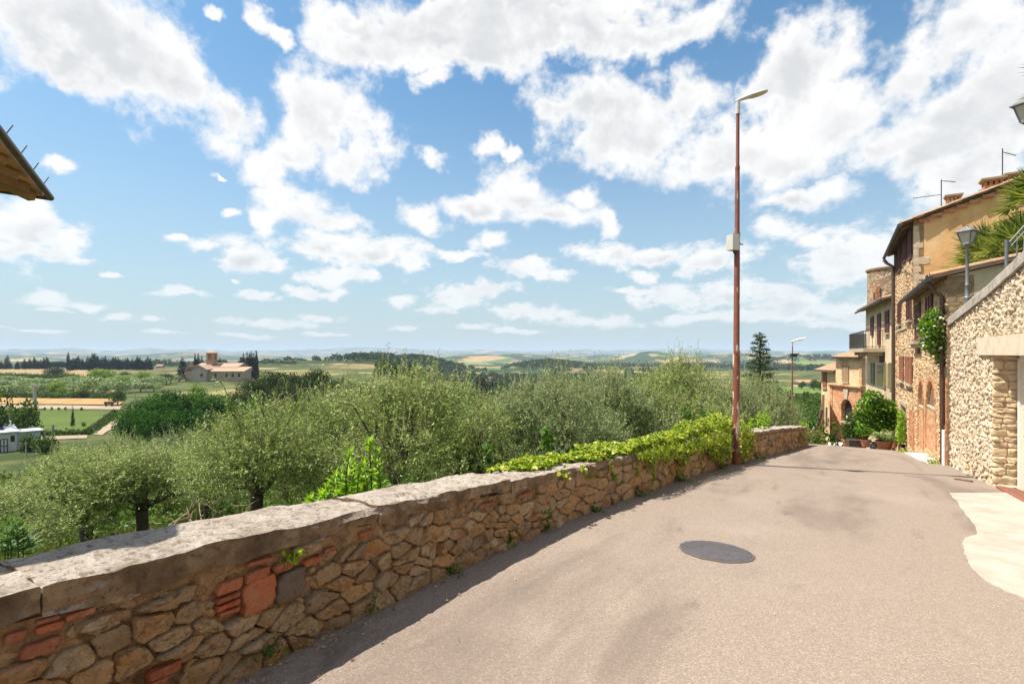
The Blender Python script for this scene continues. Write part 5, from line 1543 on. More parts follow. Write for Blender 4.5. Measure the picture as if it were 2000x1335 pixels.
# lantern posts on the retaining wall
M_LANT = plain('lantern_grey', (0.20, 0.205, 0.21), 0.5, 0.4, scale=12, col2=(0.13, 0.135, 0.14))
m, T, p_, out, geo, oi = base_mat('lantern_glass'); p_.inputs['Base Color'].default_value = (0.55, 0.50, 0.42, 1); p_.inputs['Roughness'].default_value = 0.25; p_.inputs['Alpha'].default_value = 0.8
M_LGLASS = m
def lantern(base, H, k, label, rz):
    L = empty('lantern_post', base, rz, label=label, cat='lantern', group='grey lantern posts on the retaining wall'); M = MW[L.name]
    h = H - 0.52 * k
    MB().lathe([(0.10 * k, -0.05), (0.10 * k, 0.05), (0.075 * k, 0.08), (0.07 * k, 0.32), (0.08 * k, 0.34), (0.052 * k, 0.38), (0.05 * k, 0.62), (0.062 * k, 0.64), (0.042 * k, 0.67), (0.034 * k, h - 0.10), (0.05 * k, h - 0.08), (0.055 * k, h - 0.04), (0.03 * k, h)], n=12).put('post', M_LANT, L, smooth=True, autos=50, M=M)
    f = MB(); z0, z1 = h, h + 0.34 * k; a, b = 0.085 * k, 0.165 * k
    f.box(-a, a, -a, a, z0 - 0.01, z0 + 0.02)
    for sx in (-1, 1):
        for sy in (-1, 1): f.bar((sx * a, sy * a, z0), (sx * b, sy * b, z1), 0.022 * k)
    for s_ in (-1, 1):
        f.bar((-b, s_ * b, z1), (b, s_ * b, z1), 0.022 * k); f.bar((s_ * b, -b, z1), (s_ * b, b, z1), 0.022 * k)
    cg = f.put('cage', M_LANT, L, M=M)
    for (x, y) in ((1, 0), (-1, 0), (0, 1), (0, -1)):
        q = [Vector((x * a + y * a, y * a + x * a, z0 + 0.02)), Vector((x * a - y * a, y * a - x * a, z0 + 0.02)), Vector((x * b - y * b, y * b - x * b, z1)), Vector((x * b + y * b, y * b + x * b, z1))]
        q = [v * 1.0 - Vector((x, y, 0)) * 0.004 for v in q]
        MB().prism(q, (-x * 0.004, -y * 0.004, 0)).put('pane', M_LGLASS, cg, M=M)
    r_ = MB(); b2 = 0.215 * k; t_ = 0.07 * k
    r_.add([(-b2, -b2, z1), (b2, -b2, z1), (b2, b2, z1), (-b2, b2, z1), (-b2, -b2, z1 + 0.015), (b2, -b2, z1 + 0.015), (b2, b2, z1 + 0.015), (-b2, b2, z1 + 0.015), (-t_, -t_, z1 + 0.13 * k), (t_, -t_, z1 + 0.13 * k), (t_, t_, z1 + 0.13 * k), (-t_, t_, z1 + 0.13 * k)],
           [(0, 3, 2, 1), (0, 1, 5, 4), (1, 2, 6, 5), (2, 3, 7, 6), (3, 0, 4, 7), (4, 5, 9, 8), (5, 6, 10, 9), (6, 7, 11, 10), (7, 4, 8, 11), (8, 9, 10, 11)])
    rf_ = r_.put('hood', M_LANT, L, M=M)
    MB().lathe([(0.05 * k, z1 + 0.13 * k), (0.03 * k, z1 + 0.16 * k), (0.035 * k, z1 + 0.175 * k), (0.005, z1 + 0.20 * k)], n=10).put('finial', M_LANT, rf_, smooth=True, M=M)
Yl = 12.0; lb_ = Vector((0.889 * Yl, Yl, 0)); sl_, cl_ = sc_(lb_.x, lb_.y); lb_.z = rw_top(sl_) + 0.2
lantern(lb_, z_at(441, Yl) - lb_.z, 0.83, 'grey lantern post before the palm on the retaining wall', R(25))
Yl = 8.25; lb_ = Vector((1.008 * Yl, Yl, 0)); sl_, cl_ = sc_(lb_.x, lb_.y); lb_.z = rw_top(sl_) + 0.2
lantern(lb_, z_at(188, Yl) - lb_.z, 0.8, 'nearer grey lantern cut off by the upper right edge', R(25))
# iron stair railing behind the coping
Yr = 9.8
ra = empty('stair_railing', P3(1966, 512, Yr), label='ornate grey iron railing sloping up beside the palm', cat='railing')
p0, p1 = P3(1966, 515, Yr), P3(1966, 468, Yr)
MB().tube([p0 - Vector((0, 0, 0.25)), p1], 0.028, 8).put('newel_post', M_LANT, ra)
q0, q1 = P3(1967, 478, Yr), P3(2030, 408, Yr - 0.2); q2, q3 = P3(1967, 489, Yr), P3(2030, 420, Yr - 0.2)
rr_ = MB(); rr_.tube([q0, q1], 0.016, 6).tube([q2, q3], 0.012, 6)
for i in range(12):
    a = q0.lerp(q1, (i + 0.5) / 12); b = q2.lerp(q3, (i + 0.5) / 12); mid = (a + b) / 2
    pts = [mid + (a - b) * 0.5 * math.sin(t) + (q1 - q0) / 12 * 0.4 * math.cos(t) for t in np.linspace(0, 5.2, 9)]
    rr_.tube(pts, 0.007, 4)
for i in range(1, 4):
    a = q2.lerp(q3, i / 3.2); rr_.tube([a, a - Vector((0, 0, 0.9))], 0.012, 5)
rr_.put('rail', M_LANT, ra)

# pots
M_TERRA = plain('terracotta', (0.42, 0.17, 0.085), 0.8, scale=9, col2=(0.33, 0.125, 0.065), bump=0.002)
M_SOIL = plain('potting_soil', (0.05, 0.035, 0.025), 0.95)
def pot(px, pyb, Y, wpx, hpx, label, group=None, name='terracotta_pot', mat=None, cat='pot'):
    b = P3(px, pyb, Y); r = wpx / 2000 * Y; h = hpx / 1000 * Y
    o = empty(name, b, label=label, cat=cat, group=group); M = MW[o.name]
    MB().lathe([(r * 0.62, 0), (r * 0.72, h * 0.2), (r * 0.92, h * 0.8), (r * 0.93, h * 0.84), (r, h * 0.85), (r, h), (r * 0.9, h), (r * 0.86, h * 0.9)], n=22, capt=False).put('vessel', mat or M_TERRA, o, smooth=True, M=M)
    MB().lathe([(r * 0.86, h * 0.88), (r * 0.4, h * 0.92)], n=16).put('soil', M_SOIL, o, M=M)
    return b + Vector((0, 0, h * 0.9))
POT_C = pot(1727, 880, 21.0, 30, 20, 'large terracotta pot holding the cycad')
POT_O = pot(1747, 873, 21.8, 13, 18, 'tall narrow terracotta pot between cycad pot and brown downpipe')
POT_T = pot(1691, 872, 22.5, 19, 14, 'terracotta pot under the citrus tree')
POT_L = pot(1655, 872, 24.5, 20, 14, 'terracotta pot under the flowering shrub nearest the brick house')
m, T, p_, out, geo, oi = base_mat('pebble_glaze')
c = T.ramp(T.vor(geo.outputs['Position'], 14), [(0.28, (0.62, 0.62, 0.6)), (0.36, (0.03, 0.03, 0.03))], 'LINEAR'); T.l.new(c, p_.inputs['Base Color'])
pot(1706, 877, 21.3, 17, 14, 'small black and white patterned pot beside the cycad', mat=m, name='patterned_pot')
pot(1764, 874, 20.6, 9, 7, 'small dark pot in the doorway', mat=M_SHADE)
bench = empty('planter_bench', P3(1672, 872, 23.3), label='low dark planter box among the pots', cat='planter')
MB().obox(P3(1672, 865, 23.3), (0.32, -0.1, 0), (0.06, 0.2, 0), (0, 0, 0.16)).put('box', M_SHADE, bench)
# ------------------------------------------------------------------ plants
NP = np.random.default_rng
def unit(v): return v / np.maximum(np.linalg.norm(v, axis=-1, keepdims=True), 1e-9)
def rand_dirs(rg, n): return unit(rg.normal(size=(n, 3)))
def leaf_mesh(Pb, D, L, Wd, rg, N=None, fold=0.0):
    """rhombic leaves: base points, directions, lengths, widths"""
    n = len(Pb)
    if N is None: N = rand_dirs(rg, n)
    S = unit(np.cross(D, N)); L = np.broadcast_to(np.asarray(L, float), (n,))[:, None]; Wd = np.broadcast_to(np.asarray(Wd, float), (n,))[:, None]
    U = np.cross(S, D)
    mid = Pb + D * L * 0.45
    V = np.stack([Pb, mid + S * Wd / 2 + U * fold * Wd, Pb + D * L, mid - S * Wd / 2 + U * fold * Wd], 1).reshape(-1, 3)
    F = np.arange(4 * n).reshape(-1, 4)
    return V, F
def hex_leaf(Pb, D, L, Wd, rg, N=None, droop=0.15):
    """broad leaves of six points"""
    n = len(Pb)
    if N is None: N = rand_dirs(rg, n)
    S = unit(np.cross(D, N)); U = np.cross(S, D)
    L = np.broadcast_to(np.asarray(L, float), (n,))[:, None]; Wd = np.broadcast_to(np.asarray(Wd, float), (n,))[:, None]
    a = Pb + D * L * 0.22; b = Pb + D * L * 0.62; U_ = U * L * droop
    V = np.stack([Pb, a + S * Wd * 0.46, b + S * Wd * 0.36, Pb + D * L - U_, b - S * Wd * 0.36, a - S * Wd * 0.46], 1).reshape(-1, 3)
    F = np.arange(6 * n).reshape(-1, 6)
    return V, F
def in_lobes(rg, lobes, n, lo=0.35, hi=1.0):
    """points in ellipsoidal lobes (cx,cy,cz,rx,ry,rz), and outward directions"""
    Lb = np.array(lobes); w = (Lb[:, 3] * Lb[:, 4] * Lb[:, 5]) ** (2 / 3); i = rg.choice(len(Lb), n, p=w / w.sum())
    d = rand_dirs(rg, n); r = rg.uniform(lo ** 2, hi ** 2, n) ** 0.5
    return Lb[i, :3] + d * r[:, None] * Lb[i, 3:6], unit(d / Lb[i, 3:6])
def twigs_to_leaves(rg, B, D, L, k, ll, lw, spread=0.75, droop=0.0):
    """k leaves along each twig, in opposite pairs"""
    n = len(B); t = np.linspace(0.12, 1.0, k)[None, :, None]
    Pp = B[:, None, :] + D[:, None, :] * t * L[:, None, None]
    Pp[..., 2] -= droop * (t[..., 0] * L[:, None]) ** 2
    side = rand_dirs(rg, n * k).reshape(n, k, 3)
    side = unit(side - (side * D[:, None, :]).sum(-1, keepdims=True) * D[:, None, :])
    LD = unit(D[:, None, :] * (1 - spread) * 1.4 + side * spread)
    m_ = n * k
    return leaf_mesh(Pp.reshape(-1, 3), LD.reshape(-1, 3), rg.uniform(ll * 0.7, ll * 1.25, m_), rg.uniform(lw * 0.8, lw * 1.2, m_), rg)
def twig_mesh(B, D, L, r):
    """thin three-sided twigs"""
    n = len(B); a = unit(np.cross(D, np.array([0.3, 0.5, 0.81]))); b = np.cross(D, a)
    V = []
    for k in range(3):
        t = 2 * math.pi * k / 3; V.append(B + (a * math.cos(t) + b * math.sin(t)) * r)
    V.append(B + D * L[:, None])
    V = np.stack(V, 1).reshape(-1, 3); o = np.arange(n)[:, None] * 4
    F = np.concatenate([o + np.array([[0, 1, 3]]), o + np.array([[1, 2, 3]]), o + np.array([[2, 0, 3]])], 0)
    return V, F
def join(*vf):
    V = []; F = []; o = 0
    for v, f in vf: V.append(v); F.append(f + o); o += len(v)
    return np.concatenate(V), np.concatenate(F)
def bent(a, b, rg, k=5, wob=0.12):
    a, b = np.array(a, float), np.array(b, float); L = np.linalg.norm(b - a); pts = []
    for i in range(k + 1):
        t = i / k; q = a + (b - a) * t + rg.normal(size=3) * wob * L * math.sin(math.pi * t) * 0.5
        q[2] += 0.12 * L * math.sin(math.pi * t); pts.append(Vector(q))
    return pts

M_OLEAF = leaf_mat('olive_leaf', [(0.038, 0.071, 0.008), (0.110, 0.174, 0.024), (0.207, 0.290, 0.048), (0.349, 0.431, 0.100)], under=(0.284, 0.366, 0.107), trans=0.16)
M_OLEAF2 = leaf_mat('olive_leaf_grey', [(0.042, 0.075, 0.015), (0.106, 0.162, 0.041), (0.200, 0.274, 0.086), (0.338, 0.423, 0.155)], under=(0.295, 0.374, 0.169), trans=0.16)
M_BARK = plain('olive_bark', (0.13, 0.095, 0.065), 0.95, scale=9, col2=(0.05, 0.038, 0.028), bump=0.03, bscale=14, local=True)
M_TWIG = plain('grey_twig', (0.22, 0.165, 0.11), 0.9, scale=9, col2=(0.14, 0.10, 0.07), local=True)
M_LEAFDARK = leaf_mat('dark_broadleaf', [(0.010, 0.031, 0.004), (0.024, 0.078, 0.005), (0.049, 0.135, 0.010)], trans=0.32, spec=0.08, rough=0.8)
M_LEAFOAK = leaf_mat('holm_oak_leaf', [(0.018, 0.03, 0.010), (0.040, 0.064, 0.018), (0.078, 0.105, 0.036)], trans=0.2, spec=0.08, rough=0.8)
M_LEAFLIME = leaf_mat('lime_leaf', [(0.10, 0.17, 0.02), (0.17, 0.26, 0.035), (0.25, 0.33, 0.06)], trans=0.35, spec=0.1, rough=0.8)
M_LEAFMID = leaf_mat('mid_leaf', [(0.03, 0.06, 0.012), (0.07, 0.12, 0.022), (0.11, 0.16, 0.035)], trans=0.3, spec=0.1, rough=0.7)
M_CYP = leaf_mat('cypress_leaf', [(0.008, 0.016, 0.009), (0.015, 0.028, 0.014), (0.026, 0.042, 0.02)], trans=0.12, spec=0.05, rough=0.9)
M_CEDAR = leaf_mat('cedar_needle', [(0.024, 0.048, 0.015), (0.054, 0.090, 0.026), (0.102, 0.138, 0.039)], trans=0.2, spec=0.1, rough=0.7)
M_IVY = leaf_mat('creeper_leaf', [(0.035, 0.085, 0.006), (0.12, 0.21, 0.012), (0.27, 0.37, 0.022), (0.42, 0.48, 0.04), (0.50, 0.44, 0.10)], trans=0.40, rough=0.42, glow=(1.1, 1.2, 0.5, 1))
M_BRIGHT = leaf_mat('bright_leaf', [(0.16, 0.30, 0.012), (0.28, 0.46, 0.02), (0.38, 0.54, 0.035)], trans=0.42, glow=(1.1, 1.2, 0.45, 1))
M_GRASS = leaf_mat('grass_blade', [(0.05, 0.085, 0.014), (0.10, 0.14, 0.025), (0.17, 0.18, 0.05), (0.30, 0.24, 0.10)], trans=0.3)
M_WEED = leaf_mat('weed_leaf', [(0.04, 0.09, 0.012), (0.08, 0.17, 0.02), (0.13, 0.24, 0.03)], trans=0.35)
M_CITRUS = leaf_mat('citrus_leaf', [(0.035, 0.09, 0.008), (0.08, 0.19, 0.012), (0.16, 0.31, 0.02), (0.26, 0.40, 0.04)], trans=0.35, rough=0.35)
M_PALM = leaf_mat('palm_leaf', [(0.05, 0.085, 0.015), (0.11, 0.16, 0.03), (0.26, 0.29, 0.075), (0.40, 0.36, 0.12)], trans=0.3, rough=0.4)
M_FLOWER = plain('cream_petal', (0.80, 0.74, 0.60), 0.7)
M_TRUNK = plain('grey_trunk', (0.10, 0.075, 0.055), 0.95, scale=3, col2=(0.05, 0.04, 0.03), local=True)

# ---- olive trees: five grown forms, copied with their own turn and size
def olive_form(seed, nt, H=3.6, Rr=1.9, shoots=110, leafk=15, lift=0.0, mat=None):
    rg = NP(seed)
    th = H * (rg.uniform(0.20, 0.28) + lift * 0.6)
    wood = MB()
    fork = np.array([rg.normal() * 0.10, rg.normal() * 0.10, th])
    wood.tube([Vector((0, 0, -0.5)), Vector((rg.normal() * 0.03, rg.normal() * 0.03, 0.1)), Vector(fork * np.array([0.6, 0.6, 0.6])), Vector(fork)], [0.24, 0.19, 0.14, 0.15], 9)
    lobes = []; nl = rg.integers(9, 13)
    for i in range(nl):
        a = 2 * math.pi * i / nl * 1.618 * 1.0 + rg.uniform(-0.4, 0.4); ring = (i % 3)
        rr_ = Rr * (0.25 + 0.42 * (i % 3) / 2 + rg.uniform(-0.08, 0.1))
        z = H * (0.40 + lift + (0.36 - lift * 0.8) * rg.random()) - (0.12 * H if ring == 2 else 0) + (0.1 * H if ring == 0 else 0)
        rad = Rr * rg.uniform(0.24, 0.48)
        lobes.append((rr_ * math.cos(a), rr_ * math.sin(a), z, rad, rad, rad * rg.uniform(0.65, 0.9)))
        if i < 8:
            pts = bent(fork, np.array(lobes[-1][:3]), rg); wood.tube(pts, np.linspace(0.085, 0.018, len(pts)), 6)
            for _ in range(3):
                e = np.array(lobes[-1][:3]) + rg.normal(size=3) * rad * 0.55
                p2 = bent(np.array(pts[3]), e, rg, 3); wood.tube(p2, np.linspace(0.028, 0.008, len(p2)), 4, cap=False)
    B, O = in_lobes(rg, lobes, nt, 0.30, 0.98)
    D = unit(O * 0.9 + np.array([0, 0, 0.55]) + rg.normal(size=B.shape) * 0.45)
    L = rg.uniform(0.22, 0.66, nt)
    lv = twigs_to_leaves(rg, B, D, L, leafk, 0.075, 0.0185, droop=0.22)
    # upright water shoots give the crown its feathery outline
    Lb = np.array(lobes); top = Lb[np.argsort(-(Lb[:, 2] + Lb[:, 5]))[:7]]
    i = rg.choice(len(top), shoots)
    Bs = top[i, :3] + np.stack([rg.normal(size=shoots) * top[i, 3] * 0.45, rg.normal(size=shoots) * top[i, 3] * 0.45, top[i, 5] * rg.uniform(0.55, 0.9, shoots)], 1)
    Ds = unit(np.array([0, 0, 1.0]) + rg.normal(size=(shoots, 3)) * 0.22); Ls = rg.uniform(0.35, 0.95, shoots)
    ls = twigs_to_leaves(rg, Bs, Ds, Ls, 22, 0.07, 0.017, spread=0.6)
    tw = join(twig_mesh(B, D, L, 0.0035), twig_mesh(Bs, Ds, Ls, 0.006))
    V, F = join(lv, ls)
    leaves = npmesh('crown', V, F, mat or M_OLEAF)
    twm = npmesh('twigs', tw[0], tw[1], M_TWIG)
    return [('trunk', wood.mesh('trunk', M_BARK, True, 60), None), ('crown', leaves, None), ('twigs', twm, 1)], H, Rr
OL = [olive_form(101, 2500), olive_form(102, 2500, 3.8, 1.8), olive_form(103, 2300, 3.4, 2.0, mat=M_OLEAF2), olive_form(104, 2700, 4.0, 1.9, 150), olive_form(105, 2400, 3.7, 1.9, 130, mat=M_OLEAF2), olive_form(106, 2300, 3.6, 1.8, 50, lift=0.16)]
def grow(form, loc, sc, rz, name, parent=None, **kw):
    parts = form
    e = empty(name, loc, rz, sc, **kw); M = MW[e.name]; made = []
    for nm, me, par in parts:
        made.append(put(nm, me, made[par] if par is not None else e, M))
    return e
def olive(px, Y, ytop, rpx, f, rz, label, group=None, sink=0.0):
    g = at(px, Y); parts, H, Rr = OL[f]
    h = z_at(ytop, Y) - g[2] + sink
    r = rpx / 1000 * Y
    return grow(parts, (g[0], g[1], g[2] - sink), (r / Rr, r / Rr, h / H * 0.93), R(rz), 'olive_tree', label=label, cat='olive tree', group=group or 'olive trees on the slope behind the parapet')
olive(165, 11.0, 872, 140, 5, 20, 'olive tree with bare dark trunk standing lowest left beyond the coping')
olive(282, 11.5, 862, 130, 5, 160, 'olive tree with ivy dark trunk second from left, behind the cracked coping')
olive(395, 14.5, 842, 130, 1, 60, 'pale olive tree between the second trunk and the dead brush')
olive(500, 9.4, 772, 150, 5, 250, 'olive tree leaning behind dead twigs, left of the bright yellow-green shoots')
olive(640, 12.5, 738, 120, 3, 300, 'bushy olive filling the gap just left of the tallest olive')
olive(770, 9.3, 696, 185, 3, 10, 'largest olive tree, its shoots reaching above the horizon at the middle')
olive(905, 12.0, 738, 140, 1, 80, 'olive tree on the right flank of the largest olive')
olive(1010, 13.5, 728, 125, 4, 150, 'lower olive tree left of the twin tall shoots')
olive(1110, 13.0, 697, 115, 2, 220, 'olive tree with two tall spiky shoots against the far fields')
olive(1205, 14.5, 704, 120, 4, 33, 'silvery olive tree behind the thickest creeper')
olive(1345, 15.5, 690, 125, 0, 95, 'tall olive tree just left of the near lamp pole')
olive(1275, 17.5, 712, 95, 1, 12, 'olive tree deep between the silvery and the tall olive')
olive(1430, 19.0, 716, 90, 2, 250, 'olive tree directly behind the near lamp pole')
olive(1490, 20.0, 730, 76, 4, 310, 'rounded rightmost olive tree behind the far parapet')
olive(1530, 22.0, 785, 45, 2, 70, 'small olive clump at the right edge of the grove')
OLAB = ['half hidden olive crown directly behind the lowest left olive', 'half hidden olive crown on the skyline of the left grove, below the farm path', 'half hidden olive crown under the nearest locust tree', 'half hidden olive at the left picture edge above the fern bush', 'half hidden olive between the pale olive and the leaning branch', 'half hidden olive behind the leaning branch', 'half hidden olive just left of the largest olive', 'half hidden olive behind the right side of the largest olive', 'half hidden olive in the dip right of the largest olive', 'half hidden olive left of the two spiky shoots', 'half hidden olive right of the two spiky shoots', 'half hidden olive behind the near lamp pole, farthest of the grove', 'far half hidden olive just before the locust trees', 'far half hidden olive nearest to the white shed']
k = 0
for (px, Y, yt, r_) in ((95, 17, 885, 105), (215, 20, 848, 95), (330, 21, 832, 85), (20, 14, 940, 110), (430, 19, 838, 85), (560, 18, 800, 90), (700, 17, 780, 90), (840, 18, 790, 90), (960, 19, 770, 80), (1060, 21, 760, 80), (1160, 21, 742, 70), (1400, 24, 742, 60), (300, 30, 850, 60), (120, 27, 872, 70)):
    olive(px, Y, yt, r_, k % 5, 57 * k, OLAB[k], 'half hidden olive trees of the grove'); k += 1
# long bare shoot leaning out of the olive to the upper left
rg = NP(8)
ls_ = empty('leaning_branch', P3(640, 850, 9.4), label='long olive branch leaning up and out to the right of the dead brush', cat='branch')
wd = MB(); LV = []
for (a, b) in (((480, 850), (612, 757)), ((470, 840), (430, 745)), ((560, 830), (600, 772)), ((520, 830), (500, 770))):
    A, Bp = P3(*a, 9.2), P3(*b, 8.9); pts = bent(A, Bp, rg, 6, 0.05); wd.tube(pts, np.linspace(0.016, 0.004, len(pts)), 5, cap=False)
    BB = np.array([pts[0].lerp(pts[-1], t) for t in np.linspace(0.1, 1, 16)]); d_ = unit(np.array([(Bp - A)]) + rg.normal(size=(16, 3)) * 0.7)
    LV.append(twigs_to_leaves(rg, BB, d_, rg.uniform(0.08, 0.2, 16), 9, 0.065, 0.018))
wd.put('stem', M_TWIG, ls_, smooth=True); V, F = join(*LV); put('leaves', npmesh('leaves', V, F, M_OLEAF), ls_)

# dead brush
rg = NP(12); db = empty('dead_brush', at(405, 8.2), label='heap of bare dead twigs beyond the parapet', cat='dead brush'); wd = MB()
g = Vector(at(405, 8.2))
for i in range(46):
    a = g + Vector((rg.normal() * 0.5, rg.normal() * 0.3, rg.uniform(-0.1, 0.7))); b = a + Vector((rg.normal() * 0.45, rg.normal() * 0.35, rg.uniform(-0.1, 0.6)))
    wd.tube(bent(a, b, rg, 4, 0.2), np.linspace(0.013, 0.003, 5), 4, cap=False)
wd.put('stems', plain('dead_twig', (0.36, 0.27, 0.18), 0.9, scale=9, col2=(0.22, 0.16, 0.10)), db)

# ---- creeper over the parapet
rg = NP(31)
def creeper_points(n):
    P_ = []; N_ = []
    s = rg.uniform(4.25, 13.3, n * 3)
    back = float; keep = []
    dens = np.interp(s, [4.2, 4.6, 5.5, 8, 10.5, 12, 12.9, 13.4], [0.35, 0.85, 1.0, 1, 1, 1, 0.8, 0.1])
    s = s[rg.random(len(s)) < dens][:n]
    # across the section: 0 = hanging behind, 1 = back edge, 2 = front edge, 3 = down the road face
    front = np.interp(s, [4.2, 5.2, 6.3, 7.2, 8.2, 9.5, 11, 12.4, 13.3], [1.35, 1.6, 1.8, 2.1, 2.5, 2.55, 2.9, 3.0, 2.5]) + (fbm(s * 2.4, s * 0 + 3, 5) - 0.45) * 1.7
    u = rg.uniform(0.0, 1.0, len(s)) ** 0.9 * front
    th = np.interp(s, [4.2, 5, 7, 9, 10.5, 11.6, 12.6, 13.3], [0.05, 0.10, 0.14, 0.20, 0.34, 0.40, 0.28, 0.08]) * (0.15 + 1.7 * fbm(s * 2.1, u * 2.0, 9))
    for si, ui, ti in zip(s, u, th):
        H = float(wall_h(si)); off = 0.0; h = H; nn = Vector((0, 0, 1))
        q, t, n_ = wp(si)
        lump = ti * rg.random() ** 0.6
        if ui < 1: off = -WALL_T - 0.25 * (1 - ui) - 0.05; h = H - 0.9 * (1 - ui) + lump; nn = (Vector((0, 0, 1)) - n_ * 0.4)
        elif ui < 2: off = -WALL_T * (2 - ui); h = H + 0.01 + lump
        else:
            hang = min(ui - 2, 1.1); off = 0.05 + 0.10 * rg.random() + lump * 0.3; h = H + lump * 0.6 * (1 - hang) - hang * 0.42; nn = n_ + Vector((0, 0, 0.5))
        if si > 12.5 and ui > 2: off *= 0.7
        P_.append(q + n_ * off + Vector((0, 0, h))); N_.append(nn.normalized())
    return np.array([list(p) for p in P_]), np.array([list(n) for n in N_])
Pc, Nc = creeper_points(30000)
_toeye = (Vector((0, 0, EYE)) - PB); _toeye.z = 0; _toeye.normalize()
_rel = Pc[:, :2] - np.array([[PB.x, PB.y]]); _f = _rel @ np.array([_toeye.x, _toeye.y]); _l = np.abs(_rel @ np.array([-_toeye.y, _toeye.x]))
_ok = ~((_f > -0.05) & (_l < 0.16)) | ((Pc[:, 2] - PB.z > 0.22) & (_l > 0.085))
Pc, Nc = Pc[_ok], Nc[_ok]
D = unit(rand_dirs(rg, len(Pc)) * 0.9 + np.array([0.25, -0.35, -0.15])); D = unit(D - (D * Nc).sum(1, keepdims=True) * Nc * 0.7)
V, F = hex_leaf(Pc, D, rg.uniform(0.02, 0.07, len(Pc)), rg.uniform(0.018, 0.062, len(Pc)), rg, N=unit(Nc + rg.normal(size=Nc.shape) * 0.45))
cr = empty('creeper', wp(9, -0.2, 0.6)[0], label='bright yellow-green creeper spilling over the parapet beside the lamp pole', cat='creeper')
put('leaves', npmesh('leaves', V, F, M_IVY), cr, kind='stuff')
# stems and trailing runners
wd = MB(); LV = []
for s0, dh in ((6.1, 0.30), (6.9, 0.34), (7.4, 0.52), (7.5, 0.45), (8.6, 0.5), (8.8, 0.40), (9.8, 0.5), (10.5, 0.42), (4.9, 0.12), (5.4, 0.18)):
    H = float(wall_h(s0)); pts = []
    for i in range(6): pts.append(wp(s0 + 0.05 * i + 0.03 * math.sin(i * 2), 0.035 + 0.02 * math.sin(i), H + 0.02 - dh * i / 5)[0])
    wd.tube(pts, 0.004, 4, cap=False)
    BB = np.array([list(pts[0].lerp(pts[-1], t)) for t in np.linspace(0, 1, 14)]) + rg.normal(size=(14, 3)) * 0.02
    LV.append(hex_leaf(BB, unit(rg.normal(size=(14, 3)) + np.array([0, -0.4, -0.6])), rg.uniform(0.04, 0.085, 14), rg.uniform(0.04, 0.075, 14), rg))
wd.put('runners', M_TWIG, cr); V, F = join(*LV); put('trailing_leaves', npmesh('trailing_leaves', V, F, M_IVY), cr)
# upright sprigs at the back of the creeper
for px, Y, yt, yb in ((955, 5.9, 868, 915), (1062, 7.4, 838, 880), (1072, 7.5, 850, 880), (1338, 10.6, 795, 835), (1376, 11.2, 803, 840), (1345, 10.8, 805, 840)):
    A, Bq = P3(px, yb, Y), P3(px + rg.normal() * 4, yt, Y); n = 34
    BB = np.array([list(A.lerp(Bq, t)) for t in np.linspace(0, 1, n)]) + rg.normal(size=(n, 3)) * 0.018
    V, F = hex_leaf(BB, unit(rg.normal(size=(n, 3)) + np.array([0, 0, 0.4])), rg.uniform(0.05, 0.1, n), rg.uniform(0.045, 0.085, n), rg); put('sprig', npmesh('sprig', V, F, M_WEED), cr)

# ---- yellow-green leafy shoots behind the parapet
def shoot_plant(name, spots, label, seed, ll=0.14, lw=0.035, mat=None, cat='shrub', per=60):
    rg = NP(seed); LV = []; wd = MB(); base = None
    for (px, Y, yt, yb) in spots:
        A, Bq = P3(px, yb, Y), P3(px + rg.normal() * 6, yt, Y + rg.normal() * 0.05); base = base or A
        wd.tube([A - Vector((0, 0, 0.2)), A.lerp(Bq, 0.5) + Vector((rg.normal() * 0.02, 0, 0)), Bq], [0.010, 0.007, 0.003], 5, cap=False)
        L = (Bq - A).length; n = int(per * max(0.5, L / 0.6)); t = rg.random(n) ** 0.8
        BB = np.array([list(A.lerp(Bq, x)) for x in t]); a = rg.uniform(0, 2 * math.pi, n)
        dd = unit(np.stack([np.cos(a), np.sin(a), 0.25 + 0.9 * t ** 2], 1))
        k = (1.15 - 0.65 * t)
        LV.append(leaf_mesh(BB, dd, rg.uniform(ll * 0.7, ll * 1.2, n) * k, lw * k * rg.uniform(0.8, 1.2, n), rg, N=unit(np.array([[0, 0, 1.0]]) + rg.normal(size=(n, 3)) * 0.3), fold=0.08))
    e = empty(name, base, label=label, cat=cat)
    wd.put('stems', M_WEED, e); V, F = join(*LV); put('leaves', npmesh('leaves', V, F, mat or M_BRIGHT), e)
    return e
Yb = 4.75
shoot_plant('leafy_shoots', [(728, Yb, 855, 985), (735, Yb + .1, 880, 985), (718, Yb, 900, 985), (676, Yb, 880, 985), (684, Yb + .1, 905, 985), (655, Yb, 925, 988), (662, Yb, 915, 985), (640, Yb, 945, 990), (625, Yb - .05, 960, 995), (700, Yb, 920, 985), (690, Yb, 950, 985), (712, Yb, 945, 985), (742, Yb, 935, 980), (672, Yb, 950, 988), (615, Yb - .1, 972, 998)],
            'bright yellow-green leafy shoots standing behind the parapet coping', 41)
shoot_plant('leafy_shoots', [(1480, 13.5, 806, 850), (1488, 13.5, 800, 850), (1470, 13.3, 818, 850), (1462, 13.2, 825, 852), (1494, 13.8, 815, 848)], 'yellow-green leafy shoots right of the near lamp pole behind the far parapet', 42, 0.16, 0.05)
shoot_plant('leafy_shoots', [(1562, 17.5, 822, 850), (1570, 17.5, 826, 850), (1578, 17.6, 828, 850)], 'low yellow-green shoots behind the very end of the parapet', 43, 0.16, 0.06)
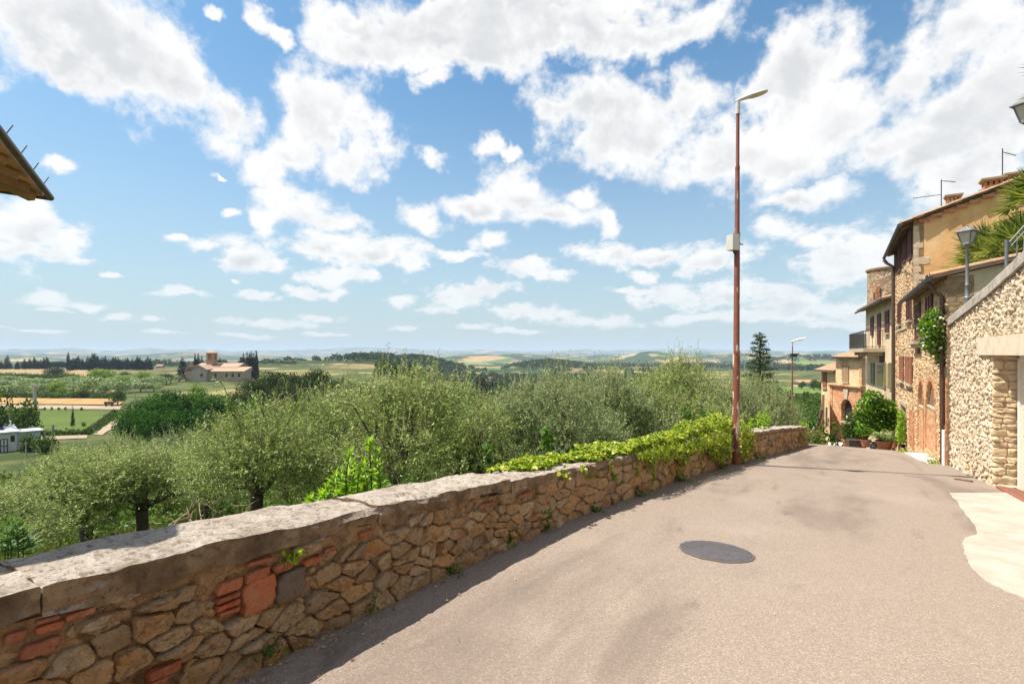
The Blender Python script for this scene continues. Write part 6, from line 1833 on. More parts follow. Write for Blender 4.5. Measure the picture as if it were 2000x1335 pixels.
# small weeds: in the wall and at its foot
def weed(px, py, Y, w, h, n, label, seed, ll=0.05, lw=0.02, mat=None, down=False):
    rg = NP(seed); c = P3(px, py, Y); Wm, Hm = w / 1000 * Y, h / 1000 * Y
    BB = np.array([list(c)]) + np.stack([rg.normal(size=n) * Wm / 3, rg.normal(size=n) * 0.03, rg.uniform(0, 1, n) * Hm], 1)
    d = unit(rg.normal(size=(n, 3)) + np.array([0, -0.3, 0.6 if not down else -0.5]))
    e = empty('weed', c, label=label, cat='weed', group='weeds along the foot of the parapet')
    V, F = hex_leaf(BB, d, rg.uniform(ll * 0.6, ll * 1.2, n), rg.uniform(lw * 0.7, lw * 1.3, n), rg)
    put('leaves', npmesh('leaves', V, F, mat or M_WEED), e)
def wf(px, off=0.05): 
    s = float(np.interp(px, _wu[_ws > -0.5], _ws[_ws > -0.5])); return float(wp(s, off)[0].y)
weed(572, 1098, wf(572) , 26, 26, 60, 'yellow-green weed sprouting among the red bricks', 51, 0.03, 0.014, M_BRIGHT)
weed(525, 1283, wf(525) , 60, 26, 140, 'mossy weeds at the foot of the parapet nearest the viewer', 52, 0.022, 0.010)
weed(720, 1195, wf(720), 26, 34, 70, 'small weed tuft at the wall foot below the tall yellow-green shoots', 53, 0.03, 0.014)
weed(882, 1127, wf(882), 34, 22, 110, 'dark green weed tuft at the wall foot, next nearer to the tall one', 54, 0.035, 0.018)
weed(1064, 1040, wf(1064), 20, 48, 60, 'tall bright weed climbing the parapet face below the creeper end', 55, 0.06, 0.03)
weed(993, 1068, wf(993), 18, 30, 50, 'narrow weed between the tall weed and the dark tuft', 56, 0.04, 0.02)
weed(1158, 1008, wf(1158), 36, 22, 100, 'spreading weed at the wall foot under the first creeper runners', 57, 0.05, 0.028)
weed(1240, 975, wf(1240), 40, 20, 110, 'weed patch at the wall foot under the mid creeper', 58, 0.05, 0.028)
weed(1320, 945, wf(1320), 40, 18, 110, 'weed patch at the wall foot short of the lamp pole', 59, 0.06, 0.03)
weed(1400, 918, wf(1400), 36, 22, 120, 'weed patch at the wall foot beside the lamp pole', 60, 0.07, 0.035)
weed(1476, 905, wf(1476, .15), 40, 20, 120, 'weeds right of the lamp pole spreading on the asphalt', 61, 0.07, 0.03)
weed(1560, 868, wf(1560), 26, 24, 70, 'weeds at the far end of the parapet', 62, 0.10, 0.05)
weed(1595, 866, 20.0, 16, 12, 60, 'green tuft between the parapet end and the buttress', 63, 0.12, 0.06)
weed(1761, 886, 16.5, 18, 8, 70, 'grass tuft by the brown downpipe', 64, 0.09, 0.03, M_BRIGHT)
weed(1822, 905, 13.0, 20, 7, 70, 'grass tuft at the foot of the brick pier', 65, 0.08, 0.03, M_BRIGHT)
weed(1891, 934, 11.0, 8, 6, 30, 'single small weed at the foot of the retaining wall', 66, 0.06, 0.03)
weed(1862, 906, 12.9, 8, 30, 40, 'weed in the corner under the white pipe', 67, 0.06, 0.03)

# ---- climber with cream flowers on the arched house
def cloud(rg, lobes, n, ll, lw, lo=0.45, up=0.2, out=0.6, broad=True):
    Pp, O = in_lobes(rg, lobes, n, lo, 1.0)
    D = unit(O * out + rg.normal(size=Pp.shape) * 0.7 + np.array([0, 0, up])); N_ = unit(O + np.array([0, 0, 0.5]) + rg.normal(size=Pp.shape) * 0.5)
    f = hex_leaf if broad else leaf_mesh
    return f(Pp, D, rg.uniform(ll * 0.65, ll * 1.3, n), rg.uniform(lw * 0.7, lw * 1.25, n), rg, N_)
def plant_cloud(name, label, cat, lobes_px, Y, n, ll, lw, mat, seed, depth=0.8, stem=None, flowers=0, group=None):
    rg = NP(seed); lobes = []
    for (x, y, rx, ry) in lobes_px:
        c = P3(x, y, Y); lobes.append((c.x, c.y, c.z, rx / 1000 * Y, max(rx, ry) / 1000 * Y * depth, ry / 1000 * Y))
    base = Vector(stem[0]) if stem else Vector(lobes[-1][:3])
    e = empty(name, base, label=label, cat=cat, group=group)
    V, F = cloud(rg, lobes, n, ll, lw); put('leaves', npmesh('leaves', V, F, mat), e)
    if stem:
        wd = MB(); r0 = stem[1]
        for i, l in enumerate(lobes[:6]):
            pts = bent(base, np.array(l[:3]), rg, 4, 0.1); wd.tube(pts, np.linspace(r0 if i == 0 else r0 * 0.6, r0 * 0.25, 5), 6)
        wd.put('stem', M_TRUNK, e, smooth=True)
    if flowers:
        Pp, O = in_lobes(rg, lobes, flowers, 0.92, 1.05)
        V, F = hex_leaf(Pp, unit(O + rg.normal(size=O.shape) * 0.5), rg.uniform(0.05, 0.08, flowers), rg.uniform(0.05, 0.08, flowers), rg, N=O)
        put('blossoms', npmesh('blossoms', V, F, M_FLOWER), e)
    return e
plant_cloud('flowering_climber', 'leafy climber with cream flowers hanging at the end of the arched house', 'climber',
            [(1818, 645, 20, 34), (1850, 636, 14, 32), (1832, 622, 26, 22), (1812, 668, 12, 22), (1838, 672, 22, 30), (1822, 655, 20, 24), (1840, 655, 18, 28), (1836, 690, 14, 24), (1842, 700, 9, 16), (1845, 618, 14, 18), (1815, 632, 14, 16), (1856, 607, 8, 8)], 12.95, 3600, 0.085, 0.042, M_CITRUS, 71, 0.6, flowers=240)
plant_cloud('climbing_plant', 'light green climber beside the dark doorway', 'climber', [(1760, 812, 5, 12), (1760, 835, 5, 16), (1758, 855, 6, 12)], 20.3, 420, 0.11, 0.05, M_BRIGHT, 72, 0.6)
# potted plants in front of the balcony house
Yc = 22.6
plant_cloud('citrus_tree', 'bushy citrus tree in the pot below the balcony', 'tree', [(1704, 778, 17, 16), (1690, 800, 20, 20), (1715, 800, 20, 22), (1735, 805, 15, 20), (1738, 828, 13, 16), (1700, 825, 24, 20), (1722, 825, 22, 20), (1685, 838, 14, 14), (1728, 792, 14, 14)], Yc, 4200, 0.15, 0.075, M_CITRUS, 73, 0.9, stem=(POT_T, 0.05))
plant_cloud('flowering_shrub', 'rounded grey-green flowering shrub in a pot left of the citrus tree', 'shrub', [(1672, 822, 20, 20), (1663, 838, 18, 20), (1684, 830, 16, 22), (1656, 850, 10, 12), (1676, 846, 16, 14)], 23.8, 2000, 0.12, 0.06, M_LEAFMID, 74, 0.9, stem=(POT_L, 0.04), flowers=40)
# cycad
rg = NP(75); cy_ = empty('cycad', POT_C, label='cycad with arching feather fronds in the large terracotta pot', cat='cycad'); LV = []; wd = MB()
for i in range(26):
    a = 2 * math.pi * i / 26 + rg.uniform(-0.1, 0.1); lift = rg.uniform(0.7, 1.5); Lf = rg.uniform(0.55, 0.85)
    pts = [Vector(POT_C) + Vector((math.cos(a) * Lf * t, math.sin(a) * Lf * t, Lf * (lift * t - 0.75 * t * t))) for t in np.linspace(0, 1, 7)]
    wd.tube(pts, np.linspace(0.008, 0.003, 7), 4, cap=False)
    tt = np.repeat(np.linspace(0.15, 1, 22), 2); BB = np.array([list(pts[min(5, int(t * 6))].lerp(pts[min(6, int(t * 6) + 1)], t * 6 - int(t * 6)) if t < 1 else list(pts[6])) for t in tt])
    sd = np.array([-math.sin(a), math.cos(a), 0]) * np.where(np.arange(44) % 2, 1, -1)[:, None]; fw = np.array([math.cos(a), math.sin(a), 0.1])
    LV.append(leaf_mesh(BB, unit(sd + fw * 0.6 + rg.normal(size=(44, 3)) * 0.1), 0.19 * (1.1 - 0.6 * tt), 0.04, rg, N=np.tile([[0, 0, 1.0]], (44, 1))))
wd.put('stems', M_WEED, cy_); V, F = join(*LV); put('fronds', npmesh('fronds', V, F, M_CITRUS), cy_)

# ---- fan palms behind the retaining wall
def fan_palm(c, n, rad, seed, label, base_z, trunk_r=0.14, lo=-0.5):
    rg = NP(seed); e = empty('fan_palm', (c[0], c[1], base_z), label=label, cat='palm'); c = Vector(c)
    wd = MB(); wd.tube([Vector((c.x, c.y, base_z - 0.3)), Vector((c.x + 0.05, c.y, (base_z + c.z) / 2)), c], [trunk_r, trunk_r * 1.1, trunk_r * 0.8], 10)
    wd.put('trunk', M_TRUNK, e, smooth=True)
    LV = []; st = MB()
    for i in range(n):
        a = 2.39996 * i; el_ = lo + (1.45 - lo) * ((i + 0.5) / n) ** 0.85
        d = Vector((math.cos(a) * math.cos(el_), math.sin(a) * math.cos(el_), math.sin(el_)))
        Lp = rad * rg.uniform(0.45, 0.62); tip = c + d * Lp - Vector((0, 0, 0.10 * Lp * (1.2 - el_)))
        st.tube([c, c + d * Lp * 0.5, tip], [0.014, 0.009, 0.007], 4, cap=False)
        side = d.cross(Vector((0, 0, 1))).normalized(); upv = side.cross(d)
        k = 24; th_ = np.linspace(-1.75, 1.75, k)
        dd = np.array([list(d * math.cos(t) + side * math.sin(t)) for t in th_]) + np.array([list(upv)]) * (0.10 - 0.28 * np.abs(th_)[:, None] * 0.4)
        dd = unit(dd + np.array([0, 0, -0.18]) + rg.normal(size=(k, 3)) * 0.04)
        Lb = rad * rg.uniform(0.42, 0.55) * (1 - 0.10 * np.abs(th_))
        LV.append(leaf_mesh(np.tile(np.array([list(tip)]), (k, 1)), dd, Lb, rad * 0.045, rg, N=np.tile(np.array([list(upv)]), (k, 1)), fold=0.15))
    st.put('stalks', M_WEED, e); V, F = join(*LV); put('fronds', npmesh('fronds', V, F, M_PALM), e)
fan_palm(P3(1945, 520, 14.6), 48, 1.38, 81, 'spreading fan palm behind the lantern post and coping', 2.6)
fan_palm(P3(1998, 500, 12.5), 40, 1.1, 84, 'fan palm crown behind the iron railing', 3.0)
fan_palm(P3(2045, 400, 12.8), 40, 1.25, 82, 'taller fan palm cut off by the right edge above the railing', 3.0)
fan_palm(P3(2128, 150, 9.0), 40, 1.0, 83, 'tallest palm beyond the right edge with only leaf tips showing', 3.2, lo=-0.9)
# garden shrub under the lantern
plant_cloud('garden_shrub', 'low garden shrub at the foot of the lantern post', 'shrub', [(1876, 585, 10, 16), (1900, 570, 14, 14), (1925, 560, 18, 14)], 14.2, 900, 0.10, 0.05, M_LEAFMID, 85)
# ------------------------------------------------------------------ the valley
_o = ['first', 'second', 'third', 'fourth', 'fifth', 'sixth', 'seventh', 'eighth', 'ninth', 'tenth', 'eleventh', 'twelfth', 'thirteenth', 'fourteenth', 'fifteenth', 'sixteenth', 'seventeenth', 'eighteenth', 'nineteenth', 'twentieth']
ORD = _o + ['twenty-' + q for q in _o[:9]] + ['thirtieth'] + ['thirty-' + q for q in _o[:9]]
def drape(name, corners, nx, ny, lift, mat, **kw):
    """four-cornered sheet laid over the ground; corners are ground points"""
    A, B, C, D = [np.array(c, float) for c in corners]; V = []; F = []
    for j in range(ny + 1):
        for i in range(nx + 1):
            u, v = i / nx, j / ny
            p = (A * (1 - u) + B * u) * (1 - v) + (D * (1 - u) + C * u) * v
            p = p[:2] + 0.8 * np.array([vn(p[0] * .3, p[1] * .3, 1) - .5, vn(p[0] * .3, p[1] * .3, 2) - .5])
            V.append((p[0], p[1], float(G(p[0], p[1])) + lift))
    for j in range(ny):
        for i in range(nx): F.append((j * (nx + 1) + i, j * (nx + 1) + i + 1, (j + 1) * (nx + 1) + i + 1, (j + 1) * (nx + 1) + i))
    return put(name, npmesh(name, np.array(V), np.array(F), mat, smooth=True), kind='structure', **kw)
def gp(x, y): return gpos(x, y)
M_LAWN = plain('lawn_green', (0.085, 0.12, 0.026), 0.95, scale=0.10, col2=(0.055, 0.085, 0.018), spec=0.1)
M_DIRT = plain('orange_dirt', (0.40, 0.235, 0.105), 0.95, scale=0.22, col2=(0.20, 0.15, 0.06), spec=0.1)
M_TRACK = plain('pale_track', (0.33, 0.265, 0.19), 0.95, scale=0.4, col2=(0.24, 0.19, 0.13), spec=0.1)
M_STRAW = plain('straw_field', (0.30, 0.22, 0.115), 0.95, scale=0.09, col2=(0.19, 0.155, 0.07), spec=0.1)
M_YFIELD = plain('yellow_green_field', (0.34, 0.34, 0.09), 0.95, scale=0.05, col2=(0.44, 0.38, 0.15), spec=0.1)
M_GFIELD = plain('green_field', (0.13, 0.19, 0.05), 0.95, scale=0.03, col2=(0.09, 0.14, 0.035), spec=0.1)
drape('lawn', [gp(20, 852), gp(172, 846), gp(222, 808), gp(90, 797)], 24, 24, 0.10, M_LAWN, label='flat mown lawn beyond the white shed')
drape('dirt_track', [gp(-20, 798), gp(236, 800), gp(240, 793), gp(-20, 790)], 40, 3, 0.12, M_TRACK, label='pale dirt track behind the lawn')
drape('dirt_bank', [gp(-20, 790), gp(238, 792), gp(240, 780), gp(-20, 778)], 40, 6, 0.3, M_DIRT, label='bare orange earth bank above the dirt track')
drape('farm_path', [gp(183, 849), gp(204, 850), gp(234, 822), gp(222, 822)], 4, 14, 0.14, M_TRACK, label='pale path climbing beside the lawn hedge')
drape('farm_path', [gp(60, 862), gp(170, 857), gp(175, 850), gp(60, 853)], 20, 2, 0.12, M_TRACK, label='pale path in front of the lawn')
drape('straw_field', [gp(-60, 738), gp(175, 736), gp(170, 722), gp(-60, 722)], 20, 6, 0.3, M_STRAW, label='tan stubble field in front of the cypress rows')
drape('straw_field', [gp(140, 769), gp(228, 770), gp(232, 760), gp(150, 761)], 16, 8, 0.3, M_STRAW, label='dry yellow patch between the orchard trees')
drape('straw_field', [gp(300, 722), gp(352, 722), gp(350, 708), gp(295, 708)], 8, 8, 0.5, M_STRAW, label='tan field between the cypress row and the church')
drape('green_field', [gp(1535, 770), gp(1640, 771), gp(1640, 757), gp(1520, 757)], 14, 6, 0.4, M_GFIELD, label='green vineyard field beyond the far lamp')
def hedge_line(pts_px, n, h, w, seed, label):
    rg_ = NP(seed); P = [np.array(gp(*q)) for q in pts_px]; k = 120; C = []
    for i in range(n):
        t = (i + rg_.uniform(-.4, .4)) / n * (len(P) - 1); j = int(np.clip(t, 0, len(P) - 2)); q = P[j] + (P[j + 1] - P[j]) * (t - j); C.append((q[0], q[1], float(G(q[0], q[1]))))
    C = np.array(C); d = rand_dirs(rg_, n * k).reshape(n, k, 3); d[..., 2] = np.abs(d[..., 2]); H = rg_.uniform(h * 0.6, h * 1.3, n); Wd = rg_.uniform(w * 0.6, w * 1.3, n)
    Pp = C[:, None, :] + d * np.stack([Wd, Wd, H], 1)[:, None, :] * rg_.uniform(0.6, 1, (n, k, 1)); m_ = n * k
    V, F = leaf_mesh(Pp.reshape(-1, 3), unit(d.reshape(-1, 3) * .4 + rg_.normal(size=(m_, 3)) * .6), h * 0.35, h * 0.2, rg_, N=unit(d.reshape(-1, 3) + rg_.normal(size=(m_, 3)) * .5))
    put('hedgerow', npmesh('hedgerow', V, F, M_LEAFMID), kind='stuff', label=label)
hedge_line([(-20, 777), (60, 776), (150, 777), (236, 778)], 60, 1.6, 2.2, 701, 'dark hedgerow along the top of the earth bank')
hedge_line([(-40, 737), (60, 738), (150, 737)], 60, 2.2, 4.0, 702, 'hedgerow at the near edge of the stubble field')
hedge_line([(172, 848), (198, 830), (226, 806)], 40, 0.9, 1.0, 703, 'low hedge beside the lawn path')
hedge_line([(60, 852), (110, 851), (170, 849)], 30, 0.9, 0.9, 704, 'low hedge along the near edge of the lawn')
# tree forms for the distance
def clump_form(seed, lobes, n, size, mat, trunk_h=0.0, trunk_r=0.12, lo=0.55, up=0.25, flat=False):
    rg = NP(seed); Pp, O = in_lobes(rg, lobes, n, lo, 1.0)
    D = unit(O * (0.2 if flat else 0.5) + rg.normal(size=Pp.shape) * np.array([1, 1, 0.3 if flat else 0.8]) * 0.7 + np.array([0, 0, up]))
    N_ = unit(O * 0.8 + np.array([0, 0, 0.9 if flat else 0.4]) + rg.normal(size=Pp.shape) * 0.45)
    V, F = hex_leaf(Pp, D, rg.uniform(size * 0.6, size * 1.3, n), rg.uniform(size * 0.45, size * 0.9, n), rg, N_)
    parts = []
    if trunk_h: 
        t = MB().tube([Vector((0, 0, -0.3)), Vector((0.02, 0, trunk_h * 0.5)), Vector((0, 0.03, trunk_h))], [trunk_r * 1.3, trunk_r, trunk_r * 0.7], 7)
        for l in lobes[:5]: t.tube([Vector((0, 0.03, trunk_h * 0.85)), Vector(l[:3])], [trunk_r * 0.5, trunk_r * 0.12], 5)
        parts.append(('trunk', t.mesh('trunk', M_TRUNK, True), None))
    parts.append(('crown', npmesh('crown', V, F, mat), None))
    return parts
def lobes_round(seed, n, Rr=0.5, z0=0.35, z1=0.85, rl=(0.2, 0.32)):
    rg = random.Random(seed); L = []
    for i in range(n):
        a = 2.4 * i; r = Rr * rg.uniform(0.15, 0.72); q = rg.uniform(*rl)
        L.append((r * math.cos(a), r * math.sin(a), rg.uniform(z0, z1 - q * 0.5), q, q, q * rg.uniform(0.7, 0.95)))
    return L
FORM = {}
FORM['oak'] = [clump_form(200 + i, lobes_round(i, 14), 4500, 0.042, M_LEAFOAK, 0.3, 0.03) for i in range(3)]
FORM['green'] = [clump_form(210 + i, lobes_round(20 + i, 16), 6500, 0.036, M_LEAFDARK, 0.3, 0.03, flat=True) for i in range(3)]
FORM['lime'] = [clump_form(220 + i, lobes_round(30 + i, 12), 1500, 0.07, M_LEAFLIME, 0.3, 0.03) for i in range(2)]
FORM['mid'] = [clump_form(230 + i, lobes_round(40 + i, 12), 1500, 0.07, M_LEAFMID, 0.3, 0.03) for i in range(3)]
FORM['olive_far'] = [clump_form(240 + i, lobes_round(50 + i, 10), 1300, 0.07, M_OLEAF2, 0.3, 0.03) for i in range(3)]
FORM['bush'] = [clump_form(250 + i, lobes_round(60 + i, 9, 0.5, 0.05, 0.85), 900, 0.10, M_LEAFMID) for i in range(2)]
FORM['scrub'] = [clump_form(255 + i, lobes_round(65 + i, 9, 0.5, 0.05, 0.85), 1500, 0.075, M_LEAFMID if i else M_LEAFDARK) for i in range(2)]
def cyp_lobes(w): return [(0, 0, 0.10 + 0.8 * t, w * (1.05 - 0.85 * t ** 1.6), w * (1.05 - 0.85 * t ** 1.6), 0.10) for t in np.linspace(0, 1, 11)] + [(0, 0, 0.96, w * 0.12, w * 0.12, 0.06)]
FORM['cypress'] = [clump_form(260 + i, cyp_lobes(0.085 + 0.03 * i), 900, 0.045, M_CYP, 0.15, 0.02, lo=0.5, up=1.2) for i in range(3)]
cnt = {}
def tree(kind, px, Y, ytop, wpx, label, cat='tree', group=None, name=None, base=None, ybase=None):
    g = at(px, Y) if ybase is None else gpos(px, ybase)
    Y = g[1]
    h = max(1.0, z_at(ytop, Y) - g[2]); w = wpx / 1000 * Y
    k = cnt.get(kind, 0); cnt[kind] = k + 1
    return grow(FORM[kind][k % len(FORM[kind])], g, (w, w, h), k * 1.7, name or {'oak': 'holm_oak', 'green': 'locust_tree', 'cypress': 'cypress', 'olive_far': 'olive_tree', 'bush': 'bush'}.get(kind, 'broadleaf_tree'), label=label, cat=cat, group=group)
rg = random.Random(77)
# big dark locust trees in the middle distance
for px, Y, yt, w, lb in ((290, 78, 768, 120, 'large dark green locust tree, leftmost of the dense trees behind the olives'), (345, 84, 752, 120, 'large dark green locust tree standing below the church front'), (262, 74, 790, 70, 'low dark green locust tree overhanging the farm path'),
                         (420, 86, 762, 110, 'dark green locust tree below the church nave'), (480, 80, 775, 100, 'dark green locust tree behind the leaning olive branch'), (330, 70, 790, 110, 'nearest dark green locust tree, low in front of its neighbours'), (385, 72, 800, 90, 'low dark green locust tree just above the pale olives')):
    tree('green', px, Y, yt, w, lb, group='dense locust trees behind the grove')
tree('lime', 388, 105, 742, 34, 'bright lime green tree before the church gable')
OAKL = ['nearest to the church aisle', 'on the skyline, first right of the cypress clump', 'on the skyline, second right of the cypress clump', 'on the skyline, third right of the cypress clump', 'below the first skyline oak', 'below the third skyline oak', 'behind the left shoots of the largest olive', 'above the leaning branch', 'between church and locust trees', 'low behind the fork of the leaning branch', 'low left of the largest olive', 'behind the crown of the largest olive, left', 'lowest, just above the left grove', 'behind the crown of the largest olive, right', 'in the gap right of the largest olive', 'in the dark hollow left of the broad cypress', 'in the dark hollow right of the thin cypress', 'low in the hollow below the broad cypress', 'at the right end of the dark hollow']
for i, (px, Y, yt, w) in enumerate(((500, 120, 733, 60), (540, 130, 716, 75), (585, 125, 714, 75), (625, 120, 712, 65), (560, 100, 740, 80), (610, 98, 742, 80), (650, 105, 730, 70), (515, 96, 760, 70), (470, 110, 756, 50), (575, 86, 765, 90), (640, 86, 770, 90), (690, 110, 735, 70), (520, 84, 785, 70), (740, 105, 745, 70), (870, 115, 752, 70), (920, 130, 762, 60), (985, 150, 752, 50), (960, 120, 772, 60), (1015, 140, 765, 50))):
    tree('oak', px, Y, yt, w, 'dark rounded holm oak ' + OAKL[i], group='holm oaks right of the church')
# trees by the lawn and shed at left
tree('mid', 46, 78, 768, 62, 'dark open tree standing left of the lawn beside the white shed')
tree('mid', -14, 74, 745, 60, 'tree cut by the left edge above the white shed')
tree('bush', 22, 76, 818, 50, 'dark shrub behind the shed roof', cat='bush')
tree('bush', 88, 70, 838, 45, 'dark hedge clump right of the shed', cat='bush', name='bush')
tree('bush', 55, 72, 840, 30, 'low dark shrub clump between shed roof and hedge clump', cat='bush', name='bush')
for i, px in enumerate((87, 101, 115, 128, 159)):
    tree('bush', px, 0, 794, 5, ORD[i] + ' small round bush from the left in the row along the lawn edge', cat='bush', group='small bushes along the far lawn edge', ybase=801)
tree('bush', 163, 0, 828, 9, 'single low bush standing on the lawn', cat='bush', ybase=833)
# slim conifer sapling on the lawn
FORM['sapling'] = [clump_form(280, [(0, 0, z, 0.26 * (1.05 - z), 0.26 * (1.05 - z), 0.05) for z in np.linspace(0.25, 0.98, 9)], 420, 0.07, M_LEAFOAK, 0.9, 0.012, lo=0.3, flat=True)]
tree('sapling', 142, 0, 790, 20, 'slim conifer sapling standing on the lawn', name='conifer_sapling', ybase=843)
OC = {}
def orch_label(px, yb):
    row = 'back' if yb < 751 else 'middle' if yb < 763 else 'front'
    return 'orchard olive in ' + row + ' row ' + ('under the left cypress row' if px < 95 else 'under the long cypress row' if px < 290 else 'near the church') + OSUF[(row, px)]
_ol = [(20, 772), (48, 768), (75, 771), (5, 756), (100, 764), (60, 752), (90, 752), (120, 752), (142, 762), (163, 766), (182, 768), (210, 760), (230, 768), (250, 758), (272, 752), (292, 748), (312, 752), (334, 748), (20, 745), (140, 748), (250, 745), (275, 765), (225, 752), (300, 765), (350, 745), (205, 772)]
OSUF = {}
for row_, lo_, hi_ in (('back', 0, 751), ('middle', 751, 763), ('front', 763, 999)):
    for zone, a_, b_ in (('l', -99, 95), ('m', 95, 290), ('r', 290, 999)):
        xs_ = sorted(x for x, y in _ol if lo_ <= y < hi_ and a_ <= x < b_)
        for n_i, x in enumerate(xs_): OSUF[(row_, x)] = '' if len(xs_) == 1 else ', ' + ['first', 'second', 'third', 'fourth', 'fifth', 'sixth', 'seventh', 'eighth', 'ninth'][n_i] + ' from the left'
# orchard of pale olives and mixed trees on the plain
for i, (px, yb, yt, w) in enumerate(((20, 772, 748, 36), (48, 768, 745, 34), (75, 771, 746, 34), (5, 756, 740, 34), (100, 764, 748, 30), (60, 752, 738, 32), (90, 752, 738, 30), (120, 752, 738, 26), (142, 762, 740, 32), (163, 766, 738, 34), (182, 768, 735, 40), (210, 760, 736, 34), (230, 768, 740, 36), (250, 758, 738, 32), (272, 752, 736, 30), (292, 748, 732, 28), (312, 752, 734, 30), (334, 748, 732, 24), (20, 745, 733, 30), (140, 748, 735, 24), (250, 745, 732, 24), (275, 765, 745, 30), (225, 752, 735, 26), (300, 765, 745, 26), (350, 745, 733, 24), (205, 772, 745, 28))):
    tree('olive_far', px, 0, yt - 2, w * 1.35, orch_label(px, yb), cat='olive tree', group='orchard olives on the plain', ybase=yb)
for i, (px, yb, yt, w, lb) in enumerate(((195, 750, 714, 52, 'large lime green tree before the long cypress row'), (108, 772, 742, 30, 'lime green tree left of the yellow patch'), (122, 774, 752, 20, 'smaller lime green tree beside the yellow patch'), (280, 750, 722, 30, 'lime green tree at the right end of the orchard'), (240, 762, 730, 24, 'yellow-green tree in the middle of the orchard'))):
    tree('lime', px, 0, yt, w, lb, ybase=yb)
for i, (px, yb, yt, w, lb) in enumerate(((108, 738, 715, 36, 'dusky tree before the tan stubble field'), (155, 778, 757, 30, 'dark bush at the top of the earth bank'), (325, 750, 725, 28, 'dark tree left of the church'), (230, 792, 755, 26, 'slender green tree at the right end of the earth bank'), (352, 745, 728, 22, 'small dark tree at the church corner'), (245, 740, 722, 20, 'small dark tree under the long cypress row'), (5, 772, 752, 30, 'green tree at the left edge of the orchard'))):
    tree('mid' if i % 2 else 'oak', px, 0, yt, w, lb, ybase=yb)
# hedge above the bank, scrub on the slope
for i in range(16):
    px = 70 + i * 11; tree('bush', px, 0, 768 + (i % 3), 14, ORD[i] + ' low hedge bush from the left along the top of the earth bank', cat='bush', group='hedge bushes above the earth bank', ybase=775)
def scrub(name, label, n, xr, yr, hr, wr, seed, mat, skip=None):
    rg_ = NP(seed); k = 260; px = rg_.uniform(*xr, n); Y = rg_.uniform(*yr, n)
    if skip: m_ = ~((px < skip[0]) & (Y > skip[1])); px, Y = px[m_], Y[m_]
    X = (px - 1000) / 1000 * Y; Z = G(X, Y); n = len(X); H = rg_.uniform(*hr, n); Wd = rg_.uniform(*wr, n) * 0.5
    d = rand_dirs(rg_, n * k).reshape(n, k, 3); d[..., 2] = np.abs(d[..., 2])
    Pp = np.stack([X, Y, Z], 1)[:, None, :] + d * np.stack([Wd, Wd, H], 1)[:, None, :] * (rg_.uniform(0.55, 1.0, (n, k, 1))) * (0.75 + 0.5 * fbm(d[..., 0] * 2 + X[:, None], d[..., 1] * 2 + Y[:, None], 5))[..., None]
    dd = d.reshape(-1, 3); m_ = n * k; sz = np.repeat(0.14 + 0.0035 * Y, k)
    V, F = leaf_mesh(Pp.reshape(-1, 3), unit(dd * 0.4 + rg_.normal(size=(m_, 3)) * 0.6 + np.array([0, 0, 0.3])), sz * rg_.uniform(0.7, 1.4, m_), sz * 0.55, rg_, N=unit(dd + rg_.normal(size=(m_, 3)) * 0.5))
    put(name, npmesh(name, V, F, mat), kind='stuff', label=label)
scrub('scrub', 'low dark green scrub on the slope below the shed', 90, (-30, 340), (24, 62), (0.7, 1.6), (2.5, 4.5), 501, M_LEAFMID, (75, 44))
scrub('scrub', 'low scrub and brambles on the open slope at far left', 150, (-900, -40), (12, 50), (0.8, 2.0), (2.5, 4.5), 504, M_LEAFMID)
scrub('scrub', 'dark scrub in the hollow below the grove', 120, (300, 1600), (24, 80), (1.2, 2.6), (3, 5), 502, M_LEAFDARK)
scrub('scrub', 'scrub on the green slope beyond the far lamp', 80, (1490, 1625), (40, 130), (1.2, 2.6), (3, 6), 503, M_LEAFMID)
# hedge fence beside the lawn path: posts
for i in range(14):
    t = i / 13; g = gpos(178 + (222 - 178) * t, 848 + (808 - 848) * t)
    e = empty('fence_post', g, label=ORD[i] + ' dark fence post from the near end along the lawn path', cat='post', group='fence posts along the lawn path')
    MB().box(-0.09, 0.09, -0.09, 0.09, -0.2, 1.2).put('post', M_TRUNK, e, M=MW[e.name])
    if i < 13:
        t2 = (i + 1) / 13; g2 = gpos(178 + 44 * t2, 848 - 40 * t2); d = Vector(g2) - Vector(g)
        MB().bar(Vector((0, 0, 0.95)), d + Vector((0, 0, 0.95)), 0.06).bar(Vector((0, 0, 0.5)), d + Vector((0, 0, 0.5)), 0.06).put('rail', M_TRUNK, e, M=MW[e.name])
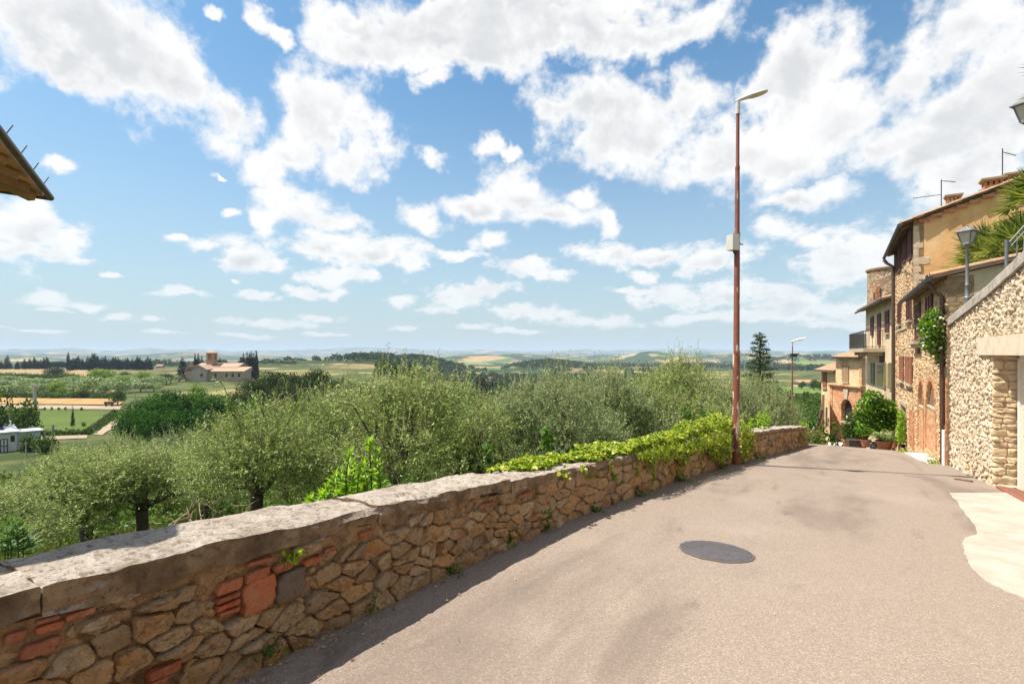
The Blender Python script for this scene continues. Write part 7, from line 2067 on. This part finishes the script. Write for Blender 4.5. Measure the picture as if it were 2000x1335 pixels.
# cypress rows
for i in range(34):
    px = 133 + i * 4.85; hgt = rg.uniform(694, 702) + (2 if i > 22 else 0)
    if i in (6, 7): hgt += 6
    tree('cypress', px, 430 + rg.uniform(-14, 14), (688 if i == 0 else 690 if i in (10, 11) else hgt) , rg.uniform(40, 62), ORD[i] + ' dark cypress from left in the long row on the plain', group='cypresses of the long row', cat='cypress')
for i, (px, yt) in enumerate(((2, 705), (14, 694), (34, 705), (48, 701), (58, 700), (67, 697), (73, 703), (80, 702), (86, 699), (92, 697))):
    tree('cypress', px, 445, yt, 50, ORD[i] + ' dark cypress from the left edge in the sparser row', group='cypresses of the left row', cat='cypress')
for i in range(9):
    tree('oak', 98 + i * 3.4, 470, 703 + (i % 3), 12, ORD[i] + ' dark tree from the left in the clump between the cypress rows', group='dark trees between the cypress rows')
for px, Y, yt, lb in ((357, 285, 698, 'broad cypress left of the church'), (381, 330, 690, 'left one of the slim cypress pair behind the bell tower'), (387, 330, 690, 'right one of the slim cypress pair behind the bell tower'), (394, 335, 696, 'cypress close behind the bell tower'), (416, 335, 698, 'cypress just right of the bell tower'), (429, 335, 698, 'blunt cypress above the nave roof'), (441, 340, 703, 'small cypress at the right end of the nave roof')):
    tree('cypress', px, Y, yt, 75 if px == 357 else 42, lb, cat='cypress')
for i, (px, yt) in enumerate(((470, 697), (475, 690), (482, 688), (487, 690), (491, 686), (496, 689), (501, 685))):
    tree('cypress', px, 275 + (i % 3) * 6, yt, 55, ORD[i] + ' tall cypress from the left in the tight clump right of the church', cat='cypress', group='cypress clump right of the church')
for px, Y, yt, lb in ((937, 150, 732, 'broad dark cypress standing in the dark hollow mid picture'), (945, 155, 738, 'second dark cypress close by in the hollow'), (962, 160, 745, 'thin cypress right of the broad pair in the hollow')):
    tree('cypress', px, Y, yt, 90 if px < 950 else 50, lb, cat='cypress')
for i in range(14):
    tree('oak', 505 + i * 5.5, 560, 703 + (i % 4), 7, ORD[i] + ' tiny dark tree from the left along the field ridge beyond the church', group='ridge trees beyond the church')
# cedar by the lane
rgc = NP(90); Yc = 31.0; gc = at(1484, Yc); Hc = z_at(653, Yc) - gc[2]
cd = empty('cedar_tree', gc, label='layered dark cedar standing above the olives right of the lamp pole', cat='tree')
wd = MB(); wd.tube([Vector((0, 0, -0.4)), Vector((0.03, 0, Hc * 0.5)), Vector((0, 0, Hc))], [0.16, 0.10, 0.015], 8)
LB = []; 
for i in range(58):
    t = 0.28 + 0.72 * (i / 57); a = 2.4 * i; Lb_ = (1.0 - t) ** 0.75 * 1.5 + 0.12; z = Hc * t
    d = np.array([math.cos(a), math.sin(a), 0.06]); e_ = np.array([0, 0, z]) + d * Lb_; wd.tube([Vector((0, 0, z)), Vector(np.array([0, 0, z]) + d * Lb_ * 0.5 + np.array([0, 0, 0.04])), Vector(e_)], [0.03, 0.018, 0.006], 4, cap=False)
    n = int(120 * Lb_ + 30); r_ = rgc.random(n) ** 0.7; Bp = np.array([[0, 0, z]]) + d * Lb_ * r_[:, None] + rgc.normal(size=(n, 3)) * np.array([0.16, 0.16, 0.05]) * (0.4 + Lb_ * 0.4)
    LB.append(leaf_mesh(Bp, unit(d + rgc.normal(size=(n, 3)) * 0.6 + np.array([0, 0, 0.25])), rgc.uniform(0.10, 0.24, n), 0.045, rgc))
wd.put('trunk', M_TRUNK, cd, M=MW[cd.name], smooth=True); V, F = join(*LB); put('crown', npmesh('crown', V, F, M_CEDAR), cd, MW[cd.name])
for px, Y, yt, w, lb in ((1520, 60, 742, 30, 'round green tree between cedar and far lamp'), (1535, 62, 748, 24, 'dark green tree just left of the far lamp'), (1465, 55, 738, 40, 'green tree below the cedar')):
    tree('green', px, Y, yt, w, lb)
for px, Y, yt, w, lb in ((1566, 190, 742, 14, 'small tree before the farmhouse wall'), (1590, 185, 735, 18, 'round tree right of the farmhouse'), (1603, 180, 738, 16, 'round tree at the corner of the annex house')):
    tree('mid', px, Y, yt, w, lb)
# farm beyond the vineyard
def small_house(px, Y, wpx, hpx, roofpx, wall, roof, label, rz=0.0, group=None, name='farmhouse', ybase=None):
    g = at(px, Y); w = wpx / 1000 * Y; h = hpx / 1000 * Y; rh = roofpx / 1000 * Y; d = w * 0.6
    e = empty(name, g, rz, label=label, cat='house', group=group); M = MW[e.name]
    MB().box(-w / 2, w / 2, -d / 2, d / 2, -2, h).put('wall', wall, e, M=M)
    o = 0.06 * w
    MB().prism([(-w / 2 - o, -d / 2 - o, h + 0.003), (-w / 2 - o, 0, h + rh), (-w / 2 - o, d / 2 + o, h + 0.003)], (w + 2 * o, 0, 0)).put('roof', roof, e, M=M)
    for k in range(3):
        x = -w / 3 + k * w / 3; MB().box(x - w * 0.04, x + w * 0.04, -d / 2 - 0.06, -d / 2 - 0.02, h * 0.35, h * 0.75).put('window', M_SHADE, e, M=M)
    return e
M_HW = plain('cream_wall', (0.55, 0.45, 0.33), 0.9, scale=0.4, col2=(0.47, 0.37, 0.26)); M_HW2 = plain('pale_wall', (0.52, 0.47, 0.40), 0.9, scale=0.4, col2=(0.42, 0.38, 0.32))
M_FR = plain('far_roof', (0.36, 0.21, 0.125), 0.9, scale=0.8, col2=(0.28, 0.16, 0.1))
small_house(1578, 215, 46, 8, 5, M_HW, M_FR, 'long low cream farmhouse beyond the vineyard')
HAML = ['leftmost pale house of the valley hamlet', 'small upper house beside the leftmost hamlet house', 'tallest pale house in the hamlet centre', 'upper cream house right of the hamlet centre', 'cream house near the right end of the hamlet', 'rightmost small pale house, apart from the hamlet', 'lower left house of the valley hamlet', 'broad lower house in front of the hamlet centre', 'lower right house of the valley hamlet']
for i, (px, Y, w, h, r_) in enumerate(((945, 560, 12, 6, 3), (958, 570, 9, 8, 3), (968, 555, 12, 9, 3), (978, 575, 10, 7, 3), (990, 560, 9, 6, 3), (1010, 585, 8, 5, 3), (955, 540, 10, 6, 3), (972, 540, 14, 7, 3), (985, 545, 9, 6, 3))):
    g = at(px, Y)
    small_house(px, Y, w, h, r_, M_HW2 if i % 2 else M_HW, M_FR, HAML[i], rz=0.5 * i, group='houses of the valley hamlet', name='village_house')
small_house(313, 480, 12, 5, 3, M_HW, M_FR, 'small farmhouse at the end of the cypress row')

# ---- the church
Ych = 262.0; gch = at(430, Ych); zc0 = gch[2]
M_CHW = masonry('church_wall', [(0.42, 0.31, 0.22), (0.47, 0.36, 0.26), (0.38, 0.28, 0.2)], (0.42, 0.33, 0.24), sc=0.9, bumpd=0.05)
M_CHF = plain('church_facade', (0.40, 0.33, 0.26), 0.92, scale=0.5, col2=(0.31, 0.25, 0.20))
M_CHR = plain('church_roof', (0.38, 0.255, 0.175), 0.9, scale=0.7, col2=(0.29, 0.185, 0.125))
M_CHB = plain('bell_tower_brick', (0.42, 0.25, 0.15), 0.9, scale=0.6, col2=(0.33, 0.19, 0.11))
ch = empty('church', (gch[0], gch[1], zc0), label='old brick church with square bell tower among cypresses on the plain', cat='church')
def cx_(px): return (px - 1000) / 1000 * Ych
def cz_(py): return EYE - (py - 690) / 1000 * Ych
B0 = zc0 - 3
MB().box(cx_(377), cx_(461), Ych + 2, Ych + 13, B0, cz_(717)).put('nave_wall', M_CHW, ch)
MB().prism([(cx_(376), Ych + 0.8, cz_(717) + 0.01), (cx_(376), Ych + 7.5, cz_(709)), (cx_(376), Ych + 14, cz_(717) + 0.01)], (cx_(462) - cx_(376), 0, 0)).put('nave_roof', M_CHR, ch)
ai = MB().box(cx_(419), cx_(487), Ych - 5, Ych + 1.95, B0, cz_(724)); aw = ai.put('aisle_wall', M_CHW, ch)
MB().prism([(cx_(418), Ych - 5.7, cz_(724) + 0.01), (cx_(418), Ych + 2.5, cz_(717) + 0.2), (cx_(418), Ych + 2.5, cz_(724) + 0.01)], (cx_(488) - cx_(418), 0, 0)).put('aisle_roof', M_CHR, ch)
for px in (432, 453, 465, 477): MB().box(cx_(px) - 0.55, cx_(px) + 0.55, Ych - 5.08, Ych - 5.01, cz_(735), cz_(728)).put('window', M_SHADE, ch)
# gabled chapel front
fx0, fx1 = cx_(391), cx_(419); fm_ = (fx0 + fx1) / 2
MB().prism([(fx0, Ych - 7, B0), (fx1, Ych - 7, B0), (fx1, Ych - 7, cz_(721)), (fm_, Ych - 7, cz_(713)), (fx0, Ych - 7, cz_(721))], (0, 12, 0)).put('gable_front', M_CHF, ch)
for s_ in (-1, 1):
    e0_ = fm_ + s_ * (fx1 - fm_ + 0.5); MB().prism([(fm_, Ych - 7.5, cz_(713) + 0.03), (e0_, Ych - 7.5, cz_(721.5) + 0.03), (e0_, Ych - 7.5, cz_(721.5) + 0.35), (fm_, Ych - 7.5, cz_(713) + 0.35)], (0, 13, 0)).put('gable_roof', M_CHR, ch)
MB().box(fm_ - 0.6 + 1.3, fm_ + 0.6 + 1.3, Ych - 7.08, Ych - 7.01, cz_(734), cz_(728.5)).put('window', M_SHADE, ch)
MB().box(cx_(369), cx_(391) - 0.02, Ych - 3, Ych + 9, B0, cz_(724)).put('apse_wall', M_CHW, ch)
MB().prism([(cx_(368), Ych - 3.6, cz_(724) + 0.01), (cx_(368), Ych + 9.5, cz_(724) + 0.01), (cx_(378), Ych + 9.5, cz_(715)), (cx_(378), Ych - 3.6, cz_(715))], (0, 0, 0.4)).put('apse_roof', M_CHR, ch)
tx0, tx1 = cx_(396), cx_(410); tw_ = tx1 - tx0; ty0 = Ych + 3
tb = MB().box(tx0, tx1, ty0, ty0 + tw_, B0, cz_(702)); twr = tb.put('bell_tower', M_CHB, ch)
bel = MB()
for sx in (0, 1):
    for sy in (0, 1): bel.box(tx0 + sx * tw_ * 0.72, tx0 + sx * tw_ * 0.72 + tw_ * 0.28, ty0 + sy * tw_ * 0.72, ty0 + sy * tw_ * 0.72 + tw_ * 0.28, cz_(702) + 0.003, cz_(692))
bel.box(tx0, tx1, ty0, ty0 + tw_, cz_(692) + 0.003, cz_(689.5)); bel.put('belfry', M_CHB, twr)
for s_ in (0.28, 0.72): MB().tube([Vector((tx0 + tw_ * 0.5, ty0 + tw_ * 0.5, cz_(700.5))), Vector((tx0 + tw_ * 0.5, ty0 + tw_ * 0.5, cz_(696)))], [0.55, 0.2], 10).put('bell', M_IRON, twr) if s_ < .5 else None
MB().box(tx0 - 0.35, tx1 + 0.35, ty0 - 0.35, ty0 + tw_ + 0.35, cz_(702) - 0.15, cz_(702) - 0.01).box(tx0 - 0.5, tx1 + 0.5, ty0 - 0.5, ty0 + tw_ + 0.5, cz_(689.5) + 0.003, cz_(689.5) + 0.25).put('cornice', M_CHB, twr)
cxm, cym = (tx0 + tx1) / 2, ty0 + tw_ / 2; q = tw_ / 2 + 0.5; z0 = cz_(689.5) + 0.26
MB().add([(cxm - q, cym - q, z0), (cxm + q, cym - q, z0), (cxm + q, cym + q, z0), (cxm - q, cym + q, z0), (cxm, cym, z0 + 1.1)], [(0, 3, 2, 1), (0, 1, 4), (1, 2, 4), (2, 3, 4), (3, 0, 4)]).put('tower_roof', M_CHR, twr)

# ---- white shed with solar panels at lower left
Ys = 62.0; gs_ = gpos(24, 884); Ys = gs_[1]
M_SHW = plain('shed_white', (0.66, 0.62, 0.54), 0.7, scale=0.8, col2=(0.56, 0.52, 0.45)); M_SHR = plain('shed_roof', (0.62, 0.64, 0.66), 0.5, scale=0.8, col2=(0.54, 0.56, 0.58))
M_SOLAR = plain('solar_cell', (0.03, 0.05, 0.11), 0.25, scale=2, col2=(0.025, 0.04, 0.09)); M_WHITEP = plain('white_paint', (0.75, 0.75, 0.73), 0.5)
sh = empty('white_shed', gs_, label='low white shed with blue solar panels at the left edge', cat='shed')
def sp(px, py, dy=0.0): v = P3(px, py, Ys + dy); return v
def Zs(py): return z_at(py, Ys)
xs = lambda px: (px - 1000) / 1000 * Ys
# the shed's long side runs away to the right and back
t_s = Vector((0.62, 0.78, 0)).normalized()
FS = Fac((xs(-40), Ys - 3.0), t_s); 
if FS.n.y > 0: FS.n = -FS.n
a1_, zt_ = FS.px(33, 840); a0_, zb_ = FS.px(-40, 893)
zt_ = FS.px(0, 846)[1]
mb = MB(); FS.box(a0_ - 4, a1_, gs_[2] - 2, zt_, -7.0, 0.0, mb); mb.put('wall', M_SHW, sh)
mb = MB(); mb.prism([FS.P(a0_ - 4.3, zt_ + 0.02, 0.35), FS.P(a1_ + 0.2, zt_ + 0.02, 0.35), FS.P(a1_ + 0.2, zt_ + 1.05, -7.2), FS.P(a0_ - 4.3, zt_ + 1.05, -7.2)], (0, 0, 0.15)); srf = mb.put('roof', M_SHR, sh)
nS = FS.n
for i in range(5):
    for j in range(3):
        a_ = a1_ - 2.8 - i * 1.75; d_ = -0.9 - j * 1.9
        zz0 = zt_ + 0.2 + (-d_ + 0.35) * 1.03 / 7.55; zz1 = zt_ + 0.2 + (-d_ + 1.8 + 0.35) * 1.03 / 7.55
        MB().prism([FS.P(a_, zz0, d_), FS.P(a_ + 1.68, zz0, d_), FS.P(a_ + 1.68, zz1, d_ - 1.8), FS.P(a_, zz1, d_ - 1.8)], (0, 0, 0.05)).put('solar_panel', M_SOLAR, srf)
a0d, a1d, z0d, z1d = FS.rect(1, 14, 857, 884)
dr_ = FS.box(a0d, a1d, z0d, z1d, 0.003, 0.05).put('door', M_WHITEP, sh)
fr_ = MB()
for q in (a0d, (a0d + a1d) / 2, a1d): FS.box(q - 0.05, q + 0.05, z0d, z1d, 0.051, 0.08, fr_)
for q in (z0d, (z0d + z1d) / 2, z1d): FS.box(a0d, a1d, q - 0.05, q + 0.05, 0.081, 0.1, fr_)
fr_.put('door_frame', M_IRON, dr_)
a0w, a1w, z0w, z1w = FS.rect(20.5, 28.5, 850, 862); FS.box(a0w, a1w, z0w, z1w, 0.003, 0.05).put('window', M_DARKGLASS, sh)
mb = MB(); FS.box(a1_ + 0.01, a1_ + 2.6, gs_[2] - 2, zt_ - 0.15, -4.5, -0.6, mb); lean = mb.put('annex_wall', M_SHR, sh)
FS.box(a1_ + 0.01, a1_ + 2.9, zt_ - 0.14, zt_ - 0.02, -4.8, -0.2).put('annex_roof', M_SHR, sh)
# poles in the valley
M_CONCP = plain('concrete_pole', (0.30, 0.28, 0.25), 0.9, scale=2, col2=(0.24, 0.22, 0.2))
for px, yb, yt, r_, lb in ((103.5, 868, 829, 0.16, 'concrete pole standing right of the shed'), (68, 792, 752, 0.42, 'thick grey pylon before the orchard'), (88, 860, 838, 0.07, 'thin pole left of the concrete pole'), (287, 870, 822, 0.13, 'wooden pole among the slope olives'), (51, 892, 862, 0.08, 'thin pole beside the shed corner'), (264, 800, 765, 0.09, 'pole at the edge of the locust trees')):
    g = gpos(px, yb); e = empty('utility_pole', g, label=lb, cat='pole'); h = z_at(yt, g[1]) - g[2]
    MB().tube([Vector((0, 0, -0.5)), Vector((0, 0, h))], [r_, r_ * 0.8], 8).put('pole', M_CONCP, e, M=MW[e.name], smooth=True)
    if r_ < 0.3: MB().bar(Vector((-r_ * 4, 0, h - 0.25)), Vector((r_ * 4, 0, h - 0.25)), 0.06).put('crossarm', M_CONCP, e, M=MW[e.name])
g = gpos(213, 794); e = empty('water_trough', g, label='small dark two legged trough on the earth bank', cat='trough'); M = MW[e.name]
MB().box(-1.1, 1.1, -0.3, 0.3, 0.7, 1.3).box(-0.9, -0.7, -0.2, 0.2, 0, 0.7).box(0.7, 0.9, -0.2, 0.2, 0, 0.7).put('body', M_SHADE, e, M=M)
g = gpos(34, 772); e = empty('goal_frame', g, label='pale rusty wire backstop frame before the orchard', cat='goal'); M = MW[e.name]; mb = MB()
for x in (-2.4, 2.4): mb.bar((x, 0, 0), (x, 0, 4.2), 0.12)
mb.bar((-2.4, 0, 4.2), (2.4, 0, 4.2), 0.12); mb.bar((-2.4, 0, 2.4), (2.4, 0, 2.4), 0.06)
for i in range(1, 12): mb.bar((-2.4 + 0.4 * i, 0, 0), (-2.4 + 0.4 * i, 0, 4.2), 0.03)
mb.put('frame', M_CONCP, e, M=M)

# ---- woods on the hills: one mass each
def wood(name, label, pts_fn, n, seed, h=(6, 11), mat=None):
    rg = NP(seed); X, Y = pts_fn(rg, n); Z = G(X, Y); m_ = len(X); k = 44
    H = rg.uniform(*h, m_); Wd = H * rg.uniform(0.4, 0.6, m_)
    d = rand_dirs(rg, m_ * k).reshape(m_, k, 3); d[..., 2] = np.abs(d[..., 2]) * 1.0 - 0.15
    C = np.stack([X, Y, Z + H * 0.5], 1)[:, None, :]
    Pp = C + d * np.stack([Wd, Wd, H * 0.5], 1)[:, None, :] * rg.uniform(0.75, 1.05, (m_, k, 1))
    D = unit(rg.normal(size=(m_ * k, 3)) + d.reshape(-1, 3) * 0.3)
    s = np.repeat(H * 0.27, k)
    V, F = leaf_mesh(Pp.reshape(-1, 3), D, s, s * 0.9, rg, N=unit(d.reshape(-1, 3) + rg.normal(size=(m_ * k, 3)) * 0.4))
    put(name, npmesh(name, V, F, mat or M_LEAFOAK), kind='stuff', label=label)
def hill_pts(px, Y, wpx, dY):
    def fn(rg, n):
        X = (px - 1000) / 1000 * Y + rg.normal(size=n) * wpx / 1000 * Y * 0.55; Yy = Y + rg.normal(size=n) * dY * 0.5; return X, Yy
    return fn
wood('hill_wood', 'dense dark wood covering the round hill at the middle', hill_pts(805, 770, 85, 120), 900, 301, (6, 11))
wood('hill_wood', 'dark wood on the second round hill beyond the hamlet', hill_pts(1075, 1040, 62, 120), 600, 302, (7, 11))
def belt(az0, az1, r0, r1, thr, sc, seed):
    def fn(rg, n):
        a = rg.uniform(az0, az1, n * 4); r = np.sqrt(rg.uniform(r0 ** 2, r1 ** 2, n * 4)); X, Y = r * np.sin(a), r * np.cos(a)
        k = fbm(X / sc, Y / sc, seed) > thr; return X[k][:n], Y[k][:n]
    return fn
wood('valley_wood', 'dark woods filling the valley behind the grove', belt(-0.25, 0.33, 250, 700, 0.52, 70, 61), 1000, 303, (5, 9))
wood('valley_wood', 'scattered woods on the hills at right', belt(0.08, 0.62, 600, 1900, 0.54, 160, 62), 900, 304, (8, 13))
wood('valley_wood', 'hedgerows and copses on the distant plain at left', belt(-0.85, -0.30, 700, 2200, 0.55, 160, 63), 700, 305, (7, 12))
# ---- grass and undergrowth on the slope behind the parapet
rg2 = NP(401); n = 26000
X = rg2.uniform(-26, 14, n * 3); Y = rg2.uniform(2, 30, n * 3); s, c = sc_(X, Y); p = cw(np.clip(s, -14, 60)) - WALL_T - c
k = (p > 0.15) & (p < 30) & (np.abs(X / np.maximum(Y, .1)) < 1.15); X, Y = X[k][:n], Y[k][:n]; Z = G(X, Y)
m_ = len(X); near = np.hypot(X, Y)
q = 3
Bp = np.repeat(np.stack([X, Y, Z - 0.02], 1), q, 0) + rg2.normal(size=(m_ * q, 3)) * np.array([0.06, 0.06, 0])
D = unit(np.array([0, 0, 1.0]) + rg2.normal(size=(m_ * q, 3)) * 0.45)
hh = np.repeat(0.10 + 0.35 * fbm(X * 0.8, Y * 0.8, 71) ** 1.5, q) * rg2.uniform(0.6, 1.5, m_ * q)
V, F = leaf_mesh(Bp, D, hh, 0.02 + 0.03 * hh, rg2)
put('grass', npmesh('grass', V, F, M_GRASS), kind='stuff', label='rough grass and weeds on the slope behind the parapet')
n = 9000; X = rg2.uniform(-22, 12, n * 3); Y = rg2.uniform(3, 26, n * 3); s, c = sc_(X, Y); p = cw(np.clip(s, -14, 60)) - WALL_T - c
k = (p > 0.5) & (p < 26) & (np.abs(X / np.maximum(Y, .1)) < 1.15) & (fbm(X * 0.5, Y * 0.5, 73) > 0.48); X, Y = X[k][:n], Y[k][:n]; Z = G(X, Y) + rg2.uniform(0, 0.45, len(X))
V, F = hex_leaf(np.stack([X, Y, Z], 1), unit(rg2.normal(size=(len(X), 3)) + np.array([0, 0, 0.4])), rg2.uniform(0.08, 0.2, len(X)), rg2.uniform(0.05, 0.11, len(X)), rg2)
put('undergrowth', npmesh('undergrowth', V, F, M_WEED), kind='stuff', label='leafy green undergrowth beneath the olive trees')
shoot_plant('fern_bush', [(8, 7.5, 1015, 1085), (22, 7.6, 1008, 1085), (35, 7.5, 1020, 1085), (-5, 7.4, 1022, 1085), (15, 7.3, 1030, 1085), (45, 7.6, 1035, 1085)], 'bright feathery green bush at the left edge beyond the coping', 44, 0.26, 0.035, M_WEED, per=90)

# dry leaves, grit and twigs gathered along the foot of the parapet and strewn on the asphalt
rg3 = NP(601); n = 1500
sl_ = rg3.uniform(-0.5, 19, n); off_ = 0.03 + rg3.exponential(0.10, n); Lp = []
for s, o in zip(sl_, off_): q, t, nn = wp(s, o); Lp.append((q.x, q.y, q.z + 0.012))
Lp = np.array(Lp); ang = rg3.uniform(0, 6.3, n); dd = np.stack([np.cos(ang), np.sin(ang), rg3.normal(size=n) * 0.15], 1)
V, F = leaf_mesh(Lp, unit(dd), rg3.uniform(0.01, 0.045, n), rg3.uniform(0.004, 0.016, n), rg3, N=unit(np.array([[0, 0, 1.0]]) + rg3.normal(size=(n, 3)) * 0.3))
m2 = 260; sx = rg3.uniform(1.2, 16, m2); cx2 = rg3.uniform(-2.2, 2.0, m2); X, Y = xy(sx, cx2); ang = rg3.uniform(0, 6.3, m2)
V2, F2 = leaf_mesh(np.stack([X, Y, zr(sx) + 0.010], 1), unit(np.stack([np.cos(ang), np.sin(ang), rg3.normal(size=m2) * 0.1], 1)), rg3.uniform(0.006, 0.028, m2), rg3.uniform(0.004, 0.012, m2), rg3, N=unit(np.array([[0, 0, 1.0]]) + rg3.normal(size=(m2, 3)) * 0.3))
V, F = join((V, F), (V2, F2))
put('leaf_litter', npmesh('leaf_litter', V, F, leaf_mat('dry_leaf', [(0.12, 0.075, 0.035), (0.26, 0.16, 0.07), (0.40, 0.28, 0.14), (0.46, 0.38, 0.26)], trans=0.1)), kind='stuff', label='dry leaves and grit along the foot of the parapet')
# ------------------------------------------------------------------ air
m = bpy.data.materials.new('summer_haze'); m.use_nodes = True
T = NT(m.node_tree)
for n in list(T.n): T.n.remove(n)
out = T.new('ShaderNodeOutputMaterial'); pv = T.new('ShaderNodeVolumePrincipled')
pv.inputs['Color'].default_value = (0.64, 0.81, 1.0, 1)
pv.inputs['Density'].default_value = 0.00012
T.l.new(pv.outputs[0], out.inputs['Volume'])
hb = 12900; z0, z1 = TERR_MIN - 1.0, max(TERR_MAX + 4, 30)
MB().box(-hb, hb, -hb, hb, z0, z1).put('haze', m, kind='stuff', label='pale summer haze over the valley')
print('HAZE', z0, z1, 'tris', sum(sum(len(p.vertices) - 2 for p in me.polygons) for me in bpy.data.meshes))
